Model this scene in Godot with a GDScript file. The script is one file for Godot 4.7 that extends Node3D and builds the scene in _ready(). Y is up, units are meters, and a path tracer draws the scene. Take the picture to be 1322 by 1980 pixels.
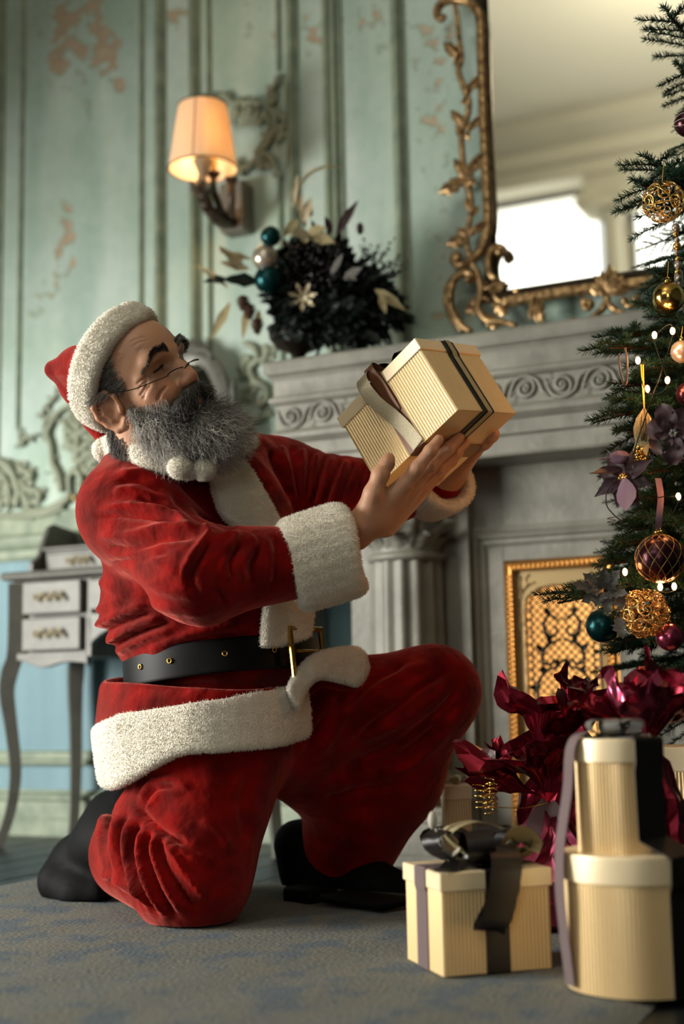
extends Node3D

const FPX := 2620.0
var eye := Vector3(0.0, 0.4, 3.489)
var ax_f := Vector3(-0.42642532, 0.13744455, -0.89401927)
var ax_r := Vector3(0.90132293, -0.01849671, -0.43275263)
var ax_u := Vector3(0.07601591, 0.99033674, 0.11599446)
var rng := RandomNumberGenerator.new()
var mats := {}
var used := {}


# ---------------------------------------------------------------- lens geometry
func ray(px: float, py: float) -> Vector3:
	return ax_f + ax_r * ((px - 661.0) / FPX) - ax_u * ((py - 990.0) / FPX)

func at_depth(px: float, py: float, d: float) -> Vector3:
	return eye + ray(px, py) * d

func at_z(px: float, py: float, z: float) -> Vector3:
	var r := ray(px, py)
	return eye + r * ((z - eye.z) / r.z)

func at_y(px: float, py: float, y: float) -> Vector3:
	var r := ray(px, py)
	return eye + r * ((y - eye.y) / r.y)

func to_px(p: Vector3) -> Vector3:
	var d := p - eye
	var z := d.dot(ax_f)
	return Vector3(661.0 + FPX * d.dot(ax_r) / z, 990.0 - FPX * d.dot(ax_u) / z, z)


# ---------------------------------------------------------------- mesh builder: counter-clockwise outside, turned on commit
class MB:
	var v := PackedVector3Array()
	var uv := PackedVector2Array()
	var c := PackedColorArray()
	var ix := PackedInt32Array()
	var col := Color(1, 1, 1)

	func vert(p: Vector3, t := Vector2.ZERO) -> int:
		v.append(p)
		uv.append(t)
		c.append(col)
		return v.size() - 1

	func tri(a: int, b: int, d: int) -> void:
		ix.append(a)
		ix.append(b)
		ix.append(d)

	func quad(a: int, b: int, d: int, e: int) -> void:
		tri(a, b, d)
		tri(a, d, e)

	func face(pts: Array) -> void:
		var first := v.size()
		for p in pts:
			vert(p)
		for i in range(1, pts.size() - 1):
			tri(first, first + i, first + i + 1)

	func join(o: MB, t := Transform3D.IDENTITY, tint = null) -> void:
		var first := v.size()
		for i in o.v.size():
			v.append(t * o.v[i])
			uv.append(o.uv[i])
			c.append(o.c[i] if tint == null else tint)
		var flip := t.basis.determinant() < 0.0
		for i in range(0, o.ix.size(), 3):
			ix.append(o.ix[i] + first)
			ix.append(o.ix[i + (2 if flip else 1)] + first)
			ix.append(o.ix[i + (1 if flip else 2)] + first)

	# crease: 180 = all smooth over shared vertices, 0 = flat
	func mesh(crease := 180.0) -> ArrayMesh:
		var nf := ix.size() / 3
		var fn := PackedVector3Array()
		fn.resize(nf)
		for i in nf:
			var a := v[ix[i * 3]]
			fn[i] = (v[ix[i * 3 + 1]] - a).cross(v[ix[i * 3 + 2]] - a)
		var arr := []
		arr.resize(Mesh.ARRAY_MAX)
		if crease >= 179.0:
			var n := PackedVector3Array()
			n.resize(v.size())
			for i in nf:
				for k in 3:
					n[ix[i * 3 + k]] += fn[i]
			for i in n.size():
				n[i] = n[i].normalized() if n[i].length_squared() > 1e-20 else Vector3.UP
			var jx := PackedInt32Array()
			jx.resize(ix.size())
			for i in range(0, ix.size(), 3):
				jx[i] = ix[i]
				jx[i + 1] = ix[i + 2]
				jx[i + 2] = ix[i + 1]
			arr[Mesh.ARRAY_VERTEX] = v
			arr[Mesh.ARRAY_NORMAL] = n
			arr[Mesh.ARRAY_TEX_UV] = uv
			arr[Mesh.ARRAY_COLOR] = c
			arr[Mesh.ARRAY_INDEX] = jx
		else:
			var lim := cos(deg_to_rad(crease))
			var at := {}
			if crease > 0.5:
				for i in nf:
					for k in 3:
						var key := Vector3i((v[ix[i * 3 + k]] * 20000.0).round())
						if not at.has(key):
							at[key] = PackedInt32Array()
						at[key].append(i)
			var un := PackedVector3Array()
			un.resize(nf)
			for i in nf:
				un[i] = fn[i].normalized()
			var vv := PackedVector3Array()
			var nn := PackedVector3Array()
			var uu := PackedVector2Array()
			var cc := PackedColorArray()
			for i in nf:
				for k in [0, 2, 1]:
					var p: int = ix[i * 3 + k]
					var s := un[i]
					if crease > 0.5:
						s = Vector3.ZERO
						for j in at[Vector3i((v[p] * 20000.0).round())]:
							if un[j].dot(un[i]) >= lim:
								s += fn[j]
						s = s.normalized() if s.length_squared() > 1e-24 else un[i]
					vv.append(v[p])
					nn.append(s if s.length_squared() > 0.5 else Vector3.UP)
					uu.append(uv[p])
					cc.append(c[p])
			arr[Mesh.ARRAY_VERTEX] = vv
			arr[Mesh.ARRAY_NORMAL] = nn
			arr[Mesh.ARRAY_TEX_UV] = uu
			arr[Mesh.ARRAY_COLOR] = cc
		var m := ArrayMesh.new()
		m.add_surface_from_arrays(Mesh.PRIMITIVE_TRIANGLES, arr)
		return m

	# a box with chamfered edges, centred on t
	func box(t: Transform3D, size: Vector3, bevel := 0.003) -> void:
		var h := size * 0.5
		var b := minf(bevel, minf(h.x, minf(h.y, h.z)) * 0.9)
		var corner := {}
		for sx in [-1, 1]:
			for sy in [-1, 1]:
				for sz in [-1, 1]:
					var s := Vector3(sx, sy, sz)
					for ax in 3:
						var p := Vector3.ZERO
						for k in 3:
							p[k] = s[k] * (h[k] if k == ax else h[k] - b)
						corner[[sx, sy, sz, ax]] = vert(t * p, Vector2(p[(ax + 1) % 3], p[(ax + 2) % 3]))
		for ax in 3:
			var u := (ax + 1) % 3
			var w := (ax + 2) % 3
			for s in [-1, 1]:
				var q := []
				for d in [[-1, -1], [1, -1], [1, 1], [-1, 1]]:
					var k := [0, 0, 0]
					k[ax] = s
					k[u] = d[0]
					k[w] = d[1]
					q.append(corner[[k[0], k[1], k[2], ax]])
				if s > 0:
					quad(q[0], q[1], q[2], q[3])
				else:
					quad(q[3], q[2], q[1], q[0])
			for s1 in [-1, 1]:
				for s2 in [-1, 1]:
					var q2 := []
					for d in [[-1, u], [-1, w], [1, w], [1, u]]:
						var k := [0, 0, 0]
						k[ax] = d[0]
						k[u] = s1
						k[w] = s2
						q2.append(corner[[k[0], k[1], k[2], d[1]]])
					if s1 * s2 > 0:
						quad(q2[0], q2[1], q2[2], q2[3])
					else:
						quad(q2[3], q2[2], q2[1], q2[0])
		for sx in [-1, 1]:
			for sy in [-1, 1]:
				for sz in [-1, 1]:
					var a: int = corner[[sx, sy, sz, 0]]
					var bb: int = corner[[sx, sy, sz, 1]]
					var d2: int = corner[[sx, sy, sz, 2]]
					if sx * sy * sz > 0:
						tri(a, bb, d2)
					else:
						tri(a, d2, bb)

	# a tube along points; radius per point or one; flat squashes it along the frame's normal
	func tube(pts: Array, rad, sides := 8, closed := false, caps := true, flat := 1.0, up := Vector3.ZERO) -> void:
		var n := pts.size()
		var rings := []
		var nrm := up
		var length := 0.0
		for i in n:
			var t: Vector3
			if closed:
				t = (pts[(i + 1) % n] - pts[(i + n - 1) % n]).normalized()
			else:
				t = (pts[mini(i + 1, n - 1)] - pts[maxi(i - 1, 0)]).normalized()
			if up != Vector3.ZERO:
				nrm = up
			elif i == 0:
				nrm = Vector3.UP if absf(t.y) < 0.9 else Vector3.RIGHT
			nrm = (nrm - t * nrm.dot(t)).normalized()
			var side := t.cross(nrm)
			var r: float = rad[i] if rad is Array or rad is PackedFloat32Array else rad
			if i > 0:
				length += pts[i].distance_to(pts[i - 1])
			var ring := []
			for k in sides:
				var a := TAU * k / sides
				ring.append(vert(pts[i] + (side * cos(a) + nrm * (sin(a) * flat)) * r, Vector2(float(k) / sides, length)))
			rings.append(ring)
		var m := n if closed else n - 1
		for i in m:
			var p: Array = rings[i]
			var q: Array = rings[(i + 1) % n]
			for k in sides:
				var k2 := (k + 1) % sides
				quad(p[k], q[k], q[k2], p[k2])
		if caps and not closed:
			var a0 := vert(pts[0])
			var a1 := vert(pts[n - 1])
			for k in sides:
				tri(rings[0][k], rings[0][(k + 1) % sides], a0)
				tri(rings[n - 1][(k + 1) % sides], rings[n - 1][k], a1)

	# profile of (radius, height), turned round the y axis of t
	func lathe(profile: Array, t := Transform3D.IDENTITY, seg := 24, wave := 0.0, waves := 0) -> void:
		var first := v.size()
		for i in profile.size():
			for k in seg:
				var a := TAU * k / seg
				var r: float = profile[i].x * (1.0 + wave * cos(a * waves))
				vert(t * Vector3(cos(a) * r, profile[i].y, -sin(a) * r), Vector2(float(k) / seg, profile[i].y))
		for i in profile.size() - 1:
			for k in seg:
				var k2 := (k + 1) % seg
				quad(first + i * seg + k, first + i * seg + k2, first + (i + 1) * seg + k2, first + (i + 1) * seg + k)

	func ball(p: Vector3, r: float, seg := 16, rings := 10, scale := Vector3.ONE, turn := Basis.IDENTITY) -> void:
		var first := v.size()
		for i in rings + 1:
			var b := PI * i / rings
			for k in seg:
				var a := TAU * k / seg
				var q := Vector3(sin(b) * cos(a), -cos(b), -sin(b) * sin(a)) * r * scale
				vert(p + turn * q, Vector2(float(k) / seg, float(i) / rings))
		for i in rings:
			for k in seg:
				var k2 := (k + 1) % seg
				if i > 0:
					tri(first + i * seg + k, first + i * seg + k2, first + (i + 1) * seg + k2)
				if i < rings - 1:
					tri(first + i * seg + k, first + (i + 1) * seg + k2, first + (i + 1) * seg + k)

	# a profile of (out, up) mitred along a path in a plane whose normal is up; closed or open, capped
	func sweep(path: Array, up: Vector3, profile: Array, closed := false) -> void:
		var n := path.size()
		var m := profile.size()
		var first := v.size()
		for i in n:
			var d0: Vector3 = (path[i] - path[(i + n - 1) % n]).normalized() if (closed or i > 0) else Vector3.ZERO
			var d1: Vector3 = (path[(i + 1) % n] - path[i]).normalized() if (closed or i < n - 1) else Vector3.ZERO
			if d0 == Vector3.ZERO:
				d0 = d1
			if d1 == Vector3.ZERO:
				d1 = d0
			var o0 := d0.cross(up).normalized()
			var o1 := d1.cross(up).normalized()
			var o := (o0 + o1).normalized()
			o /= maxf(o.dot(o0), 0.2)
			for j in m:
				vert(path[i] + o * profile[j].x + up * profile[j].y, Vector2(float(j), float(i)))
		var k := n if closed else n - 1
		for i in k:
			for j in m:
				var j2 := (j + 1) % m
				var p := first + i * m
				var q := first + ((i + 1) % n) * m
				quad(p + j, q + j, q + j2, p + j2)
		if not closed:
			var poly := PackedVector2Array()
			for p in profile:
				poly.append(p)
			var tr := Geometry2D.triangulate_polygon(poly)
			var ends := [[0, true], [n - 1, false]]
			for e in ends:
				var base := v.size()
				for j in m:
					vert(v[first + e[0] * m + j])
				for i in range(0, tr.size(), 3):
					if e[1]:
						tri(base + tr[i], base + tr[i + 1], base + tr[i + 2])
					else:
						tri(base + tr[i + 2], base + tr[i + 1], base + tr[i])

	# a polygon (counter-clockwise, in the x-y plane of t) with thickness along +z and a chamfered front edge
	func slab(poly_in: PackedVector2Array, t: Transform3D, depth: float, bevel := 0.002) -> void:
		var poly := poly_in
		if Geometry2D.is_polygon_clockwise(poly):
			poly.reverse()
		var n := poly.size()
		var ins := PackedVector2Array()
		for i in n:
			var d0 := (poly[i] - poly[(i + n - 1) % n]).normalized()
			var d1 := (poly[(i + 1) % n] - poly[i]).normalized()
			var o := Vector2(-d0.y, d0.x) + Vector2(-d1.y, d1.x)
			o = o.normalized() if o.length() > 0.01 else Vector2(-d0.y, d0.x)
			ins.append(poly[i] + o * bevel)
		var first := v.size()
		for i in n:
			vert(t * Vector3(poly[i].x, poly[i].y, 0), poly[i])
			vert(t * Vector3(poly[i].x, poly[i].y, depth - bevel), poly[i])
			vert(t * Vector3(ins[i].x, ins[i].y, depth), ins[i])
		for i in n:
			var a := first + i * 3
			var b := first + ((i + 1) % n) * 3
			quad(a, b, b + 1, a + 1)
			quad(a + 1, b + 1, b + 2, a + 2)
		var tr := Geometry2D.triangulate_polygon(poly)
		for i in range(0, tr.size(), 3):
			var rev := (poly[tr[i + 1]] - poly[tr[i]]).cross(poly[tr[i + 2]] - poly[tr[i]]) < 0.0
			var o := [tr[i], tr[i + 2 if rev else i + 1], tr[i + 1 if rev else i + 2]]
			tri(first + o[0] * 3 + 2, first + o[1] * 3 + 2, first + o[2] * 3 + 2)
			tri(first + o[2] * 3, first + o[1] * 3, first + o[0] * 3)

	# a leaf or petal: from p along dir, its face towards face; width(s) given by a list of half widths; curl bends the tip, cup folds the sides
	func leaf(p: Vector3, dir: Vector3, face_dir: Vector3, length: float, half: Array, curl := 0.0, cup := 0.0, thick := 0.0006, ripple := 0.0) -> void:
		var d := dir.normalized()
		var f := (face_dir - d * face_dir.dot(d)).normalized()
		var s := d.cross(f)
		var n := half.size()
		var across := 5
		var first := v.size()
		var pos := p
		var dd := d
		var ff := f
		for i in n:
			var u := float(i) / (n - 1)
			if i > 0:
				var rot := Basis(s, curl / (n - 1))
				dd = rot * dd
				ff = rot * ff
				pos += dd * (length / (n - 1))
			for k in across:
				var w := (k - 2) / 2.0
				var rise = cup * absf(w) * half[i] + ripple * half[i] * sin(u * 16.0 + w * 2.0) * absf(w)
				vert(pos + s * (w * half[i]) + ff * rise, Vector2(w, u))
		for i in n:
			for k in across:
				vert(v[first + i * across + k] - ff * thick, uv[first + i * across + k])
		var back := first + n * across
		for i in n - 1:
			for k in across - 1:
				var a := first + i * across + k
				quad(a, a + 1, a + across + 1, a + across)
				var b := back + i * across + k
				quad(b, b + across, b + across + 1, b + 1)

	# a flat band along points, its face towards normals (one or a list)
	func band(pts: Array, width: float, face_dir, thick := 0.0008) -> void:
		var n := pts.size()
		var first := v.size()
		var length := 0.0
		for i in n:
			var t: Vector3 = (pts[mini(i + 1, n - 1)] - pts[maxi(i - 1, 0)]).normalized()
			var f: Vector3 = face_dir[i] if face_dir is Array else face_dir
			f = (f - t * f.dot(t)).normalized()
			var s := t.cross(f)
			if i > 0:
				length += pts[i].distance_to(pts[i - 1])
			vert(pts[i] - s * width * 0.5 + f * thick * 0.5, Vector2(0, length))
			vert(pts[i] + s * width * 0.5 + f * thick * 0.5, Vector2(width, length))
			vert(pts[i] + s * width * 0.5 - f * thick * 0.5, Vector2(width, length))
			vert(pts[i] - s * width * 0.5 - f * thick * 0.5, Vector2(0, length))
		for i in n - 1:
			var a := first + i * 4
			for k in 4:
				quad(a + k, a + (k + 1) % 4, a + 4 + (k + 1) % 4, a + 4 + k)
		quad(first + 3, first + 2, first + 1, first)
		var e := first + (n - 1) * 4
		quad(e, e + 1, e + 2, e + 3)


# ---------------------------------------------------------------- naming and committing
func numbered(called: String) -> String:
	if not used.has(called):
		used[called] = 0
		return called
	used[called] += 1
	return "%s_%03d" % [called, used[called]]

func tag(o: Node3D, label: String, category: String, group := "", kind := "") -> Node3D:
	if label != "":
		o.set_meta("label", label)
	if category != "":
		o.set_meta("category", category)
	if group != "":
		o.set_meta("group", group)
	if kind != "":
		o.set_meta("kind", kind)
	return o

func thing(called: String, label: String, category: String, where := Vector3.ZERO, group := "") -> Node3D:
	var o := Node3D.new()
	o.name = numbered(called)
	add_child(o)
	o.position = where
	return tag(o, label, category, group)

# commits a mesh whose points are in world axes as a child of parent (or of the root), about that parent's place
func obj(called: String, b: MB, m: Material, parent: Node3D = null, crease := 180.0, origin = null) -> MeshInstance3D:
	var o := MeshInstance3D.new()
	var base := Vector3.ZERO
	if parent:
		base = whereis(parent)
	var own := base
	if origin != null:
		own = origin
	if own != Vector3.ZERO:
		for i in b.v.size():
			b.v[i] -= own
	o.mesh = b.mesh(crease)
	o.mesh.surface_set_material(0, m)
	if parent:
		o.name = called
		parent.add_child(o, true)
		o.position = own - base
	else:
		o.name = numbered(called)
		add_child(o)
		o.position = own
	return o

func whereis(n: Node3D) -> Vector3:
	var p := Vector3.ZERO
	var k: Node = n
	while k != self and k is Node3D:
		p += k.position
		k = k.get_parent()
	return p

func put(called: String, mesh: Mesh, m: Material, t: Transform3D, parent: Node3D = null) -> MeshInstance3D:
	var o := MeshInstance3D.new()
	o.mesh = mesh
	if m:
		o.material_override = m
	if parent:
		o.name = called
		parent.add_child(o, true)
		o.transform = Transform3D(t.basis, t.origin - whereis(parent))
	else:
		o.name = numbered(called)
		add_child(o)
		o.transform = t
	return o

func struct(called: String, b: MB, m: Material, label := "", crease := 0.0) -> MeshInstance3D:
	var o := obj(called, b, m, null, crease)
	return tag(o, label, "", "", "structure") as MeshInstance3D

func frame_of(x: Vector3, y_hint: Vector3, at: Vector3) -> Transform3D:
	var a := x.normalized()
	var y := (y_hint - a * y_hint.dot(a)).normalized()
	return Transform3D(Basis(a, y, a.cross(y)), at)

func aim(y: Vector3, at: Vector3) -> Transform3D:   # y axis along y
	var a := y.normalized()
	var h := Vector3.RIGHT if absf(a.x) < 0.9 else Vector3.FORWARD
	var x := (h - a * h.dot(a)).normalized()
	return Transform3D(Basis(x, a, x.cross(a)), at)

func curve(pts: Array, per := 6, closed := false) -> Array:   # Catmull-Rom
	var out := []
	var n := pts.size()
	var m := n if closed else n - 1
	for i in m:
		var p0 = pts[(i + n - 1) % n] if closed or i > 0 else pts[0]
		var p1 = pts[i]
		var p2 = pts[(i + 1) % n]
		var p3 = pts[(i + 2) % n] if closed or i < n - 2 else pts[n - 1]
		for k in per:
			var t := float(k) / per
			out.append(0.5 * ((2.0 * p1) + (p2 - p0) * t + (2.0 * p0 - 5.0 * p1 + 4.0 * p2 - p3) * t * t + (3.0 * p1 - p0 - 3.0 * p2 + p3) * t * t * t))
	if not closed:
		out.append(pts[n - 1])
	return out

func lerps(vals: Array, n: int) -> Array:   # spread a list of numbers over n samples
	var out := []
	for i in n:
		var u := float(i) / (n - 1) * (vals.size() - 1)
		var k := mini(int(u), vals.size() - 2)
		out.append(lerpf(vals[k], vals[k + 1], u - k))
	return out

# ---------------------------------------------------------------- smooth unions of tapered bones and ellipsoids, meshed with surface nets
class Field:
	var kind := PackedInt32Array()      # 0 bone, 1 ellipsoid
	var a := PackedVector3Array()
	var b := PackedVector3Array()
	var ra := PackedFloat32Array()
	var rb := PackedFloat32Array()
	var soft := PackedFloat32Array()
	var cut := PackedInt32Array()
	var turn: Array[Basis] = []
	var mid := PackedVector3Array()
	var reach := PackedFloat32Array()

	func bone(p: Vector3, q: Vector3, r0: float, r1: float, k := 0.02, carve := 0) -> void:
		kind.append(0)
		a.append(p)
		b.append(q)
		ra.append(r0)
		rb.append(r1)
		soft.append(k)
		cut.append(carve)
		turn.append(Basis.IDENTITY)
		mid.append((p + q) * 0.5)
		reach.append(p.distance_to(q) * 0.5 + maxf(r0, r1))

	func chain(pts: Array, rad: Array, k := 0.01, carve := 0) -> void:
		for i in pts.size() - 1:
			bone(pts[i], pts[i + 1], rad[i], rad[i + 1], k, carve)

	func egg(p: Vector3, axes: Basis, radii: Vector3, k := 0.02, carve := 0) -> void:
		kind.append(1)
		a.append(p)
		b.append(radii)
		ra.append(minf(radii.x, minf(radii.y, radii.z)))
		rb.append(0.0)
		soft.append(k)
		cut.append(carve)
		turn.append(axes.orthonormalized().transposed())
		mid.append(p)
		reach.append(maxf(radii.x, maxf(radii.y, radii.z)))

	func near(p: Vector3, r: float) -> PackedInt32Array:
		var out := PackedInt32Array()
		for i in kind.size():
			if mid[i].distance_to(p) - reach[i] < r + soft[i] * 2.5:
				out.append(i)
		return out

	func value(p: Vector3, only: PackedInt32Array) -> float:
		var d := 1.0
		for i in only:
			var e: float
			if kind[i] == 0:
				var ba := b[i] - a[i]
				var pa := p - a[i]
				var h := clampf(pa.dot(ba) / maxf(ba.length_squared(), 1e-9), 0.0, 1.0)
				e = (pa - ba * h).length() - lerpf(ra[i], rb[i], h)
			else:
				var q := turn[i] * (p - a[i])
				var u := q / b[i]
				var k0 := u.length()
				var k1 := (u / b[i]).length()
				e = k0 * (k0 - 1.0) / k1 if k1 > 1e-6 else -ra[i]
			var k := soft[i]
			if cut[i] == 0:
				var h2 := maxf(k - absf(d - e), 0.0) / k
				d = minf(d, e) - h2 * h2 * k * 0.25
			else:
				var h3 := maxf(k - absf(d + e), 0.0) / k
				d = maxf(d, -e) + h3 * h3 * k * 0.25
		return d

	func mesh_into(out: MB, cell: float) -> void:
		var lo := Vector3.INF
		var hi := -Vector3.INF
		for i in kind.size():
			if cut[i] == 0:
				lo = lo.min(mid[i] - Vector3.ONE * (reach[i] + cell * 2))
				hi = hi.max(mid[i] + Vector3.ONE * (reach[i] + cell * 2))
		var N := 8
		var nb := Vector3i(((hi - lo) / (cell * N)).ceil())
		var verts := {}
		var half := cell * N * 0.5 * 1.7321
		var live := []
		for bx in nb.x:
			for by in nb.y:
				for bz in nb.z:
					var base := Vector3i(bx * N, by * N, bz * N)
					var centre := lo + (Vector3(base) + Vector3.ONE * (N * 0.5)) * cell
					var only := near(centre, half + cell * 3.0)
					if only.is_empty():
						continue
					if absf(value(centre, only)) > half * 1.7 + cell * 2.0:
						continue
					var M := N + 1
					var g := PackedFloat32Array()
					g.resize(M * M * M)
					var t := 0
					var neg := false
					var pos := false
					for x in M:
						for y in M:
							for z in M:
								var val := value(lo + Vector3(base.x + x, base.y + y, base.z + z) * cell, only)
								g[t] = val
								t += 1
								if val < 0.0:
									neg = true
								else:
									pos = true
					if not (neg and pos):
						continue
					live.append([base, g])
					for x in N:
						for y in N:
							for z in N:
								var o := (x * M + y) * M + z
								var c0 := g[o]
								var c1 := g[o + 1]
								var c2 := g[o + M]
								var c3 := g[o + M + 1]
								var c4 := g[o + M * M]
								var c5 := g[o + M * M + 1]
								var c6 := g[o + M * M + M]
								var c7 := g[o + M * M + M + 1]
								var s := int(c0 < 0) + int(c1 < 0) + int(c2 < 0) + int(c3 < 0) + int(c4 < 0) + int(c5 < 0) + int(c6 < 0) + int(c7 < 0)
								if s == 0 or s == 8:
									continue
								var sum := Vector3.ZERO
								var n := 0
								if (c0 < 0) != (c1 < 0):
									sum += Vector3(0, 0, c0 / (c0 - c1))
									n += 1
								if (c2 < 0) != (c3 < 0):
									sum += Vector3(0, 1, c2 / (c2 - c3))
									n += 1
								if (c4 < 0) != (c5 < 0):
									sum += Vector3(1, 0, c4 / (c4 - c5))
									n += 1
								if (c6 < 0) != (c7 < 0):
									sum += Vector3(1, 1, c6 / (c6 - c7))
									n += 1
								if (c0 < 0) != (c2 < 0):
									sum += Vector3(0, c0 / (c0 - c2), 0)
									n += 1
								if (c1 < 0) != (c3 < 0):
									sum += Vector3(0, c1 / (c1 - c3), 1)
									n += 1
								if (c4 < 0) != (c6 < 0):
									sum += Vector3(1, c4 / (c4 - c6), 0)
									n += 1
								if (c5 < 0) != (c7 < 0):
									sum += Vector3(1, c5 / (c5 - c7), 1)
									n += 1
								if (c0 < 0) != (c4 < 0):
									sum += Vector3(c0 / (c0 - c4), 0, 0)
									n += 1
								if (c1 < 0) != (c5 < 0):
									sum += Vector3(c1 / (c1 - c5), 0, 1)
									n += 1
								if (c2 < 0) != (c6 < 0):
									sum += Vector3(c2 / (c2 - c6), 1, 0)
									n += 1
								if (c3 < 0) != (c7 < 0):
									sum += Vector3(c3 / (c3 - c7), 1, 1)
									n += 1
								verts[base + Vector3i(x, y, z)] = out.vert(lo + (Vector3(base.x + x, base.y + y, base.z + z) + sum / n) * cell)
		var M2 := N + 1
		for l in live:
			var base: Vector3i = l[0]
			var g: PackedFloat32Array = l[1]
			for x in N:
				for y in N:
					for z in N:
						var o := (x * M2 + y) * M2 + z
						var s0 := g[o] < 0
						var q := base + Vector3i(x, y, z)
						if s0 != (g[o + 1] < 0):
							_join(out, verts, q, Vector3i(1, 0, 0), Vector3i(0, 1, 0), s0)
						if s0 != (g[o + M2] < 0):
							_join(out, verts, q, Vector3i(0, 0, 1), Vector3i(1, 0, 0), s0)
						if s0 != (g[o + M2 * M2] < 0):
							_join(out, verts, q, Vector3i(0, 1, 0), Vector3i(0, 0, 1), s0)

	func _join(out: MB, verts: Dictionary, q: Vector3i, u: Vector3i, w: Vector3i, inside: bool) -> void:
		var p0 = verts.get(q - u - w)
		var p1 = verts.get(q - w)
		var p2 = verts.get(q)
		var p3 = verts.get(q - u)
		if p0 == null or p1 == null or p2 == null or p3 == null:
			return
		if inside:
			out.quad(p0, p1, p2, p3)
		else:
			out.quad(p3, p2, p1, p0)


# area-weighted normals of a builder's points
func normals_of(b: MB) -> PackedVector3Array:
	var n := PackedVector3Array()
	n.resize(b.v.size())
	for i in range(0, b.ix.size(), 3):
		var p := b.v[b.ix[i]]
		var f := (b.v[b.ix[i + 1]] - p).cross(b.v[b.ix[i + 2]] - p)
		n[b.ix[i]] += f
		n[b.ix[i + 1]] += f
		n[b.ix[i + 2]] += f
	for i in n.size():
		n[i] = n[i].normalized()
	return n

# cloth folds: strokes [[x, y, x, y, ...], width in pixels at the photograph's size, height in metres (negative: a crease)]
func folds(b: MB, strokes: Array, most := 0.02) -> void:
	var n := normals_of(b)
	var boxes := []
	for s in strokes:
		var p: Array = s[0]
		var r := Rect2(p[0], p[1], 0, 0)
		for i in range(2, p.size(), 2):
			r = r.expand(Vector2(p[i], p[i + 1]))
		boxes.append(r.grow(s[1] * 2.6))
	for i in b.v.size():
		var away := n[i].dot((b.v[i] - eye).normalized())
		if away > 0.35:
			continue
		var fade := smoothstep(0.35, -0.05, away)
		var px := to_px(b.v[i])
		var q := Vector2(px.x, px.y)
		var push := 0.0
		for k in strokes.size():
			if not boxes[k].has_point(q):
				continue
			var p: Array = strokes[k][0]
			var best := 1e9
			var along := 0.0
			var m := p.size() / 2 - 1
			for j in m:
				var e0 := Vector2(p[j * 2], p[j * 2 + 1])
				var e := Vector2(p[j * 2 + 2], p[j * 2 + 3]) - e0
				var h := clampf((q - e0).dot(e) / maxf(e.length_squared(), 0.01), 0.0, 1.0)
				var d := (q - e0 - e * h).length()
				if d < best:
					best = d
					along = (j + h) / m
			var w: float = strokes[k][1]
			var g := exp(-best * best / (w * w))
			var taper := smoothstep(0.0, 0.18, along) * smoothstep(1.0, 0.82, along) * 0.85 + 0.15
			push += strokes[k][2] * g * taper
		b.v[i] += n[i] * clampf(push * fade, -most, most)


# ---------------------------------------------------------------- materials
func mat(called: String, color: Color, rough := 0.6, metal := 0.0) -> StandardMaterial3D:
	var m := StandardMaterial3D.new()
	m.resource_name = called
	m.albedo_color = color
	m.roughness = rough
	m.metallic = metal
	mats[called] = m
	return m

func noise(freq: float, octaves := 4, type := FastNoiseLite.TYPE_SIMPLEX_SMOOTH, s := 1) -> FastNoiseLite:
	var f := FastNoiseLite.new()
	f.noise_type = type
	f.frequency = freq
	f.fractal_octaves = octaves
	f.seed = s
	return f

func noise_bytes(f: FastNoiseLite, w: int, h: int) -> PackedByteArray:
	var im := f.get_image(w, h, false, false, true)
	im.convert(Image.FORMAT_L8)
	return im.get_data()

func tone_texture(f: FastNoiseLite, dark: Color, light: Color, size := 256) -> ImageTexture:
	var im := f.get_seamless_image(size, size)
	im.convert(Image.FORMAT_L8)
	var src := im.get_data()
	var out := PackedByteArray()
	out.resize(size * size * 3)
	for i in src.size():
		var c := dark.lerp(light, src[i] / 255.0)
		out[i * 3] = c.r8
		out[i * 3 + 1] = c.g8
		out[i * 3 + 2] = c.b8
	return ImageTexture.create_from_image(Image.create_from_data(size, size, false, Image.FORMAT_RGB8, out))

func grey_texture(f: FastNoiseLite, size := 256) -> ImageTexture:
	var im := f.get_seamless_image(size, size)
	im.convert(Image.FORMAT_L8)
	return ImageTexture.create_from_image(im)

func triplanar(m: StandardMaterial3D, scale: float, world := false) -> void:
	m.uv1_triplanar = true
	m.uv1_world_triplanar = world
	m.uv1_scale = Vector3.ONE * scale

func bump(m: StandardMaterial3D, t: Texture2D, cm: float) -> void:
	m.heightmap_enabled = true
	m.heightmap_texture = t
	m.heightmap_scale = cm

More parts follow.
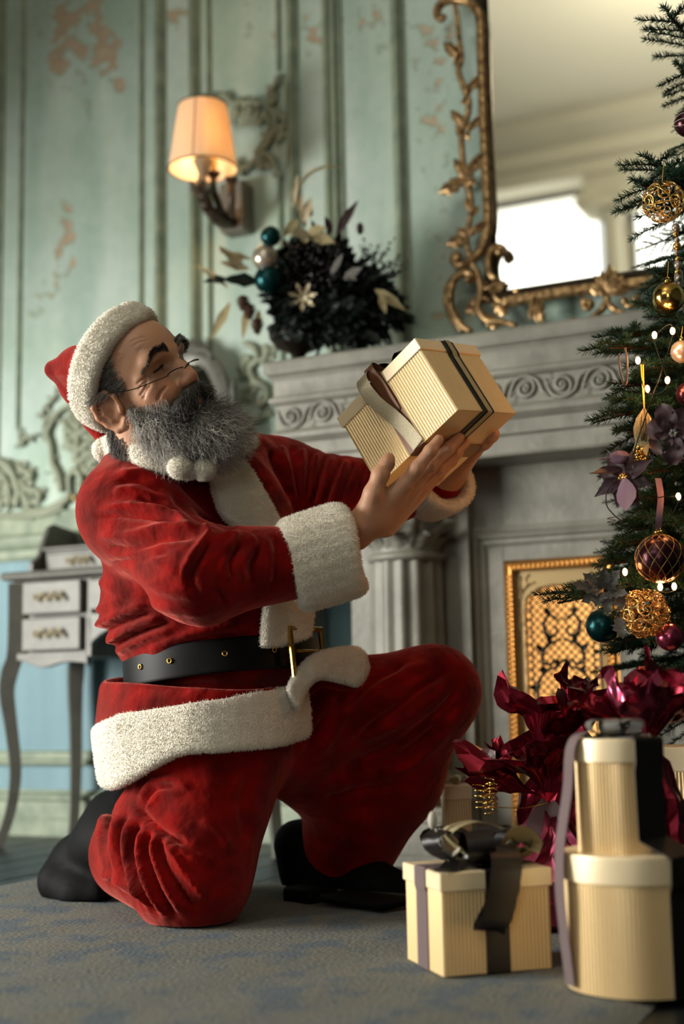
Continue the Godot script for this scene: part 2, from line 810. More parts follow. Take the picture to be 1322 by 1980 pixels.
# worn turquoise plaster over the visible wall (x -3.2..0.2, y 0..3): colour and relief
func plaster() -> StandardMaterial3D:
	var w := 1024
	var h := 904
	var big := noise_bytes(noise(0.006, 4, FastNoiseLite.TYPE_SIMPLEX_SMOOTH, 3), w, h)
	var fine := noise_bytes(noise(0.05, 4, FastNoiseLite.TYPE_SIMPLEX_SMOOTH, 5), w, h)
	var sf := noise(0.02, 4, FastNoiseLite.TYPE_SIMPLEX_SMOOTH, 8)
	# streaks run down the wall
	var st := sf.get_image(w, h / 8, false, false, true)
	st.convert(Image.FORMAT_L8)
	st.resize(w, h, Image.INTERPOLATE_CUBIC)
	var streak := st.get_data()
	# places where the paint has come off; the wide first ones paint in dimmer light: pixel of the photograph, radii in metres, strength
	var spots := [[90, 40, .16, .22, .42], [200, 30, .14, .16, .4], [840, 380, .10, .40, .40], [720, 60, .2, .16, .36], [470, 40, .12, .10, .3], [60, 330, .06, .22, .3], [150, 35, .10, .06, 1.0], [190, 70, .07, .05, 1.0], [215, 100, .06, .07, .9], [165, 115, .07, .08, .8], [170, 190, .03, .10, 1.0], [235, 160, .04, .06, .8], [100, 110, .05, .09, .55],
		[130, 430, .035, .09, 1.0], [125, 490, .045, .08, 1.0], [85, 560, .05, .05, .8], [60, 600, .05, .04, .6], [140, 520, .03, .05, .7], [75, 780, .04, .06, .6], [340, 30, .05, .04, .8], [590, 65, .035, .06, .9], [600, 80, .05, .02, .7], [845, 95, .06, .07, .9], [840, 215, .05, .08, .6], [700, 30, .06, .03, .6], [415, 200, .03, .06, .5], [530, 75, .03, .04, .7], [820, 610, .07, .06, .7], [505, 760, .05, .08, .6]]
	var at := []
	for s in spots:
		var p := at_z(s[0], s[1], 0.0)
		at.append([(p.x + 3.2) / 3.4 * w, (3.0 - p.y) / 3.0 * h, s[2] / 3.4 * w, s[3] / 3.0 * h, s[4]])
	var out := PackedByteArray()
	out.resize(w * h * 3)
	var hgt := PackedByteArray()
	hgt.resize(w * h)
	for y in h:
		var near := []
		for s in at:
			if absf(y - s[1]) < s[3] * 2.4:
				near.append(s)
		var yy := 3.0 - 3.0 * y / h
		var low := smoothstep(0.95, 0.85, yy)
		for x in w:
			var i := y * w + x
			var b := big[i] / 255.0
			var f := fine[i] / 255.0
			var k := streak[i] / 255.0
			var m := 0.0
			for s in near:
				var dx: float = (x - s[0]) / s[2]
				var dy: float = (y - s[1]) / s[3]
				m += s[4] * exp(-dx * dx - dy * dy)
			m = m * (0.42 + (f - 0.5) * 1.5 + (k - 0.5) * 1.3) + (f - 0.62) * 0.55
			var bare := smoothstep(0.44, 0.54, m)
			var grime_shade := smoothstep(0.2, 0.44, m) * (1.0 - bare)  # grime round bare spots, plus shade painted on the dim upper wall
			var r := 0.63 + 0.10 * (b - 0.5) + 0.13 * (k - 0.5) + 0.05 * (f - 0.5)
			var g := 0.705 + 0.08 * (b - 0.5) + 0.10 * (k - 0.5) + 0.04 * (f - 0.5)
			var bl := 0.66 + 0.12 * (b - 0.5) + 0.10 * (k - 0.5) + 0.04 * (f - 0.5)
			r = lerpf(r, 0.42 + 0.1 * (k - 0.5), low)
			g = lerpf(g, 0.55 + 0.1 * (k - 0.5), low)
			bl = lerpf(bl, 0.59 + 0.1 * (k - 0.5), low)
			r = lerpf(r, 0.45, grime_shade * 0.55)
			g = lerpf(g, 0.51, grime_shade * 0.55)
			bl = lerpf(bl, 0.44, grime_shade * 0.55)
			r = lerpf(r, 0.62 + 0.12 * (f - 0.5), bare)
			g = lerpf(g, 0.56 + 0.12 * (f - 0.5), bare)
			bl = lerpf(bl, 0.47 + 0.12 * (f - 0.5), bare)
			out[i * 3] = clampi(int(r * 255), 0, 255)
			out[i * 3 + 1] = clampi(int(g * 255), 0, 255)
			out[i * 3 + 2] = clampi(int(bl * 255), 0, 255)
			hgt[i] = clampi(int(255 * (0.55 - 0.35 * bare + 0.25 * (f - 0.5) + 0.2 * (k - 0.5))), 0, 255)
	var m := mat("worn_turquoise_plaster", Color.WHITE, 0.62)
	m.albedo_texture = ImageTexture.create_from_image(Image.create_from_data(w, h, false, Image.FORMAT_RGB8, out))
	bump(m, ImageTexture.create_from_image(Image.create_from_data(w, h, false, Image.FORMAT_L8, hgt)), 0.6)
	return m

# a thick-pile rug in greys with a worn blue pattern (x -2.1..-0.3, z 0.6..4)
func rug_cloth() -> StandardMaterial3D:
	var w := 512
	var h := 768
	var a := noise_bytes(noise(0.012, 3, FastNoiseLite.TYPE_SIMPLEX_SMOOTH, 21), w, h)
	var b := noise_bytes(noise(0.035, 4, FastNoiseLite.TYPE_SIMPLEX_SMOOTH, 22), w, h)
	var c := noise_bytes(noise(0.4, 2, FastNoiseLite.TYPE_SIMPLEX, 23), w, h)
	var out := PackedByteArray()
	out.resize(w * h * 3)
	for y in h:
		for x in w:
			var i := y * w + x
			var f := c[i] / 255.0 - 0.5
			var blue := smoothstep(0.56, 0.72, b[i] / 255.0 * 0.7 + a[i] / 255.0 * 0.4)
			var tan_ := smoothstep(0.55, 0.75, 1.0 - b[i] / 255.0)
			var r := 0.43 + 0.14 * f
			var g := 0.44 + 0.14 * f
			var bl := 0.425 + 0.14 * f
			r = lerpf(lerpf(r, 0.33, blue * 0.6), 0.46, tan_ * 0.4)
			g = lerpf(lerpf(g, 0.38, blue * 0.6), 0.445, tan_ * 0.4)
			bl = lerpf(lerpf(bl, 0.43, blue * 0.6), 0.40, tan_ * 0.4)
			out[i * 3] = int(r * 255)
			out[i * 3 + 1] = int(g * 255)
			out[i * 3 + 2] = int(bl * 255)
	var m := mat("rug_pile", Color.WHITE, 0.95)
	m.metallic_specular = 0.15
	m.albedo_texture = ImageTexture.create_from_image(Image.create_from_data(w, h, false, Image.FORMAT_RGB8, out))
	bump(m, ImageTexture.create_from_image(Image.create_from_data(w, h, false, Image.FORMAT_L8, c)), 0.15)
	return m

func make_materials() -> void:
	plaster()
	rug_cloth()
	var worn := noise(0.02, 4, FastNoiseLite.TYPE_SIMPLEX_SMOOTH, 31)
	var m := mat("sage_trim", Color.WHITE, 0.55)
	m.albedo_texture = tone_texture(worn, Color(0.40, 0.46, 0.40), Color(0.58, 0.62, 0.53))
	triplanar(m, 2.0, true)
	m = mat("stone_mantel", Color.WHITE, 0.5)
	m.albedo_texture = tone_texture(noise(0.012, 5, FastNoiseLite.TYPE_SIMPLEX_SMOOTH, 33), Color(0.39, 0.39, 0.355), Color(0.55, 0.545, 0.50))
	triplanar(m, 1.6, true)
	bump(m, grey_texture(noise(0.08, 4, FastNoiseLite.TYPE_SIMPLEX_SMOOTH, 34)), 0.08)
	m = mat("stone_vein", Color(0.66, 0.66, 0.60), 0.5)
	m = mat("grey_paint", Color.WHITE, 0.45)
	m.albedo_texture = tone_texture(noise(0.02, 4, FastNoiseLite.TYPE_SIMPLEX_SMOOTH, 36), Color(0.27, 0.275, 0.25), Color(0.37, 0.37, 0.34))
	triplanar(m, 2.5, true)
	mat("relief_paint", Color(0.50, 0.53, 0.45), 0.5)
	m = mat("dark_planks", Color.WHITE, 0.42)
	m.albedo_texture = tone_texture(noise(0.03, 4, FastNoiseLite.TYPE_SIMPLEX_SMOOTH, 37), Color(0.03, 0.048, 0.048), Color(0.085, 0.11, 0.108))
	m.uv1_triplanar = true
	m.uv1_world_triplanar = true
	m.uv1_scale = Vector3(9, 2, 1.0)
	mat("cream_plaster", Color(0.90, 0.885, 0.83), 0.8)
	mat("room_paint", Color(0.22, 0.25, 0.23), 0.8)
	mat("white_paint", Color(0.88, 0.87, 0.82), 0.6)
	m = mat("old_gilt", Color.WHITE, 0.32, 0.72)
	m.albedo_texture = tone_texture(noise(0.03, 4, FastNoiseLite.TYPE_SIMPLEX_SMOOTH, 38), Color(0.26, 0.18, 0.10), Color(0.88, 0.74, 0.52))
	triplanar(m, 5.0)
	m = mat("dark_gilt", Color(0.16, 0.12, 0.07), 0.4, 0.5)
	m = mat("gilt_warm", Color(0.72, 0.50, 0.24), 0.38, 0.75)
	m = mat("gilt_plate", Color(0.62, 0.53, 0.36), 0.42, 0.45)
	m = mat("dark_iron", Color(0.055, 0.048, 0.038), 0.45, 0.5)
	m = mat("old_brass", Color(0.43, 0.40, 0.31), 0.42, 0.4)
	m = mat("bronze_arm", Color(0.30, 0.24, 0.19), 0.45, 0.35)
	m = mat("sconce_plate", Color(0.44, 0.42, 0.37), 0.6)
	m = mat("looking_glass", Color(0.93, 0.93, 0.88), 0.015, 1.0)
	m = mat("window_glass", Color(1, 1, 1, 0.04), 0.0)
	m.transparency = BaseMaterial3D.TRANSPARENCY_ALPHA
	m = mat("lens_glass", Color(0.95, 0.9, 0.8, 0.06), 0.02)
	m.transparency = BaseMaterial3D.TRANSPARENCY_ALPHA
	# lit things
	m = mat("shade_linen", Color(0.92, 0.86, 0.76), 0.9)
	m.backlight_enabled = true
	m.backlight = Color(0.80, 0.72, 0.60)
	m = mat("shade_trim", Color(0.22, 0.13, 0.08), 0.7)
	m = mat("lit_bulb", Color(1, 0.85, 0.6), 0.4)
	m.emission_enabled = true
	m.emission = Color(1.0, 0.84, 0.62)
	m.emission_energy_multiplier = 3.0
	m = mat("fill_lamp_globe", Color(1, 0.97, 0.9), 0.4)  # glowing globe of the added lamp
	m.emission_enabled = true
	m.emission = Color(1.0, 0.93, 0.80)
	m.emission_energy_multiplier = 2.0
	m = mat("fairy_bulb", Color(1, 0.9, 0.8), 0.3)
	m.emission_enabled = true
	m.emission = Color(1.0, 0.72, 0.48)
	m.emission_energy_multiplier = 7.0
	m = mat("hearth_glow", Color(0.9, 0.7, 0.4), 0.8)
	m.emission_enabled = true
	m.emission = Color(1.0, 0.72, 0.40)
	m.emission_energy_multiplier = 0.78
	# clothes
	m = mat("red_velvet", Color(1.0, 0.44, 0.38), 0.8)
	m.albedo_texture = tone_texture(noise(0.018, 4, FastNoiseLite.TYPE_SIMPLEX_SMOOTH, 41), Color(0.26, 0.045, 0.042), Color(0.56, 0.115, 0.092))
	triplanar(m, 2.2)
	m.rim_enabled = true
	m.rim = 1.0
	m.rim_tint = 0.8
	m.metallic_specular = 0.15
	m.uv1_triplanar_sharpness = 4.0
	bump(m, grey_texture(noise(0.035, 4, FastNoiseLite.TYPE_SIMPLEX_SMOOTH, 42)), 0.35)
	m = mat("white_plush", Color(0.90, 0.87, 0.80), 0.95)
	m.rim_enabled = true
	m.rim = 0.5
	m.rim_tint = 0.2
	m.metallic_specular = 0.1
	triplanar(m, 9.0)
	bump(m, grey_texture(noise(0.12, 3, FastNoiseLite.TYPE_SIMPLEX_SMOOTH, 43)), 0.35)
	m = mat("plush_fibre", Color(0.93, 0.91, 0.85), 0.9)
	m.metallic_specular = 0.1
	mat("belt_leather", Color(0.025, 0.028, 0.03), 0.5).metallic_specular = 0.3
	mat("boot_leather", Color(0.025, 0.028, 0.03), 0.7).metallic_specular = 0.25
	mat("brass", Color(0.86, 0.66, 0.32), 0.22, 1.0)
	m = mat("skin", Color.WHITE, 0.48)
	m.vertex_color_use_as_albedo = true
	m.subsurf_scatter_enabled = true
	m.subsurf_scatter_strength = 0.12
	triplanar(m, 16.0)
	bump(m, grey_texture(noise(0.10, 4, FastNoiseLite.TYPE_SIMPLEX_SMOOTH, 45)), 0.04)
	m = mat("hair", Color.WHITE, 0.55)
	m.vertex_color_use_as_albedo = true
	mat("eye_wet", Color(0.04, 0.03, 0.025), 0.08)
	mat("wire_rim", Color(0.08, 0.06, 0.05), 0.3, 0.8)
	# gifts
	m = mat("gold_paper", Color(0.91, 0.79, 0.58), 0.36, 0.34)
	m = mat("gold_lid", Color(0.96, 0.88, 0.72), 0.42, 0.2)
	m = mat("glitter_gold", Color.WHITE, 0.4, 0.35)
	m.albedo_texture = tone_texture(noise(0.25, 2, FastNoiseLite.TYPE_CELLULAR, 47), Color(0.50, 0.44, 0.27), Color(1.0, 0.97, 0.82))
	triplanar(m, 16.0)
	bump(m, grey_texture(noise(0.3, 2, FastNoiseLite.TYPE_CELLULAR, 48)), 0.3)
	m = mat("glitter_silver", Color.WHITE, 0.4, 0.5)
	m.albedo_texture = tone_texture(noise(0.25, 2, FastNoiseLite.TYPE_CELLULAR, 49), Color(0.22, 0.22, 0.21), Color(0.84, 0.84, 0.80))
	triplanar(m, 16.0)
	bump(m, grey_texture(noise(0.3, 2, FastNoiseLite.TYPE_CELLULAR, 50)), 0.3)
	m = mat("glitter_champagne", Color.WHITE, 0.45, 0.3)
	m.albedo_texture = tone_texture(noise(0.25, 2, FastNoiseLite.TYPE_CELLULAR, 57), Color(0.46, 0.41, 0.30), Color(0.98, 0.94, 0.82))
	triplanar(m, 14.0)
	mat("brown_satin", Color(0.055, 0.03, 0.022), 0.42)
	mat("copper_satin", Color(0.46, 0.30, 0.20), 0.4, 0.2)
	m = mat("lilac_ribbon", Color(0.46, 0.39, 0.39), 0.6, 0.1)
	triplanar(m, 20.0)
	bump(m, grey_texture(noise(0.25, 3, FastNoiseLite.TYPE_SIMPLEX, 51)), 0.2)
	mat("plum_foil", Color(0.42, 0.07, 0.13), 0.24, 0.85)
	mat("pink_foil", Color(0.66, 0.28, 0.38), 0.22, 0.9)
	mat("pale_foil", Color(0.80, 0.74, 0.74), 0.3, 0.5)
	# tree and baubles
	m = mat("needles", Color.WHITE, 0.6)
	m.metallic_specular = 0.3
	m.vertex_color_use_as_albedo = true
	mat("bark", Color(0.10, 0.065, 0.04), 0.9)
	mat("teal_bauble", Color(0.03, 0.22, 0.23), 0.28, 0.75)
	mat("plum_bauble", Color(0.24, 0.11, 0.14), 0.22, 0.75)
	mat("gold_bauble", Color(0.80, 0.65, 0.36), 0.16, 1.0)
	mat("silver_bauble", Color(0.70, 0.66, 0.60), 0.25, 0.7)
	mat("filigree_gold", Color(0.83, 0.66, 0.38), 0.26, 0.9)
	mat("gold_leaf", Color(0.62, 0.50, 0.28), 0.35, 0.7)
	mat("plum_leaf", Color(0.20, 0.10, 0.12), 0.55)
	m = mat("mauve_glitter", Color(0.52, 0.40, 0.46), 0.35, 0.5)
	triplanar(m, 20.0)
	bump(m, grey_texture(noise(0.3, 2, FastNoiseLite.TYPE_CELLULAR, 52)), 0.3)
	mat("mauve_silk", Color(0.50, 0.38, 0.44), 0.4)
	mat("dark_green_leaf", Color(0.05, 0.085, 0.07), 0.5).metallic_specular = 0.3
	mat("dark_berry", Color(0.06, 0.035, 0.045), 0.35)
	mat("frosted_white", Color(0.68, 0.66, 0.60), 0.7)
	mat("cone_scale", Color(0.26, 0.16, 0.09), 0.75)
	mat("urn_bronze", Color(0.12, 0.085, 0.06), 0.4, 0.4)
	mat("white_vase", Color(0.88, 0.86, 0.78), 0.35)
	mat("yellow_cord", Color(0.72, 0.57, 0.16), 0.5)


func _ready() -> void:
	rng.seed = 20241224
	# --- camera, sky, exposure
	var cam := Camera3D.new()
	cam.name = "camera"
	add_child(cam)
	cam.transform = Transform3D(Basis(ax_r, ax_u, -ax_f), eye)
	var lens := CameraAttributesPhysical.new()
	lens.frustum_focal_length = 31.757
	lens.frustum_focus_distance = FOCUS
	lens.exposure_aperture = 1.25
	cam.attributes = lens
	cam.fov = rad_to_deg(2.0 * atan(990.0 / FPX))
	cam.near = 0.05
	cam.far = 60.0
	cam.current = true
	var sky_m := ProceduralSkyMaterial.new()
	sky_m.sky_top_color = Color(0.92, 0.96, 1.0)
	sky_m.sky_horizon_color = Color(1.0, 0.985, 0.95)
	sky_m.sky_energy_multiplier = 1.0
	sky_m.ground_bottom_color = Color(0.42, 0.41, 0.38)
	sky_m.ground_horizon_color = Color(0.55, 0.54, 0.50)
	sky_m.ground_energy_multiplier = 1.0
	var env := Environment.new()
	env.background_mode = Environment.BG_SKY
	env.sky = Sky.new()
	env.sky.sky_material = sky_m
	env.background_energy_multiplier = SKY
	env.tonemap_mode = Environment.TONE_MAPPER_LINEAR
	env.tonemap_exposure = EXPOSURE
	env.sdfgi_enabled = true
	env.ssao_enabled = true
	env.ssil_enabled = true
	var we := WorldEnvironment.new()
	we.name = "world"
	we.environment = env
	add_child(we)
	# the light of the day through the tall windows
	for i in WINDOWS.size():
		if WINDOWS[i][4] > 0.0:
			daylight(window_turn(i), WINDOWS[i][1] - WINDOWS[i][0] - 0.1, WINDOWS[i][3] - WINDOWS[i][2] - 0.1, WINDOWS[i][4])
	daylight(bay_turn(), BAY[2] - 0.1, BAY[3] - 0.1, BAY[4])
	make_materials()
	room()
	fireplace()
	fire_screen()
	wall_mirror()
	dressing_table()
	sconce()
	reliefs()
	santa()
	held_gift()
	floor_gifts()
	arrangement()
	tree()
	ornaments()


const FOCUS := 2.42
const SKY := 0.9
const FILL_LAMP := 0.9  # energy of the added globe lamp
const EXPOSURE := 1.5
# x from, x to, y from, y to, daylight: the windows opposite the fireplace
const WINDOWS := [[-3.3, -2.20, 2.5, 3.9, 0.6], [-2.04, -0.95, 2.5, 3.9, 0.6], [-0.35, 0.65, 0.35, 2.2, 0.7]]
# the window of the slanting bay on the left: foot of its middle, width, height, daylight
const BAY := [Vector3(-3.95, 0.20, 2.95), Vector3(0.82, 0.0, -0.57), 1.5, 1.55, 14.5]

func window_turn(i: int) -> Transform3D:
	var w: Array = WINDOWS[i]
	return Transform3D(Basis.IDENTITY, Vector3((w[0] + w[1]) * 0.5, (w[2] + w[3]) * 0.5, 5.53))

func bay_turn() -> Transform3D:
	var n: Vector3 = BAY[1].normalized()
	return Transform3D(Basis(Vector3.UP.cross(-n), Vector3.UP, -n), BAY[0] + Vector3(0, BAY[3] * 0.5, 0) + n * 0.06)

func daylight(t: Transform3D, wide: float, high: float, energy: float) -> void:
	var a := AreaLight3D.new()
	a.name = numbered("window_daylight")
	a.area_size = Vector2(wide, high)
	a.light_energy = energy
	a.light_color = Color(1.0, 0.985, 0.95)
	a.area_range = 20.0
	a.shadow_enabled = true
	add_child(a)
	a.transform = t      # shines along its own -z, into the room


# ---------------------------------------------------------------- the room
func shell(lo: Vector3, hi: Vector3, b: MB) -> void:
	b.box(Transform3D(Basis.IDENTITY, (lo + hi) * 0.5), hi - lo, 0.001)

func room() -> void:
	var b := MB.new()
	# back wall: its face at z = 0 carries the paint
	shell(Vector3(-5.2, -0.2, -0.25), Vector3(2.4, 4.5, -0.004), b)
	# the paint's picture is turned over at each join, so that no seam shows
	var xs := [-5.2, -3.2, 0.2, 2.4]
	var ys := [0.0, 3.0, 4.5]
	for i in 3:
		for j in 2:
			var q := []
			for k in [[i, j], [i + 1, j], [i + 1, j + 1], [i, j + 1]]:
				var u: float = (xs[k[0]] + 3.2) / 3.4
				var w: float = (3.0 - ys[k[1]]) / 3.0
				if i == 0:
					u = -u
				elif i == 2:
					u = 2.0 - u
				q.append(b.vert(Vector3(xs[k[0]], ys[k[1]], 0), Vector2(u, absf(w))))
			b.quad(q[0], q[1], q[2], q[3])
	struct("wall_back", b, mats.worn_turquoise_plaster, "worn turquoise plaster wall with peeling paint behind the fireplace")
	b = MB.new()
	shell(Vector3(-5.2, -0.2, -0.25), Vector3(-5.0, 4.5, 5.85), b)
	struct("wall_left", b, mats.room_paint)
	b = MB.new()
	shell(Vector3(2.2, -0.2, -0.25), Vector3(2.4, 4.5, 5.85), b)
	struct("wall_right", b, mats.room_paint)
	b = MB.new()
	shell(Vector3(-5.2, 4.3, -0.25), Vector3(2.4, 4.5, 5.85), b)
	struct("ceiling", b, mats.cream_plaster, "cream plaster ceiling seen in the mirror")
	b = MB.new()
	var x0 := -5.2
	var up := MB.new()
	for w in WINDOWS:
		shell(Vector3(x0, -0.2, 5.6), Vector3(w[0], 4.5, 5.85), b)
		shell(Vector3(w[0], -0.2, 5.6), Vector3(w[1], w[2], 5.85), b)
		shell(Vector3(w[0], w[3], 5.6), Vector3(w[1], 4.5, 5.85), b)
		x0 = w[1]
	shell(Vector3(x0, -0.2, 5.6), Vector3(2.4, 4.5, 5.85), b)
	shell(Vector3(-5.0, 2.4, 5.585), Vector3(-3.3, 4.3, 5.6), up)
	shell(Vector3(-2.20, 2.4, 5.585), Vector3(-2.04, 4.3, 5.6), up)
	shell(Vector3(-0.95, 2.4, 5.585), Vector3(2.2, 4.3, 5.6), up)
	shell(Vector3(-5.0, 2.3, 5.58), Vector3(2.2, 2.5, 5.6), up)
	struct("trim_upper_wall", up, mats.cream_plaster, "cream upper wall round the high windows, seen in the mirror")
	struct("wall_front", b, mats.room_paint, "wall with high windows opposite the fireplace")
	for i in WINDOWS.size():
		var w: Array = WINDOWS[i]
		b = MB.new()
		var loop := [Vector3(w[0], w[2], 5.66), Vector3(w[1], w[2], 5.66), Vector3(w[1], w[3], 5.66), Vector3(w[0], w[3], 5.66)]
		b.sweep(loop, Vector3(0, 0, -1), [Vector2(-0.06, 0), Vector2(0.0, 0), Vector2(0.0, 0.05), Vector2(-0.05, 0.05)], true)
		var fr := struct("window_%d" % (i + 1), b, mats.white_paint)
		var g := MB.new()
		g.box(Transform3D(Basis.IDENTITY, Vector3((w[0] + w[1]) * 0.5, (w[2] + w[3]) * 0.5, 5.70)), Vector3(w[1] - w[0], w[3] - w[2], 0.004), 0.0005)
		obj("pane", g, mats.window_glass, fr, 0.0)
	# slanting bay on the left, out of the frame: the main light comes through its window
	var bt := bay_turn()
	b = MB.new()
	var bw: float = BAY[2] * 0.5
	var bh: float = BAY[3] * 0.5
	var by: float = bt.origin.y
	b.box(bt * Transform3D(Basis.IDENTITY, Vector3(-bw - 0.32, 2.15 - by, 0.16)), Vector3(0.64, 4.3, 0.2), 0.001)
	b.box(bt * Transform3D(Basis.IDENTITY, Vector3(bw + 0.55, 2.15 - by, 0.16)), Vector3(1.1, 4.3, 0.2), 0.001)
	b.box(bt * Transform3D(Basis.IDENTITY, Vector3(0, (by - bh) * 0.5 - by, 0.16)), Vector3(BAY[2], by - bh, 0.2), 0.001)
	b.box(bt * Transform3D(Basis.IDENTITY, Vector3(0, (by + bh + 4.3) * 0.5 - by, 0.16)), Vector3(BAY[2], 4.3 - by - bh, 0.2), 0.001)
	struct("wall_bay", b, mats.room_paint)
	# an unseen slab added to keep the bay light off the upper wall
	b = MB.new()
	b.box(bt * Transform3D(Basis.IDENTITY, Vector3(-0.3, 2.885 - by, -1.2)), Vector3(2.9, 2.83, 0.16), 0.004)
	struct("trim_light_blocker", b, mats.room_paint)
	b = MB.new()
	b.sweep([bt * Vector3(-bw, -bh, 0.16), bt * Vector3(bw, -bh, 0.16), bt * Vector3(bw, bh, 0.16), bt * Vector3(-bw, bh, 0.16)], -bt.basis.z, [Vector2(-0.06, 0), Vector2(0.0, 0), Vector2(0.0, 0.05), Vector2(-0.05, 0.05)], true)
	var bay := struct("window_%d" % (WINDOWS.size() + 1), b, mats.white_paint)
	b = MB.new()
	b.box(bt * Transform3D(Basis.IDENTITY, Vector3(0, 0, 0.2)), Vector3(BAY[2], BAY[3], 0.004), 0.0005)
	obj("pane", b, mats.window_glass, bay, 0.0)
	# entablature and column by the windows, which the mirror shows
	b = MB.new()
	b.sweep([Vector3(-5.0, 3.9, 5.6), Vector3(2.2, 3.9, 5.6)], Vector3.UP, [Vector2(0, 0), Vector2(-0.30, 0.0), Vector2(-0.30, 0.10), Vector2(-0.34, 0.12), Vector2(-0.34, 0.22), Vector2(-0.46, 0.32), Vector2(-0.48, 0.4), Vector2(0, 0.4)])
	struct("trim_entablature", b, mats.cream_plaster, "cream entablature above the tall windows, seen in the mirror")
	b = MB.new()
	var ct := Transform3D(Basis.IDENTITY, Vector3(-2.12, 0, 5.42))
	b.lathe([Vector2(0.0, 0.0), Vector2(0.13, 0.0), Vector2(0.13, 0.12), Vector2(0.09, 0.16), Vector2(0.075, 0.2), Vector2(0.062, 3.56), Vector2(0.085, 3.60), Vector2(0.085, 3.64), Vector2(0, 3.64)], ct, 24)
	b.box(Transform3D(Basis.IDENTITY, Vector3(-2.12, 3.83, 5.42)), Vector3(0.34, 0.14, 0.2), 0.01)
	for s in [-1, 1]:
		b.tube([Vector3(-2.12 + s * 0.15, 3.72, 5.30), Vector3(-2.12 + s * 0.15, 3.72, 5.54)], 0.075, 16)
		b.tube([Vector3(-2.12 + s * 0.15, 3.72, 5.29), Vector3(-2.12 + s * 0.15, 3.72, 5.55)], 0.03, 12)
	b.box(Transform3D(Basis.IDENTITY, Vector3(-2.12, 3.72, 5.42)), Vector3(0.26, 0.12, 0.18), 0.01)
	var colm := struct("column", b, mats.cream_plaster, "slim cream column with scrolled capital, seen in the mirror", 30.0)
	colm.set_meta("kind", "structure")
	# an added globe lamp, out of view, brightens the ceiling and entablature in the mirror
	var lp := thing("added_fill_lamp", "added globe lamp, unseen, that brightens the ceiling and entablature in the mirror", "added lamp", Vector3(-1.05, 3.75, 3.5))
	b = MB.new()
	b.ball(Vector3(-1.05, 3.75, 3.5), 0.16, 24, 16)
	obj("globe", b, mats.fill_lamp_globe, lp)
	b = MB.new()
	b.tube([Vector3(-1.05, 3.90, 3.5), Vector3(-1.05, 4.30, 3.5)], 0.010, 8)
	b.lathe([Vector2(0.0, 3.885), Vector2(0.05, 3.89), Vector2(0.045, 3.93), Vector2(0.0, 3.935)], Transform3D(Basis.IDENTITY, Vector3(-1.05, 0, 3.5)), 16)
	obj("rod", b, mats.old_brass, lp)
	var globe := OmniLight3D.new()
	globe.name = "added_fill_light"
	globe.light_color = Color(1.0, 0.95, 0.86)
	globe.light_energy = FILL_LAMP
	globe.light_size = 0.15
	globe.omni_range = 15.0
	globe.omni_attenuation = 2.0
	globe.shadow_enabled = true
	lp.add_child(globe)
	# floor: dark boards, and each board near the camera
	b = MB.new()
	shell(Vector3(-5.2, -0.2, -0.25), Vector3(2.4, -0.013, 5.85), b)
	var floor_ := struct("floor", b, mats.dark_planks, "dark stained board floor")
	var x := -3.3
	while x < 0.9:
		var wide := 0.118
		var z := -0.9 + rng.randf() * 0.9
		while z < 2.7:
			var z2 := z + 1.35
			var lo := maxf(z, 0.0)
			if z2 > lo + 0.05:
				b = MB.new()
				var lift := rng.randf_range(-0.0008, 0.0)
				b.box(Transform3D(Basis.IDENTITY, Vector3(x + wide * 0.5, -0.0075 + lift, (lo + z2) * 0.5)), Vector3(wide - 0.004, 0.015, z2 - lo - 0.003), 0.002)
				obj("plank", b, mats.dark_planks, floor_, 0.0)
			z = z2
		x += wide
	# rug
	var rug := MB.new()
	var rt := Transform3D(Basis.IDENTITY, Vector3.ZERO)
	var lo_x := -2.05
	var hi_x := -0.425
	var nx := 40
	var nz := 70
	var ids := []
	for i in nx + 1:
		for j in nz + 1:
			var u := float(i) / nx
			var s := float(j) / nz
			var px := lerpf(lo_x, hi_x, u)
			var pz := lerpf(0.78, 3.9, s)
			px += -0.10 * (1.0 - s) * 0.0 + 0.006 * sin(pz * 7.0) * (1.0 if i == 0 or i == nx else 0.0)
			var edge := minf(minf(u, 1.0 - u) * nx, minf(s, 1.0 - s) * nz)
			var yy := 0.009 + 0.0012 * sin(px * 31.0 + pz * 9.0) if edge > 0.5 else 0.002
			ids.append(rug.vert(Vector3(px, yy, pz), Vector2(u, s)))
	for i in nx:
		for j in nz:
			var a: int = i * (nz + 1) + j
			rug.quad(ids[a], ids[a + 1], ids[a + nz + 2], ids[a + nz + 1])
	tag(obj("rug", rug, mats.rug_pile, null, 180.0, Vector3(-1.24, 0, 2.3)), "grey flat rug with a faded blue pattern under the kneeling man", "rug")
	# skirting, dado and the upright mouldings of the wall
	b = MB.new()
	b.sweep([Vector3(-5.0, 0, 0), Vector3(-1.5, 0, 0)], Vector3.UP, [Vector2(0, 0), Vector2(0.030, 0), Vector2(0.030, 0.05), Vector2(0.024, 0.056), Vector2(0.024, 0.106), Vector2(0.034, 0.112), Vector2(0.034, 0.122), Vector2(0.016, 0.132), Vector2(0.012, 0.140), Vector2(0, 0.140)])
	struct("baseboard_back", b, mats.sage_trim, "pale sage baseboard along the turquoise wall", 25.0)
	b = MB.new()
	b.sweep([Vector3(-5.0, 0.214, 0), Vector3(-1.5, 0.214, 0)], Vector3.UP, [Vector2(0, 0), Vector2(0.012, 0.0), Vector2(0.020, 0.008), Vector2(0.020, 0.016), Vector2(0.010, 0.022), Vector2(0.010, 0.040), Vector2(0, 0.046)])
	struct("trim_lower_rail", b, mats.sage_trim, "narrow rail low on the blue dado", 25.0)
	b = MB.new()
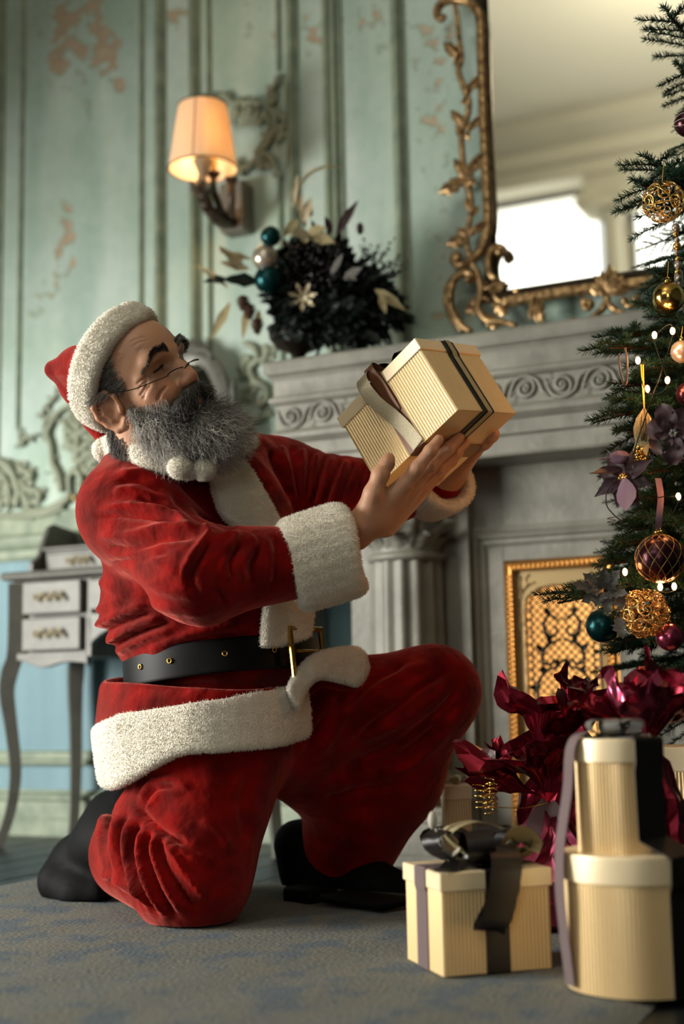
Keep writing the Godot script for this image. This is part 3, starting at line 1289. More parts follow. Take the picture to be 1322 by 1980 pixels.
	b.sweep([Vector3(-5.0, 0.865, 0), Vector3(-1.52, 0.865, 0)], Vector3.UP, [Vector2(0, 0), Vector2(0.012, 0.0), Vector2(0.018, 0.012), Vector2(0.018, 0.030), Vector2(0.034, 0.045), Vector2(0.040, 0.060), Vector2(0.040, 0.072), Vector2(0.022, 0.084), Vector2(0.012, 0.15), Vector2(0, 0.155)])
	struct("trim_dado", b, mats.sage_trim, "pale dado rail above the dressing table", 25.0)
	var thick := [Vector2(-0.021, 0), Vector2(0.021, 0), Vector2(0.021, 0.006), Vector2(0.013, 0.008), Vector2(0.010, 0.020), Vector2(0.002, 0.026), Vector2(-0.006, 0.022), Vector2(-0.010, 0.010), Vector2(-0.021, 0.006)]
	var wide_ := [Vector2(-0.032, 0), Vector2(0.032, 0), Vector2(0.032, 0.008), Vector2(0.020, 0.010), Vector2(0.016, 0.022), Vector2(0.004, 0.026), Vector2(-0.002, 0.014), Vector2(-0.010, 0.024), Vector2(-0.020, 0.022), Vector2(-0.024, 0.008), Vector2(-0.032, 0.006)]
	var thin := [Vector2(-0.008, 0), Vector2(0.008, 0), Vector2(0.007, 0.008), Vector2(0.0, 0.013), Vector2(-0.007, 0.008)]
	var strips := [[-2.945, 1.02, 4.3, wide_], [-2.282, 1.02, 4.3, thick], [-2.153, 1.02, 4.3, thick], [-1.803, 1.02, 4.3, thick], [-1.668, 1.02, 4.3, wide_], [-1.453, 1.02, 4.3, thick], [-0.2, 1.02, 4.3, wide_]]
	var n := 1
	for s in strips:
		b = MB.new()
		b.sweep([Vector3(s[0], s[1], 0), Vector3(s[0], s[2], 0)], Vector3(0, 0, 1), s[3])
		struct("trim_%d" % n, b, mats.sage_trim, "", 25.0)
		n += 1
	# thin panel mouldings: the tall panel on the left, the two narrow panels above and below the carved cartouche
	for path in [[Vector3(-2.836, 1.30, 0), Vector3(-2.836, 3.9, 0), Vector3(-2.354, 3.9, 0), Vector3(-2.354, 1.30, 0)], [Vector3(-2.10, 2.24, 0), Vector3(-2.10, 3.9, 0), Vector3(-1.85, 3.9, 0), Vector3(-1.85, 2.32, 0)], [Vector3(-2.10, 2.0, 0), Vector3(-2.10, 1.10, 0), Vector3(-1.85, 1.10, 0), Vector3(-1.85, 1.98, 0)]]:
		b = MB.new()
		b.sweep(path, Vector3(0, 0, 1), thin)
		struct("trim_%d" % n, b, mats.sage_trim, "", 25.0)
		n += 1


# ---------------------------------------------------------------- fireplace
const HEARTH_X := -0.965

func spiral(c: Vector3, r0: float, r1: float, a0: float, turns: float, n := 18) -> Array:
	var out := []
	for i in n:
		var u := float(i) / (n - 1)
		var a := a0 + turns * TAU * u
		var r := lerpf(r0, r1, pow(u, 0.8))
		out.append(c + Vector3(cos(a) * r, sin(a) * r, 0.006 * u))
	return out

func fireplace() -> void:
	var f := thing("fireplace", "grey carved stone fireplace with fluted columns and a deep mantel shelf", "fireplace", Vector3(HEARTH_X, 0, 0))
	var m: Material = mats.stone_mantel
	var lx := -1.662
	var rx := 2.0 * HEARTH_X - lx
	# shelf, frieze and fascia: one moulded run returned to the wall at both ends
	var prof := [Vector2(-0.08, 0.982), Vector2(-0.028, 0.982), Vector2(-0.024, 0.988), Vector2(-0.024, 1.028), Vector2(-0.014, 1.034), Vector2(-0.014, 1.066), Vector2(-0.004, 1.072), Vector2(0.006, 1.080), Vector2(0.008, 1.090), Vector2(0.003, 1.098), Vector2(-0.004, 1.103), Vector2(-0.004, 1.168), Vector2(0.004, 1.171), Vector2(0.010, 1.177), Vector2(0.010, 1.186), Vector2(0.002, 1.191), Vector2(0.0, 1.197), Vector2(0.0, 1.226), Vector2(0.004, 1.238), Vector2(0.010, 1.246), Vector2(0.018, 1.250), Vector2(0.021, 1.257), Vector2(0.021, 1.279), Vector2(0.017, 1.286), Vector2(-0.08, 1.286)]
	var path := [Vector3(lx, 0, 0.0), Vector3(lx, 0, 0.41), Vector3(rx, 0, 0.41), Vector3(rx, 0, 0.0)]
	var b := MB.new()
	b.sweep(path, Vector3.UP, prof)
	shell(Vector3(lx + 0.04, 0.984, 0.0), Vector3(rx - 0.04, 1.284, 0.37), b)
	obj("mantel_shelf", b, m, f, 20.0)
	# carved rinceau along the frieze
	var n := 15
	for i in n:
		var x := lerpf(lx + 0.06, rx - 0.06, float(i) / (n - 1))
		b = MB.new()
		var s := 1.0 if i % 2 == 0 else -1.0
		var c := Vector3(x, 1.136, 0.406)
		var pts := spiral(c + Vector3(-0.008, 0, 0), 0.030, 0.004, -2.2 * s, 1.75 * s, 26)
		b.tube(pts, lerps([0.0045, 0.0075, 0.0065, 0.0045], pts.size()), 7, false, true, 0.8)
		b.ball(c + Vector3(-0.008, 0, 0.006), 0.007, 10, 6)
		var stem := curve([c + Vector3(-0.05, 0.022 * s, 0), c + Vector3(-0.035, -0.018 * s, 0.002), c + Vector3(-0.008, -0.031 * s, 0.003), c + Vector3(0.022, -0.018 * s, 0.002), c + Vector3(0.036, 0.012 * s, 0.001), c + Vector3(0.052, 0.024 * s, 0)], 6)
		b.tube(stem, lerps([0.003, 0.007, 0.006, 0.0065, 0.008, 0.004], stem.size()), 7, false, true, 0.8)
		for k in 3:
			var q := c + Vector3(0.034 + k * 0.004, (0.004 - k * 0.013) * s, 0.001)
			b.leaf(q, Vector3(0.7, (0.9 - k * 0.5) * s, 0.25), Vector3(0, 0, 1), 0.026, [0.002, 0.007, 0.008, 0.005, 0.001], -0.8, 0.3, 0.003)
		obj("carved_scroll", b, m, f)
	# chimney body round the opening
	b = MB.new()
	var x0 := -1.52
	var x1 := 2.0 * HEARTH_X - x0
	var ox := 0.143
	shell(Vector3(x0, 0, 0), Vector3(HEARTH_X - ox, 0.99, 0.22), b)
	shell(Vector3(HEARTH_X + ox, 0, 0), Vector3(x1, 0.99, 0.22), b)
	shell(Vector3(HEARTH_X - ox, 0.742, 0), Vector3(HEARTH_X + ox, 0.99, 0.22), b)
	shell(Vector3(HEARTH_X - ox, 0, 0), Vector3(HEARTH_X + ox, 0.03, 0.22), b)
	obj("chimney_breast", b, m, f, 0.0)
	# the raised surround of the opening
	b = MB.new()
	var w := 0.232
	b.sweep([Vector3(HEARTH_X - w, 0.0, 0.22), Vector3(HEARTH_X - w, 0.826, 0.22), Vector3(HEARTH_X + w, 0.826, 0.22), Vector3(HEARTH_X + w, 0.0, 0.22)], Vector3(0, 0, 1), [Vector2(-0.005, 0.0), Vector2(0.046, 0.0), Vector2(0.046, 0.004), Vector2(0.038, 0.010), Vector2(0.030, 0.010), Vector2(0.026, 0.018), Vector2(0.018, 0.022), Vector2(0.012, 0.016), Vector2(0.008, 0.010), Vector2(0.003, 0.012), Vector2(-0.005, 0.008)])
	obj("opening_moulding", b, m, f, 20.0)
	b = MB.new()
	for v in [[Vector2(-1.04, 0.47), Vector2(-1.065, 0.455), Vector2(-1.105, 0.452), Vector2(-1.15, 0.43)], [Vector2(-1.215, 0.44), Vector2(-1.16, 0.445)]]:
		var pts := []
		for q in v:
			pts.append(Vector3(q.x - 0.03, q.y + 0.11, 0.2195))
		b.tube(curve(pts, 4), 0.0012, 4)
	obj("marble_vein", b, mats.stone_vein, f)
	for s in [-1, 1]:
		var cx: float = HEARTH_X + s * 0.38
		b = MB.new()
		shell(Vector3(cx - 0.172, 0.0, 0.2), Vector3(cx + 0.16, 0.985, 0.262), b)
		obj("pilaster", b, m, f, 0.0)
		b = MB.new()
		shell(Vector3(cx - 0.122, 0.0, 0.2), Vector3(cx + 0.122, 0.118, 0.405), b)
		b.sweep([Vector3(cx - 0.12, 0, 0.2), Vector3(cx - 0.12, 0, 0.40), Vector3(cx + 0.12, 0, 0.40), Vector3(cx + 0.12, 0, 0.2)], Vector3.UP, [Vector2(-0.03, 0), Vector2(0.012, 0), Vector2(0.012, 0.024), Vector2(0.005, 0.030), Vector2(0.003, 0.10), Vector2(0.009, 0.106), Vector2(0.009, 0.118), Vector2(0.003, 0.124), Vector2(0.006, 0.130), Vector2(0.002, 0.138), Vector2(-0.03, 0.140)])
		shell(Vector3(cx - 0.11, 0.10, 0.2), Vector3(cx + 0.11, 0.139, 0.39), b)
		obj("plinth", b, m, f, 20.0)
		var t := Transform3D(Basis.IDENTITY, Vector3(cx, 0, 0.285))
		b = MB.new()
		b.lathe([Vector2(0.0, 0.139), Vector2(0.115, 0.139), Vector2(0.122, 0.150), Vector2(0.120, 0.166), Vector2(0.108, 0.172), Vector2(0.104, 0.184), Vector2(0.110, 0.192), Vector2(0.112, 0.204), Vector2(0.104, 0.212), Vector2(0.098, 0.222)], t, 40)
		obj("column_base", b, m, f, 40.0)
		b = MB.new()
		b.lathe([Vector2(0.094, 0.215), Vector2(0.094, 0.24), Vector2(0.094, 0.45), Vector2(0.092, 0.70), Vector2(0.090, 0.745), Vector2(0.090, 0.76)], t, 112, 0.045, 14)
		obj("column_shaft", b, m, f)
		b = MB.new()
		b.lathe([Vector2(0.088, 0.744), Vector2(0.100, 0.747), Vector2(0.104, 0.756), Vector2(0.100, 0.765), Vector2(0.088, 0.768), Vector2(0.086, 0.80), Vector2(0.092, 0.85), Vector2(0.108, 0.885), Vector2(0.0, 0.89)], t, 40)
		for row in 2:
			for k in 9:
				var a := TAU * (k + 0.5 * row) / 9
				var o := Vector3(cos(a), 0, sin(a))
				b.leaf(t.origin + o * 0.086 + Vector3.UP * 0.767, Vector3.UP + o * 0.1, o, 0.07 + 0.045 * row, [0.012, 0.020, 0.023, 0.019, 0.021, 0.014, 0.004], 1.5 if row == 0 else 1.3, -0.35, 0.004, 0.25)
		for k in 4:
			var a := TAU * (k + 0.5) / 4
			var o := Vector3(cos(a), 0, sin(a))
			var side := Vector3(-sin(a), 0, cos(a))
			var pts := []
			for i in 20:
				var u := i / 19.0
				var th := 0.6 - u * 9.0
				var r := 0.024 * (1.0 - u * 0.8)
				pts.append(t.origin + o * (0.118 + cos(th) * r) + Vector3.UP * (0.872 + sin(th) * r) + side * 0.001)
			b.tube(pts, 0.008, 6, false, true, 0.7)
		b.box(Transform3D(Basis.IDENTITY, Vector3(cx, 0.903, 0.285)), Vector3(0.25, 0.022, 0.235), 0.006)
		obj("column_capital", b, m, f, 60.0)
		b = MB.new()
		shell(Vector3(cx - 0.115, 0.914, 0.2), Vector3(cx + 0.115, 0.985, 0.385), b)
		obj("impost_block", b, m, f, 0.0)


func fire_screen() -> void:
	var f := thing("fire_screen", "gilded fire screen with arched openwork grille glowing from behind", "fire screen", Vector3(HEARTH_X, 0.03, 0.2))
	var hw := 0.140
	var top := 0.742
	var b := MB.new()
	b.sweep([Vector3(HEARTH_X - hw + 0.014, 0.032, 0.215), Vector3(HEARTH_X - hw + 0.014, top - 0.016, 0.215), Vector3(HEARTH_X + hw - 0.014, top - 0.016, 0.215), Vector3(HEARTH_X + hw - 0.014, 0.032, 0.215)], Vector3(0, 0, 1), [Vector2(-0.012, 0.0), Vector2(0.012, 0.0), Vector2(0.012, 0.012), Vector2(0.006, 0.017), Vector2(0.0, 0.014), Vector2(-0.006, 0.017), Vector2(-0.012, 0.008)])
	for s in [-1, 1]:
		var y := 0.05
		while y < top - 0.03:
			b.ball(Vector3(HEARTH_X + s * (hw - 0.014), y, 0.230), 0.0062, 8, 5, Vector3(1, 0.8, 0.8))
			y += 0.0125
	var x := HEARTH_X - hw + 0.02
	while x < HEARTH_X + hw - 0.015:
		b.ball(Vector3(x, top - 0.016, 0.230), 0.0062, 8, 5, Vector3(0.8, 1, 0.8))
		x += 0.0125
	obj("gilt_frame", b, mats.gilt_warm, f, 40.0)
	# plate with an arched opening
	var poly := PackedVector2Array()
	var iw := 0.094
	var ow := hw - 0.020
	poly.append(Vector2(-ow, 0.034))
	poly.append(Vector2(-iw, 0.034))
	var arch := [Vector2(-iw, 0.60), Vector2(-iw + 0.002, 0.635), Vector2(-iw + 0.012, 0.650), Vector2(-0.070, 0.657), Vector2(-0.055, 0.668), Vector2(-0.02, 0.674), Vector2(0.02, 0.674), Vector2(0.055, 0.668), Vector2(0.070, 0.657), Vector2(iw - 0.012, 0.650), Vector2(iw - 0.002, 0.635), Vector2(iw, 0.60)]
	poly.append_array(PackedVector2Array(arch))
	poly.append(Vector2(iw, 0.034))
	poly.append(Vector2(ow, 0.034))
	poly.append(Vector2(ow, top - 0.022))
	poly.append(Vector2(-ow, top - 0.022))
	b = MB.new()
	b.slab(poly, Transform3D(Basis.IDENTITY, Vector3(HEARTH_X, 0, 0.206)), 0.008, 0.002)
	obj("arched_plate", b, mats.gilt_plate, f, 0.0)
	b = MB.new()
	var edge := []
	edge.append(Vector3(HEARTH_X - iw, 0.034, 0.214))
	for q in arch:
		edge.append(Vector3(HEARTH_X + q.x, q.y, 0.214))
	edge.append(Vector3(HEARTH_X + iw, 0.034, 0.214))
	b.tube(edge, 0.004, 6)
	for s in [-1, 1]:
		for st in [[Vector2(0.108, 0.615), Vector2(0.104, 0.645), Vector2(0.094, 0.665), Vector2(0.080, 0.678), Vector2(0.064, 0.684)], [Vector2(0.098, 0.660), Vector2(0.104, 0.680), Vector2(0.100, 0.700)], [Vector2(0.086, 0.674), Vector2(0.088, 0.692), Vector2(0.078, 0.704)], [Vector2(0.104, 0.640), Vector2(0.113, 0.652), Vector2(0.112, 0.668)], [Vector2(0.107, 0.61), Vector2(0.104, 0.58), Vector2(0.108, 0.55), Vector2(0.105, 0.52)]]:
			var pts := []
			for q in st:
				pts.append(Vector3(HEARTH_X + s * q.x, q.y, 0.215))
			b.tube(curve(pts, 4), 0.0024, 6)
	obj("leaf_ornament", b, mats.old_gilt, f)
	# openwork grille: lozenges above, scrolls below
	b = MB.new()
	var z := 0.208
	var step := 0.021
	for s in [-1, 1]:
		var c0 := -0.9
		while c0 < 1.0:
			# the line y = s x + c0 clipped to the opening
			var pts := []
			for i in 40:
				var xx := lerpf(-iw, iw, i / 39.0)
				var yy = s * xx + c0
				if yy > 0.40 and yy < 0.672 and (absf(xx) < 0.07 or yy < 0.65):
					pts.append(Vector3(HEARTH_X + xx, yy, z))
			if pts.size() > 3:
				b.tube([pts[0], pts[pts.size() - 1]], 0.0019, 5)
			c0 += step
	var yv := 0.05
	while yv < 0.64:
		for s in [-1, 1]:
			b.tube([Vector3(HEARTH_X + s * iw, yv, z), Vector3(HEARTH_X + s * (iw - 0.016), yv, z)], 0.0018, 5)
		yv += 0.03
	for s in [-1, 1]:
		b.tube([Vector3(HEARTH_X + s * (iw - 0.016), 0.034, z), Vector3(HEARTH_X + s * (iw - 0.016), 0.645, z)], 0.0024, 5)
		b.tube([Vector3(HEARTH_X + s * iw, 0.034, z), Vector3(HEARTH_X + s * iw, 0.645, z)], 0.003, 5)
	obj("lattice", b, mats.dark_iron, f)
	b = MB.new()
	for s in [-1, 1]:
		for st in [[[0.004, 0.585], [0.030, 0.600], [0.046, 0.580], [0.040, 0.555], [0.022, 0.548], [0.012, 0.562], [0.020, 0.574]],
			[[0.002, 0.54], [0.03, 0.530], [0.05, 0.512], [0.052, 0.485], [0.034, 0.478], [0.022, 0.492]],
			[[0.0, 0.49], [0.018, 0.472], [0.044, 0.462], [0.062, 0.440], [0.068, 0.405], [0.058, 0.372], [0.036, 0.356], [0.014, 0.364], [0.006, 0.384], [0.014, 0.404], [0.030, 0.404], [0.036, 0.388]],
			[[0.068, 0.405], [0.074, 0.360], [0.060, 0.322], [0.030, 0.312], [0.008, 0.330]],
			[[0.0, 0.30], [0.03, 0.28], [0.06, 0.25], [0.055, 0.21], [0.03, 0.205], [0.02, 0.225]],
			[[0.07, 0.30], [0.072, 0.2], [0.05, 0.15], [0.02, 0.14], [0.0, 0.16]]]:
			var pts := []
			for q in st:
				pts.append(Vector3(HEARTH_X + s * q[0], q[1], z + 0.002))
			pts = curve(pts, 5)
			b.tube(pts, lerps([0.0028, 0.0050, 0.0045, 0.0030], pts.size()), 6)
		for lf in [[0.044, 0.455, 0.6, 0.9], [0.066, 0.42, 1.0, 0.2], [0.060, 0.372, 0.9, -0.6], [0.030, 0.356, 0.1, -1.0], [0.05, 0.512, 0.8, 0.7], [0.03, 0.60, 0.5, 1.0], [0.03, 0.53, 0.3, 1.0], [0.015, 0.47, -0.2, 1.0], [0.055, 0.25, 1.0, 0.4]]:
			b.leaf(Vector3(HEARTH_X + s * lf[0], lf[1], z + 0.002), Vector3(s * lf[2], lf[3], 0.2), Vector3(0, 0, 1), 0.024, [0.003, 0.007, 0.008, 0.005, 0.001], 0.4, 0.2, 0.002)
	obj("scrollwork", b, mats.dark_iron, f)
	# the lit backing
	b = MB.new()
	shell(Vector3(HEARTH_X - 0.125, 0.034, 0.135), Vector3(HEARTH_X + 0.125, 0.70, 0.145), b)
	obj("glowing_panel", b, mats.hearth_glow, f, 0.0)
	var a := AreaLight3D.new()
	a.name = "hearth_light"
	a.area_size = Vector2(0.24, 0.64)
	a.light_energy = 0.02
	a.light_color = Color(1.0, 0.72, 0.40)
	a.area_range = 12.0
	a.shadow_enabled = true
	f.add_child(a)
	a.rotation.y = PI
	a.position = Vector3(0, 0.34, -0.048)


# ---------------------------------------------------------------- gilded mirror on the mantel
func zpts(flat: Array, z: float, k := 1.0, ox := 0.0, oy := 0.0) -> Array:
	var out := []
	for i in range(0, flat.size(), 2):
		out.append(at_z(ox + flat[i] / k, oy + flat[i + 1] / k, z))
	return out

func gilt_leaf(parent: Node3D, called: String, flat: Array, z: float, width: float, m: Material, lift := 0.012, k := 1.0, ox := 0.0, oy := 0.0) -> void:
	# a carved acanthus leaf from the first point to the second, with lobed edges and a raised rib
	var p := zpts(flat, z, k, ox, oy)
	var d: Vector3 = p[1] - p[0]
	var b := MB.new()
	var w := width
	b.leaf(p[0], d.normalized() + Vector3(0, 0, 0.25), Vector3(0, 0, 1), d.length() * 1.04, [w * 0.25, w * 0.8, w * 0.7, w, w * 0.78, w * 0.85, w * 0.5, w * 0.08], -0.55, -0.45, 0.005, 0.22)
	b.tube([p[0], p[0] + d * 0.5 + Vector3(0, 0, lift), p[0] + d * 0.92 + Vector3(0, 0, lift * 0.6)], [0.004, 0.0035, 0.0015], 6)
	obj(called, b, m, parent)

func wall_mirror() -> void:
	var z := 0.075
	var f := thing("wall_mirror", "tall mirror in a carved gilt frame of scrolls and leafy vines, standing on the mantel", "mirror", Vector3(-0.84, 1.286, z))
	var m: Material = mats.old_gilt
	var K := 2.633
	var b := MB.new()
	shell(Vector3(-1.175, 1.47, 0.02), Vector3(-0.50, 2.78, 0.058), b)
	obj("backboard", b, mats.urn_bronze, f, 0.0)
	b = MB.new()
	var g := [b.vert(Vector3(-1.160, 1.488, 0.0592)), b.vert(Vector3(-0.515, 1.488, 0.0592)), b.vert(Vector3(-0.515, 2.76, 0.0592)), b.vert(Vector3(-1.160, 2.76, 0.0592))]
	b.quad(g[0], g[1], g[2], g[3])
	var h := [b.vert(Vector3(-1.160, 1.488, 0.0582)), b.vert(Vector3(-0.515, 1.488, 0.0582)), b.vert(Vector3(-0.515, 2.76, 0.0582)), b.vert(Vector3(-1.160, 2.76, 0.0582))]
	b.quad(h[3], h[2], h[1], h[0])
	obj("mirror_glass", b, mats.looking_glass, f, 0.0)
	# inner fillet round the glass
	b = MB.new()
	b.sweep([Vector3(-1.160, 1.490, 0.058), Vector3(-0.515, 1.490, 0.058), Vector3(-0.515, 2.75, 0.058), Vector3(-1.160, 2.75, 0.058)], Vector3(0, 0, 1), [Vector2(-0.010, 0.0), Vector2(0.022, 0.0), Vector2(0.022, 0.016), Vector2(0.010, 0.024), Vector2(0.0, 0.020), Vector2(-0.004, 0.010), Vector2(-0.010, 0.004)], true)
	obj("inner_fillet", b, mats.dark_gilt, f, 30.0)
	var rails := [
		[[100, 95, 78, 92, 64, 62, 88, 18, 150, -4, 220, 8, 268, 50, 288, 115, 294, 300, 304, 600, 318, 900, 328, 1090, 322, 1180, 296, 1262, 240, 1325, 185, 1352, 152, 1330, 158, 1300, 182, 1312], 0.0155],
		[[362, 1420, 335, 1395, 328, 1330, 342, 1280, 372, 1258, 402, 1268, 405, 1292, 380, 1290], 0.011],
		[[400, 1545, 520, 1522, 700, 1493, 900, 1466, 1100, 1442, 1300, 1415, 1480, 1392], 0.0145],
		[[240, 1692, 185, 1650, 142, 1580, 132, 1500, 155, 1420, 200, 1388, 238, 1400, 240, 1430, 220, 1425], 0.012],
		[[195, 1690, 140, 1620, 112, 1540, 118, 1460, 150, 1405], 0.009],
		[[270, 1380, 285, 1440, 290, 1500, 275, 1560, 290, 1600, 330, 1635, 400, 1640, 470, 1662], 0.011],
		[[350, 1500, 380, 1530, 430, 1535, 470, 1510, 476, 1485, 455, 1478], 0.009],
		[[925, 1500, 930, 1530, 900, 1580, 845, 1622], 0.010], [[930, 1530, 965, 1575, 1030, 1602], 0.010],
		[[800, 1530, 810, 1560, 835, 1575, 850, 1560], 0.007], [[1085, 1500, 1080, 1540, 1040, 1560, 1020, 1540], 0.008],
		[[155, 20, 170, 110, 178, 200, 190, 300, 175, 360, 200, 440, 225, 520, 218, 600, 190, 680, 195, 800, 215, 930, 240, 1030, 232, 1120, 215, 1220, 240, 1330, 275, 1400], 0.0095]]
	var names := ["side_rail", "corner_scroll", "bottom_rail", "corner_scroll", "corner_scroll", "vine_stem", "corner_scroll", "shell_scroll", "shell_scroll", "shell_scroll", "shell_scroll", "vine_stem"]
	for i in rails.size():
		b = MB.new()
		var zz := z + (0.012 if i in [1, 3, 5] else 0.0)
		var pts := curve(zpts(rails[i][0], zz, K, 820.0, 0.0), 5)
		var r: float = rails[i][1]
		var rr := []
		for k in pts.size():
			var u := float(k) / (pts.size() - 1)
			rr.append(r * (0.72 + 0.28 * sin(PI * clampf(u, 0.0, 1.0))) if i != 2 else r)
		b.tube(pts, rr, 10, false, true, 1.0)
		if i < 2 or i == 2:
			# a second bead beside the rail
			var side := []
			for q in pts:
				side.append(q + Vector3(0.004, 0.008 if i == 2 else 0.0, 0.009))
			b.tube(side, r * 0.45, 8)
		if i == 0:
			b.ball(at_z(820 + 172 / K, 1310 / K, z + 0.01), 0.012, 12, 8)
			b.ball(at_z(820 + 97 / K, 88 / K, z + 0.01), 0.010, 12, 8)
		if i == 1:
			b.ball(at_z(820 + 384 / K, 1283 / K, z + 0.02), 0.014, 12, 8)
		if i == 3:
			b.ball(at_z(820 + 224 / K, 1420 / K, z + 0.02), 0.012, 12, 8)
		obj(names[i], b, m, f)
	var leaves := [[178, 290, 95, 212, 17], [185, 270, 150, 330, 13], [205, 470, 292, 375, 15], [205, 500, 200, 530, 14], [205, 640, 132, 560, 15], [215, 660, 300, 580, 13], [190, 690, 160, 640, 12], [205, 690, 235, 680, 13],
		[200, 900, 150, 805, 13], [205, 890, 318, 762, 19], [205, 905, 72, 980, 22], [215, 925, 262, 915, 16], [235, 1060, 205, 1010, 12], [230, 1090, 275, 1050, 12], [225, 1190, 330, 1115, 13], [222, 1200, 110, 1245, 20], [215, 1190, 165, 1165, 12],
		[275, 1500, 320, 1430, 20], [285, 1490, 410, 1432, 20], [280, 1470, 360, 1475, 16], [285, 1540, 205, 1590, 20], [270, 1530, 240, 1545, 18], [350, 1540, 420, 1600, 16], [300, 1610, 380, 1660, 18], [290, 1510, 330, 1530, 14],
		[570, 1490, 545, 1560, 13], [575, 1500, 575, 1640, 18], [580, 1510, 600, 1640, 12], [560, 1520, 535, 1620, 10], [740, 1625, 755, 1640, 12],
		[835, 1565, 795, 1515, 14], [845, 1570, 850, 1520, 10], [1060, 1545, 1090, 1490, 14], [1030, 1545, 1010, 1510, 10]]
	for l in leaves:
		gilt_leaf(f, "carved_leaf", [l[0], l[1], l[2], l[3]], z + 0.006, l[4] * 0.00105, m, 0.010, K, 820.0, 0.0)
	# shell on the bottom rail
	var foot := [925, 1500]
	for k in 9:
		var a := deg_to_rad(-78 + 156.0 * k / 8)
		var rad := 158.0 - 46.0 * absf(sin(a)) - (14.0 if k % 2 == 1 else 0.0)
		gilt_leaf(f, "shell_lobe", [foot[0], foot[1] - 12, foot[0] + sin(a) * rad * 0.92 + 14, foot[1] - cos(a) * rad], z + 0.014, 0.0125, m, 0.014, K, 820.0, 0.0)


# ---------------------------------------------------------------- dressing table
func handle(parent: Node3D, c: Vector3, half: float) -> void:
	# a cast pull of leaves and flowers
	var b := MB.new()
	var pts := []
	for i in 11:
		var u := i / 10.0 * 2.0 - 1.0
		pts.append(c + Vector3(u * half, -0.006 * cos(u * 4.5), 0.012 + 0.006 * cos(u * PI * 0.5)))
	b.tube(pts, 0.0035, 6)
	for i in 7:
		var u := (i - 3) / 3.0
		var q := c + Vector3(u * half * 0.92, 0.004 * (1 if i % 2 else -1), 0.014)
		b.ball(q, 0.0062 if i % 3 == 0 else 0.0048, 8, 6, Vector3(1.1, 0.9, 0.7))
		b.leaf(q, Vector3(0.6 if i % 2 else -0.6, 0.8, 0.3), Vector3(0, 0, 1), 0.017, [0.002, 0.0045, 0.004, 0.001], -0.6, 0.2, 0.0015)
		b.leaf(q, Vector3(-0.5 if i % 2 else 0.6, -0.8, 0.3), Vector3(0, 0, 1), 0.015, [0.002, 0.0045, 0.004, 0.001], -0.6, 0.2, 0.0015)
	for s in [-1, 1]:
		b.tube([c + Vector3(s * half * 0.6, 0, -0.002), c + Vector3(s * half * 0.6, 0, 0.014)], 0.003, 6)
	obj("handle", b, mats.old_brass, parent)

func drawer(parent: Node3D, lo: Vector2, hi: Vector2, z: float, half := 0.05) -> void:
	var b := MB.new()
	b.box(Transform3D(Basis.IDENTITY, Vector3((lo.x + hi.x) * 0.5, (lo.y + hi.y) * 0.5, z - 0.008)), Vector3(hi.x - lo.x, hi.y - lo.y, 0.026), 0.004)
	var d := obj("drawer", b, mats.grey_paint, parent, 0.0, Vector3((lo.x + hi.x) * 0.5, (lo.y + hi.y) * 0.5, z))
	handle(d, Vector3((lo.x + hi.x) * 0.5, (lo.y + hi.y) * 0.5 + 0.002, z + 0.004), half)

# the oval glass leans back in its posts
func swing(b: MB, mx: float) -> void:
	var t := Transform3D(Basis(Vector3.RIGHT, deg_to_rad(-9.0)), Vector3(mx, 1.225, 0.10))
	for i in b.v.size():
		b.v[i] = t * (b.v[i] - Vector3(mx, 1.225, 0.10))

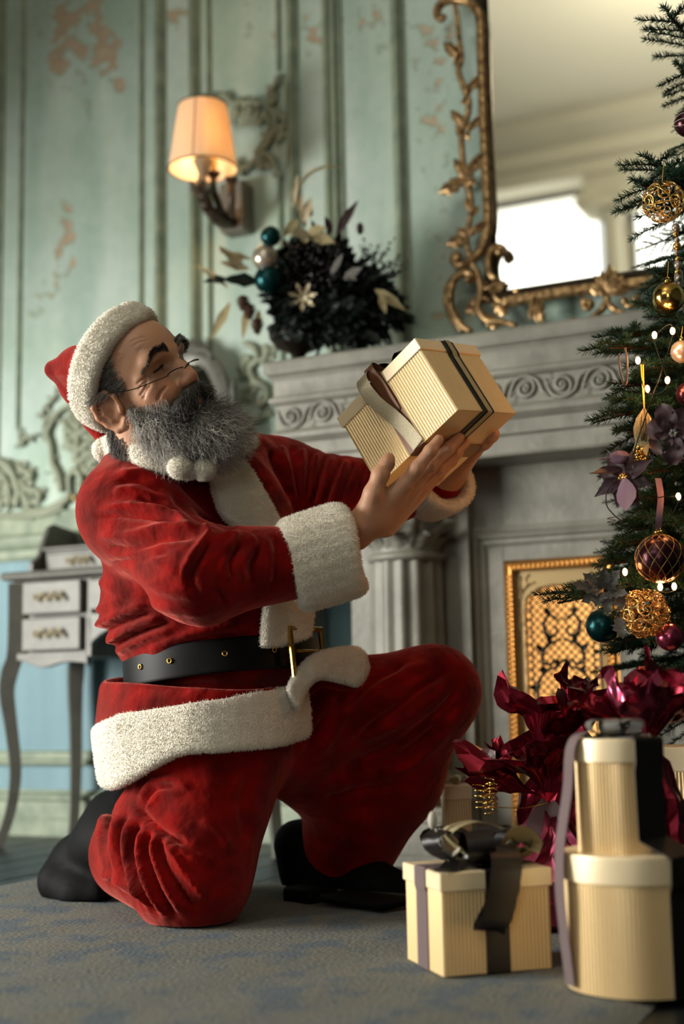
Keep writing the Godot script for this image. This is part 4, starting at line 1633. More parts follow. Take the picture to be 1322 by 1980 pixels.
func dressing_table() -> void:
	var cx := -2.145
	var t := thing("dressing_table", "grey painted dressing table with curved legs and small drawers behind the kneeling man", "dressing table", Vector3(cx, 0, 0.18))
	var m: Material = mats.grey_paint
	var x0 := -2.59
	var x1 := 2.0 * cx - x0
	var zf := 0.345
	var zb := 0.045
	var b := MB.new()
	var loop := [Vector3(x0, 0, zb), Vector3(x0, 0, zf), Vector3(x1, 0, zf), Vector3(x1, 0, zb)]
	b.sweep(loop, Vector3.UP, [Vector2(-0.04, 0.762), Vector2(0.004, 0.762), Vector2(0.013, 0.768), Vector2(0.015, 0.776), Vector2(0.011, 0.784), Vector2(0.006, 0.787), Vector2(-0.04, 0.787)])
	shell(Vector3(x0 + 0.02, 0.763, zb), Vector3(x1 - 0.02, 0.787, zf - 0.01), b)
	obj("table_top", b, m, t, 25.0)
	# carcase: dark gaps between the drawers come from its depth
	b = MB.new()
	for s in [-1, 1]:
		var ox: float = cx + s * 0.445
		var ix: float = cx + s * 0.160
		shell(Vector3(minf(ox, ix), 0.535, zb), Vector3(maxf(ox, ix), 0.762, zf - 0.03), b)
		shell(Vector3(minf(ix, ix - s * 0.014), 0.535, zf - 0.031), Vector3(maxf(ix, ix - s * 0.014), 0.755, zf - 0.004), b)
		shell(Vector3(minf(ox, ix), 0.536, zf - 0.031), Vector3(maxf(ox, ix), 0.550, zf - 0.004), b)
	shell(Vector3(cx - 0.165, 0.655, zb), Vector3(cx + 0.165, 0.762, zf - 0.03), b)
	obj("carcase", b, m, t, 0.0)
	for s in [-1, 1]:
		var a: float = cx + s * 0.385
		var c: float = cx + s * 0.178
		drawer(t, Vector2(minf(a, c), 0.660), Vector2(maxf(a, c), 0.755), zf)
		drawer(t, Vector2(minf(a, c), 0.555), Vector2(maxf(a, c), 0.650), zf)
	drawer(t, Vector2(cx - 0.150, 0.664), Vector2(cx + 0.150, 0.752), zf, 0.06)
	# shaped aprons
	for s in [-1, 1]:
		var poly := PackedVector2Array([Vector2(-0.125, 0.540), Vector2(-0.125, 0.526)])
		for i in 17:
			var u := i / 16.0
			poly.append(Vector2(lerpf(-0.12, 0.115, u), 0.524 - 0.013 * pow(sin(u * PI), 2.0) + 0.006 * cos(u * TAU * 1.5)))
		poly.append(Vector2(0.125, 0.510))
		poly.append(Vector2(0.125, 0.540))
		b = MB.new()
		b.slab(poly, Transform3D(Basis(Vector3(-s, 0, 0), Vector3.UP, Vector3(0, 0, -s)) if s > 0 else Basis.IDENTITY, Vector3(cx + s * 0.285, 0, zf - 0.004 if s > 0 else zf - 0.022)), 0.018, 0.002)
		obj("apron", b, m, t, 0.0)
	var arch := PackedVector2Array([Vector2(-0.165, 0.656)])
	for i in 15:
		var u := i / 14.0
		arch.append(Vector2(lerpf(-0.165, 0.165, u), 0.54 + 0.085 * pow(sin(u * PI), 0.55)))
	arch.append(Vector2(0.165, 0.656))
	b = MB.new()
	b.slab(arch, Transform3D(Basis.IDENTITY, Vector3(cx, 0, zf - 0.022)), 0.018, 0.002)
	obj("apron", b, m, t, 0.0)
	# cabriole legs
	for s in [-1, 1]:
		for fr in [true, false]:
			b = MB.new()
			var z: float = zf - 0.018 if fr else zb + 0.022
			var out := 1.0 if fr else 0.25
			var px: float = cx + s * (0.425 if fr else 0.40)
			var pts := []
			var prof := [[0.755, 0.0, 0.0255], [0.56, 0.0, 0.0255], [0.50, 0.010, 0.027], [0.44, 0.016, 0.024], [0.34, 0.006, 0.020], [0.22, -0.004, 0.018], [0.12, 0.002, 0.016], [0.05, 0.016, 0.015], [0.016, 0.026, 0.017], [0.0, 0.030, 0.016]]
			var rr := []
			for p in prof:
				pts.append(Vector3(px + s * p[1] * out, p[0], z + (p[1] * out if fr else 0.0)))
				rr.append(p[2] * 1.25)
			pts.reverse()
			rr.reverse()
			var cp := curve(pts, 4)
			b.tube(cp, lerps(rr, cp.size()), 4 if not fr else 4, false, true, 1.0)
			# square section: turn the four-sided tube by 45 degrees
			obj("leg", b, m, t, 35.0)
	# small gallery of drawers with shaped ends, and the swing mirror
	for s in [-1, 1]:
		var poly := PackedVector2Array([Vector2(0.0, 0.787), Vector2(0.225, 0.787), Vector2(0.225, 0.822), Vector2(0.19, 0.846), Vector2(0.165, 0.90), Vector2(0.145, 0.940), Vector2(0.12, 0.950), Vector2(0.0, 0.935)])
		b = MB.new()
		b.slab(poly, Transform3D(Basis(Vector3(0, 0, 1), Vector3.UP, Vector3(-1, 0, 0)), Vector3(cx + s * 0.432 + 0.008, 0, 0.03)), 0.016, 0.003)
		obj("gallery_end", b, m, t, 0.0)
		b = MB.new()
		var q0: float = cx + s * 0.42
		var q1: float = cx + s * 0.14
		shell(Vector3(minf(q0, q1), 0.787, 0.03), Vector3(maxf(q0, q1), 0.862, 0.20), b)
		b.box(Transform3D(Basis.IDENTITY, Vector3((q0 + q1) * 0.5, 0.866, 0.12)), Vector3(absf(q1 - q0) + 0.006, 0.012, 0.19), 0.004)
		obj("gallery", b, m, t, 0.0)
		drawer(t, Vector2(minf(q0, q1) + 0.012, 0.795), Vector2(maxf(q0, q1) - 0.012, 0.852), 0.206, 0.04)
	var mx := -2.135
	b = MB.new()
	var ring := []
	for i in 48:
		var a := TAU * i / 48
		ring.append(Vector3(mx + 0.128 * cos(a), 1.225 + 0.232 * sin(a) + (0.012 * cos(2.0 * a) if sin(a) > 0 else 0.0), 0.10))
	b.sweep(ring, Vector3(0, 0, 1), [Vector2(-0.022, -0.008), Vector2(0.026, -0.008), Vector2(0.026, 0.006), Vector2(0.010, 0.014), Vector2(-0.006, 0.012), Vector2(-0.022, 0.004)], true)
	swing(b, mx)
	obj("mirror_frame", b, m, t, 40.0)
	b = MB.new()
	var mid := b.vert(Vector3(mx, 1.225, 0.099))
	var first := -1
	for i in 48:
		var a := TAU * i / 48
		var k := b.vert(Vector3(mx + 0.122 * cos(a), 1.225 + 0.226 * sin(a), 0.099))
		if i == 0:
			first = k
		else:
			b.tri(mid, k - 1, k)
	b.tri(mid, first + 47, first)
	var bk := b.vert(Vector3(mx, 1.225, 0.094))
	for i in 48:
		var a := TAU * i / 48
		b.vert(Vector3(mx + 0.122 * cos(a), 1.225 + 0.226 * sin(a), 0.094))
	for i in 48:
		b.tri(bk, bk + 1 + (i + 1) % 48, bk + 1 + i)
	swing(b, mx)
	obj("mirror_glass", b, mats.looking_glass, t, 0.0)
	b = MB.new()
	for k in 7:
		var a := deg_to_rad(20 + 140.0 * k / 6)
		b.leaf(Vector3(mx, 1.452, 0.108), Vector3(cos(a), sin(a) * 0.9, 0.3), Vector3(0, 0, 1), 0.060, [0.004, 0.011, 0.012, 0.009, 0.002], -0.9, 0.2, 0.004, 0.2)
	for s in [-1, 1]:
		b.tube(curve([Vector3(mx + s * 0.02, 1.456, 0.11), Vector3(mx + s * 0.06, 1.452, 0.115), Vector3(mx + s * 0.085, 1.43, 0.113), Vector3(mx + s * 0.078, 1.415, 0.112)], 5), 0.007, 7)
	swing(b, mx)
	obj("carved_crest", b, m, t)
	for s in [-1, 1]:
		b = MB.new()
		b.lathe([Vector2(0.0, 0.868), Vector2(0.020, 0.868), Vector2(0.020, 0.89), Vector2(0.011, 0.91), Vector2(0.015, 0.98), Vector2(0.012, 1.08), Vector2(0.016, 1.18), Vector2(0.012, 1.24), Vector2(0.017, 1.26), Vector2(0.010, 1.285), Vector2(0.013, 1.31), Vector2(0.006, 1.345), Vector2(0.0, 1.355)], Transform3D(Basis.IDENTITY, Vector3(mx + s * 0.172, 0, 0.10)), 14)
		obj("mirror_post", b, m, t, 60.0)


# ---------------------------------------------------------------- wall lamp
func sconce() -> void:
	var p := Vector3(-1.985, 1.880, 0.0)
	var s := thing("wall_sconce", "bronze wall lamp with a lit cream shade above the dressing table", "wall lamp", p)
	var m: Material = mats.bronze_arm
	var b := MB.new()
	b.box(Transform3D(Basis.IDENTITY, p + Vector3(0, 0.01, 0.035)), Vector3(0.085, 0.155, 0.07), 0.006)
	obj("wall_plate", b, mats.sconce_plate, s, 0.0)
	# shade straight out from the plate
	var c := Vector3(-1.982, 1.944, 0.235)
	b = MB.new()
	var arm := curve([p + Vector3(0, -0.045, 0.07), p + Vector3(-0.005, -0.055, 0.12), p + Vector3(-0.01, -0.03, 0.19), p + Vector3(-0.012, 0.025, 0.225), c + Vector3(0, -0.09, 0.0), c + Vector3(0, -0.045, 0)], 6)
	b.tube(arm, lerps([0.016, 0.020, 0.018, 0.014, 0.011, 0.012], arm.size()), 10)
	for k in 6:
		var a := TAU * k / 6
		var o := Vector3(cos(a), 0, sin(a))
		b.leaf(c + Vector3(0, -0.075, 0) + o * 0.008, o * 0.8 + Vector3.UP * 0.3, Vector3.UP - o, 0.045, [0.004, 0.012, 0.013, 0.008, 0.002], 0.7, -0.2, 0.003, 0.2)
	for k in 5:
		var q: Vector3 = arm[4 + k * 4]
		b.leaf(q, Vector3(-0.2, 0.8, 0.5 - 0.2 * k), Vector3(0.4, 0.2, 1), 0.045, [0.004, 0.011, 0.010, 0.006, 0.001], 0.9, -0.2, 0.003, 0.2)
		b.leaf(q, Vector3(0.3, -0.7, 0.5), Vector3(-0.4, -0.2, 1), 0.035, [0.004, 0.009, 0.008, 0.005, 0.001], 0.9, -0.2, 0.003, 0.2)
	obj("scrolled_arm", b, m, s)
	b = MB.new()
	for arm2 in [[Vector3(0.01, -0.03, 0.08), Vector3(0.035, -0.035, 0.13), Vector3(0.055, 0.0, 0.16), Vector3(0.055, 0.045, 0.16)], [Vector3(-0.01, -0.03, 0.08), Vector3(0.01, -0.025, 0.15), Vector3(0.012, 0.02, 0.19), Vector3(0.012, 0.06, 0.19)]]:
		var pts := []
		for q in arm2:
			pts.append(p + q)
		var cp := curve(pts, 5)
		b.tube(cp, lerps([0.012, 0.012, 0.010], cp.size()), 8)
		var e: Vector3 = pts[3]
		b.lathe([Vector2(0.0, -0.01), Vector2(0.012, -0.008), Vector2(0.020, 0.006), Vector2(0.021, 0.010), Vector2(0.010, 0.012), Vector2(0.0, 0.012)], Transform3D(Basis.IDENTITY, e), 12)
	obj("side_arm", b, m, s)
	b = MB.new()
	b.tube([p + Vector3(0.012, 0.072, 0.19), p + Vector3(0.012, 0.115, 0.19), p + Vector3(0.012, 0.135, 0.19)], [0.009, 0.009, 0.004], 10)
	obj("candle_tube", b, mats.gold_leaf, s)
	b = MB.new()
	b.lathe([Vector2(0.0, -0.055), Vector2(0.012, -0.055), Vector2(0.016, -0.04), Vector2(0.010, -0.028), Vector2(0.012, -0.015), Vector2(0.020, 0.004), Vector2(0.030, 0.026), Vector2(0.030, 0.030), Vector2(0.0, 0.030)], Transform3D(Basis.IDENTITY, c), 20)
	obj("lamp_cup", b, mats.sconce_plate, s, 50.0)
	# linen shade: a thin shell, open at both ends
	var top := 0.198
	var r0 := 0.100
	var r1 := 0.071
	b = MB.new()
	b.lathe([Vector2(r0, 0.0), Vector2(lerpf(r0, r1, 0.5), top * 0.5), Vector2(r1, top), Vector2(r1 - 0.0012, top), Vector2(lerpf(r0, r1, 0.5) - 0.0012, top * 0.5), Vector2(r0 - 0.0012, 0.0), Vector2(r0, 0.0)], Transform3D(Basis.IDENTITY, c + Vector3(0, 0.0, 0)), 48)
	obj("lamp_shade", b, mats.shade_linen, s, 40.0)
	b = MB.new()
	for e in [[r0, 0.002], [r1, top - 0.002]]:
		var ring := []
		for k in 40:
			var a := TAU * k / 40
			ring.append(c + Vector3(cos(a) * (e[0] + 0.0004), e[1], sin(a) * (e[0] + 0.0004)))
		b.tube(ring, 0.0024, 6, true)
	var seam := Vector3(0.25, 0, 0.97)
	b.tube([c + seam * (r0 + 0.0005), c + seam * (r1 + 0.0005) + Vector3(0, top, 0)], 0.0012, 5)
	obj("shade_trim", b, mats.shade_trim, s)
	b = MB.new()
	b.ball(c + Vector3(0, 0.085, 0), 0.026, 16, 10, Vector3(1, 1.5, 1))
	obj("bulb", b, mats.lit_bulb, s)
	var l := OmniLight3D.new()
	l.name = "lamp_light"
	l.light_color = Color(1.0, 0.82, 0.60)
	l.light_energy = 0.05
	l.light_size = 0.025
	l.omni_range = 12.0
	l.omni_attenuation = 2.0
	l.shadow_enabled = true
	s.add_child(l)
	l.position = c + Vector3(0, 0.085, 0) - p


# ---------------------------------------------------------------- carved plaster ornaments on the wall
func relief(called: String, label: String, z: float, k: float, ox: float, oy: float, strokes: Array, m: Material, boss := []) -> void:
	var first := at_z(ox + strokes[0][1][0] / k, oy + strokes[0][1][1] / k, 0.0)
	var t := thing(called, label, "wall ornament", first)
	for s in strokes:
		var b := MB.new()
		var pts := curve(zpts(s[1], z, k, ox, oy), 5)
		var fat := []
		for w in s[2]:
			fat.append(w * 1.2)
		b.tube(pts, lerps(fat, pts.size()), 8, false, true, 1.0)
		var n := pts.size()
		if s[0] == "acanthus_leaf":
			for j in 3:
				var q: Vector3 = pts[int(n * (0.15 + 0.28 * j))]
				var d: Vector3 = (pts[mini(int(n * (0.15 + 0.28 * j)) + 3, n - 1)] - q).normalized()
				for e in [-1, 1]:
					var sd = Vector3(-d.y, d.x, 0) * e
					b.leaf(q, d * 0.8 + sd * 0.8 + Vector3(0, 0, 0.3), Vector3(0, 0, 1), 0.038, [0.003, 0.010, 0.009, 0.012, 0.007, 0.001], -0.7, -0.35, 0.004, 0.3)
		else:
			for j in 4:
				var i := int(n * (0.18 + 0.2 * j))
				var d: Vector3 = (pts[mini(i + 2, n - 1)] - pts[i]).normalized()
				var e := 1.0 if j % 2 == 0 else -1.0
				b.leaf(pts[i], d * 0.7 + Vector3(-d.y, d.x, 0.3) * e, Vector3(0, 0, 1), 0.026, [0.003, 0.007, 0.006, 0.001], -0.8 * e, -0.3, 0.004, 0.2)
		obj(s[0], b, m, t)
	for q in boss:
		var b := MB.new()
		b.ball(at_z(ox + q[0] / k, oy + q[1] / k, z), q[2], 14, 9, Vector3(0.85, 1.2, 0.8))
		obj("boss", b, q[3], t)

func reliefs() -> void:
	var m: Material = mats.relief_paint
	var S := "scroll"
	var L := "acanthus_leaf"
	relief("carved_cartouche", "carved plaster cartouche of scrolls on the wall beside the lit lamp", 0.017, 2.36, 300, 120, [
		[S, [578, 58, 558, 72, 545, 110, 522, 140, 545, 165, 532, 188, 490, 190], [.004, .008, .007, .010, .006, .008, .004]],
		[S, [285, 165, 318, 150, 340, 172, 372, 192, 392, 172, 412, 192, 450, 182, 482, 202], [.006, .010, .007, .012, .008, .013, .012, .006]],
		[S, [508, 212, 540, 240, 545, 300, 512, 368, 470, 430, 440, 468, 402, 488, 392, 522], [.010, .012, .009, .009, .008, .009, .010, .006]],
		[S, [360, 296, 400, 286, 440, 280, 478, 268, 500, 250, 520, 285, 500, 350, 450, 420], [.005, .006, .006, .008, .010, .007, .006, .004]],
		[S, [492, 490, 470, 462, 480, 432, 512, 425, 540, 458, 556, 500, 582, 520], [.006, .010, .008, .011, .010, .009, .004]],
		[L, [375, 198, 372, 225, 370, 255], [.008, .012, .005]], [L, [442, 202, 436, 225, 428, 252], [.008, .012, .005]], [L, [540, 240, 556, 232, 560, 260], [.005, .006, .003]], [L, [546, 300, 560, 310, 548, 330], [.005, .006, .003]], [L, [372, 480, 385, 470, 392, 490], [.006, .008, .004]],
		[L, [470, 430, 480, 450, 500, 450], [.006, .008, .004]], [S, [215, 150, 240, 160, 262, 158, 285, 166], [.006, .008, .008, .006]]], m)
	relief("carved_panel_ornament", "large carved plaster ornament of scrolls and acanthus above the dressing table", 0.015, 3.96, 0, 500, [
		[S, [146, 1290, 152, 1380, 160, 1422, 200, 1372, 292, 1346], [.004, .005, .008, .006, .004]],
		[S, [432, 975, 420, 1060, 345, 1140, 318, 1232], [.003, .005, .006, .004]],
		[S, [570, 1110, 455, 1170, 392, 1260, 360, 1345, 388, 1430, 402, 1560, 440, 1640, 462, 1720, 470, 1785], [.005, .008, .009, .010, .008, .009, .010, .012, .008]],
		[S, [372, 1400, 335, 1310, 362, 1225, 440, 1180], [.008, .006, .006, .004]],
		[L, [600, 1190, 604, 1300, 592, 1450, 590, 1610], [.005, .009, .010, .008]],
		[L, [596, 1360, 520, 1300, 498, 1222], [.008, .009, .003]], [L, [602, 1350, 660, 1305, 695, 1255], [.008, .009, .003]], [L, [592, 1470, 535, 1410, 505, 1400], [.007, .008, .003]], [L, [598, 1480, 680, 1415, 730, 1385], [.008, .009, .003]], [L, [594, 1570, 650, 1525, 725, 1500], [.008, .009, .003]], [L, [596, 1290, 545, 1230, 560, 1170], [.006, .007, .003]],
		[S, [530, 1800, 528, 1680, 560, 1625, 602, 1640, 622, 1700, 612, 1790], [.007, .008, .010, .010, .008, .007]],
		[S, [180, 1925, 330, 1935, 430, 1895, 520, 1835, 534, 1785], [.008, .012, .012, .010, .006]],
		[S, [-60, 1965, 200, 1968, 350, 1955, 490, 1905], [.008, .010, .010, .005]],
		[L, [-40, 1540, 60, 1590, 122, 1700, 142, 1800, 118, 1915], [.010, .014, .012, .012, .005]], [L, [-30, 1610, 48, 1700, 72, 1800, 58, 1920], [.008, .010, .010, .005]], [L, [118, 1555, 182, 1620, 242, 1662, 180, 1702], [.006, .010, .010, .005]], [L, [158, 1695, 200, 1762, 292, 1785, 302, 1832, 270, 1806], [.007, .011, .009, .009, .004]], [L, [140, 1760, 190, 1820, 230, 1900], [.007, .010, .004]], [L, [10, 1700, -20, 1800, 20, 1900], [.008, .010, .004]],
		[L, [640, 1560, 660, 1640, 720, 1560], [.006, .008, .003]], [S, [620, 1900, 680, 1860, 720, 1800, 740, 1700], [.008, .008, .007, .004]]], m, [[570, 1832, 0.0115, mats.gilt_plate], [352, 1640, 0.005, m], [288, 1778, 0.006, m]])
	relief("carved_corner_ornament", "small carved plaster ornament beside the left end of the mantel", 0.012, 1.0, 0, 0, [
		[S, [470, 662, 490, 672, 498, 694, 484, 712, 492, 738, 512, 748, 516, 770, 500, 790], [.005, .009, .010, .008, .010, .010, .009, .004]],
		[L, [486, 690, 470, 706, 474, 730], [.007, .009, .003]], [L, [498, 700, 514, 690, 520, 672], [.006, .008, .003]], [L, [494, 738, 478, 752, 474, 776], [.007, .009, .003]], [S, [462, 800, 480, 812, 506, 808, 520, 790], [.006, .009, .009, .004]]], m)


# ---------------------------------------------------------------- the kneeling man
var fwd: Vector3      # the way his chest faces
var lft: Vector3      # his left
var hd_o: Vector3     # between his ears
var hd_f: Vector3
var hd_u: Vector3
var hd_l: Vector3
var head_field: Field

func hl(f: float, u: float, l: float) -> Vector3:
	return hd_o + hd_f * f + hd_u * u + hd_l * l

func dp(px: float, py: float, d: float) -> Vector3:
	return at_depth(px, py, d)

# where the ray through a pixel meets a field; lift is towards the lens
func meets(f: Field, only: PackedInt32Array, px: float, py: float, start := 1.9) -> float:
	var t := start
	var r := ray(px, py)
	var k := r.length()
	for i in 60:
		var d := f.value(eye + r * t, only)
		if d < 0.0008:
			return t
		t += d / k * 0.9
		if t > 4.0:
			break
	return -1.0

func slope(f: Field, only: PackedInt32Array, p: Vector3) -> Vector3:
	var e := 0.004
	return Vector3(f.value(p + Vector3(e, 0, 0), only) - f.value(p - Vector3(e, 0, 0), only), f.value(p + Vector3(0, e, 0), only) - f.value(p - Vector3(0, e, 0), only), f.value(p + Vector3(0, 0, e), only) - f.value(p - Vector3(0, 0, e), only)).normalized()

# stations [top, bottom, outward] -> a rounded band of cloth or fur
func fur_band(b: MB, st: Array, thick: float, per := 5, closed := false, bulge := 0.55, wobble := 0.0) -> void:
	var tt := []
	var bb := []
	var nn := []
	for s in st:
		tt.append(s[0])
		bb.append(s[1])
		nn.append(s[2])
	tt = curve(tt, per, closed)
	bb = curve(bb, per, closed)
	nn = curve(nn, per, closed)
	var n := tt.size()
	var m := 20
	var first := b.v.size()
	for i in n:
		var c: Vector3 = (tt[i] + bb[i]) * 0.5
		var h: Vector3 = (tt[i] - bb[i]) * 0.5
		var o: Vector3 = nn[i].normalized()
		o = (o - h.normalized() * o.dot(h.normalized())).normalized()
		var swell := 1.0 + wobble * sin(i * 1.7) + wobble * 0.7 * sin(i * 0.61 + 1.0)
		for k in m:
			var a := TAU * k / m
			var ca := cos(a)
			var sa := sin(a)
			b.vert(c + h * (signf(ca) * pow(absf(ca), bulge)) + o * (signf(sa) * pow(absf(sa), 0.8) * thick * 0.5 * swell), Vector2(float(k) / m, float(i)))
	var lim := n if closed else n - 1
	# orientation from the first quad
	var g: Vector3 = b.v[first + (1 if n < 2 else m)] - b.v[first]
	var e: Vector3 = b.v[first + 1] - b.v[first]
	var centre: Vector3 = (tt[0] + bb[0]) * 0.5
	var flip := g.cross(e).dot(b.v[first] - centre + (b.v[first + 1] - centre)) < 0.0
	for i in lim:
		for k in m:
			var k2 := (k + 1) % m
			var i2 := (i + 1) % n
			var q := [first + i * m + k, first + i2 * m + k, first + i2 * m + k2, first + i * m + k2]
			if flip:
				b.quad(q[3], q[2], q[1], q[0])
			else:
				b.quad(q[0], q[1], q[2], q[3])
	if not closed:
		for end in [0, n - 1]:
			var c0 := b.vert((tt[end] + bb[end]) * 0.5 + (tt[end] - tt[clampi(end + (1 if end == 0 else -1), 0, n - 1)]).normalized() * thick * 0.3)
			for k in m:
				var p0: int = first + end * m + k
				var p1: int = first + end * m + (k + 1) % m
				if (end == 0) != flip:
					b.tri(p0, p1, c0)
				else:
					b.tri(p1, p0, c0)

# plush pile standing on a builder's faces
func pile(parent: Node3D, b: MB, count: int, length: float, m: Material, called := "fur_pile", width := 0.0007, lean := 0.7) -> void:
	var areas := PackedFloat32Array()
	var total := 0.0
	for i in range(0, b.ix.size(), 3):
		total += (b.v[b.ix[i + 1]] - b.v[b.ix[i]]).cross(b.v[b.ix[i + 2]] - b.v[b.ix[i]]).length()
		areas.append(total)
	var n := normals_of(b)
	var blade := MB.new()
	blade.col = Color(0.80, 0.77, 0.70)
	var lo := []
	for k in 3:
		var a := TAU * k / 3
		lo.append(blade.vert(Vector3(cos(a) * width, 0, sin(a) * width)))
	blade.col = Color(0.92, 0.90, 0.85)
	var hi := blade.vert(Vector3(length * 0.15, length, 0))
	for k in 3:
		blade.tri(lo[(k + 1) % 3], lo[k], hi)
	var mm := MultiMesh.new()
	mm.transform_format = MultiMesh.TRANSFORM_3D
	mm.mesh = blade.mesh()
	mm.mesh.surface_set_material(0, m)
	mm.instance_count = count
	var base := whereis(parent)
	for i in count:
		var t := areas.bsearch(rng.randf() * total) * 3
		t = mini(t, b.ix.size() - 3)
		var u := rng.randf()
		var w := rng.randf()
		if u + w > 1.0:
			u = 1.0 - u
			w = 1.0 - w
		var i0 := b.ix[t]
		var i1 := b.ix[t + 1]
		var i2 := b.ix[t + 2]
		var p := b.v[i0] * (1.0 - u - w) + b.v[i1] * u + b.v[i2] * w
		var d := (n[i0] * (1.0 - u - w) + n[i1] * u + n[i2] * w + Vector3(rng.randf_range(-lean, lean), rng.randf_range(-lean, lean * 0.6), rng.randf_range(-lean, lean))).normalized()
		var tr := aim(d, p - base)
		tr.basis = tr.basis * Basis(Vector3.UP, rng.randf() * TAU)
		var s := rng.randf_range(0.6, 1.2)
		tr.basis = tr.basis.scaled(Vector3(s, s, s)) if false else Basis(tr.basis.x * s, tr.basis.y * s, tr.basis.z * s)
		mm.set_instance_transform(i, tr)
	var o := MultiMeshInstance3D.new()
	o.name = called
	o.multimesh = mm
	o.set_meta("kind", "stuff")
	parent.add_child(o, true)

func zoomed(list: Array, k: float, ox: float, oy: float) -> Array:
	var out := []
	for s in list:
		var p := []
		for i in range(0, s[0].size(), 2):
			p.append(ox + s[0][i] / k)
			p.append(oy + s[0][i + 1] / k)
		out.append([p, s[1], s[2]])
	return out

func smooth_strokes(list: Array) -> Array:
	var out := []
	for s in list:
		var pts := []
		for i in range(0, s[0].size(), 2):
			pts.append(Vector2(s[0][i], s[0][i + 1]))
		var c := curve(pts, 3)
		var flat := []
		for q in c:
			flat.append(q.x)
			flat.append(q.y)
		out.append([flat, s[1], s[2]])
	return out

func all_of(f: Field) -> PackedInt32Array:
	var out := PackedInt32Array()
	for i in f.kind.size():
		out.append(i)
	return out

# a band traced in the photograph and laid on a field: rows [x, y, x, y] of its two edges
func laid_band(f: Field, rows: Array, lift: float) -> Array:
	var only := all_of(f)
	var st := []
	var last := 2.5
	for r in rows:
		var d0 := meets(f, only, r[0], r[1])
		var d1 := meets(f, only, r[2], r[3])
		if d0 < 0.0:
			d0 = d1 if d1 > 0.0 else last
		if d1 < 0.0:
			d1 = d0
		if r.size() > 4:
			d0 = r[4]
			d1 = r[5]
		var dm := meets(f, only, (r[0] + r[2]) * 0.5, (r[1] + r[3]) * 0.5)
		if dm > 0.0 and r.size() <= 4:
			# the middle of the band must not sink into the cloth
			var sink := maxf(0.0, (d0 + d1) * 0.5 - dm)
			d1 = minf(d1, dm + 0.05)
			d0 = minf(d0, dm + 0.05)
			sink = maxf(0.0, (d0 + d1) * 0.5 - dm)
			d0 -= sink
			d1 -= sink
		last = d0
		var p0 := dp(r[0], r[1], d0)
		var p1 := dp(r[2], r[3], d1)
		var n := (slope(f, only, p0) + slope(f, only, p1)).normalized()
		if n.dot(eye - p0) < 0.0:
			n = (eye - p0).normalized()
		st.append([p0 + n * lift, p1 + n * lift, n])
	return st

func santa() -> void:
	var to := -Vector3(ax_f.x, 0, ax_f.z).normalized()
	var rt := Vector3(ax_r.x, 0, ax_r.z).normalized()
	fwd = (rt * 0.81 + to * 0.59).normalized()
	lft = (rt * 0.59 - to * 0.81).normalized()
	hd_f = Vector3(0.96794422, 0.19734018, 0.15537325)
	hd_u = Vector3(-0.24655937, 0.86449178, 0.43802105)
	hd_l = Vector3(0.04787974, 0.46228868, -0.88543589)
	hd_o = Vector3(-1.33694834, 0.94593344 + (0.4 - 0.4), 1.5041344 + (eye.z - 3.48938895))
	var man := body()
	clothes(man)


func skin_at(p: Vector3) -> Color:
	# skin tint: ruddier cheeks, nose and ears, darker round the eyes
	var q := p - hd_o
	var f := q.dot(hd_f)
	var u := q.dot(hd_u)
	var l := q.dot(hd_l)
	var base := Color(0.50, 0.262, 0.150)
	if q.length() < 0.2:
		var red := exp(-pow((f - 0.075) / 0.03, 2) - pow((u + 0.012) / 0.028, 2) - pow((absf(l) - 0.045) / 0.03, 2)) + 0.8 * exp(-pow((f - 0.118) / 0.02, 2) - pow((u + 0.006) / 0.018, 2) - pow(l / 0.02, 2)) + 0.5 * exp(-pow((f + 0.015) / 0.03, 2) - pow(u / 0.04, 2) - pow((absf(l) - 0.085) / 0.012, 2))
		base = base.lerp(Color(0.50, 0.165, 0.085), clampf(red * 0.55, 0, 1))
		var lid := exp(-pow((u - 0.030) / 0.014, 2) - pow((absf(l) - 0.032) / 0.02, 2)) * smoothstep(0.05, 0.07, f)
		base = base.lerp(Color(0.24, 0.105, 0.06), clampf(lid * 0.65, 0, 1))
	return base

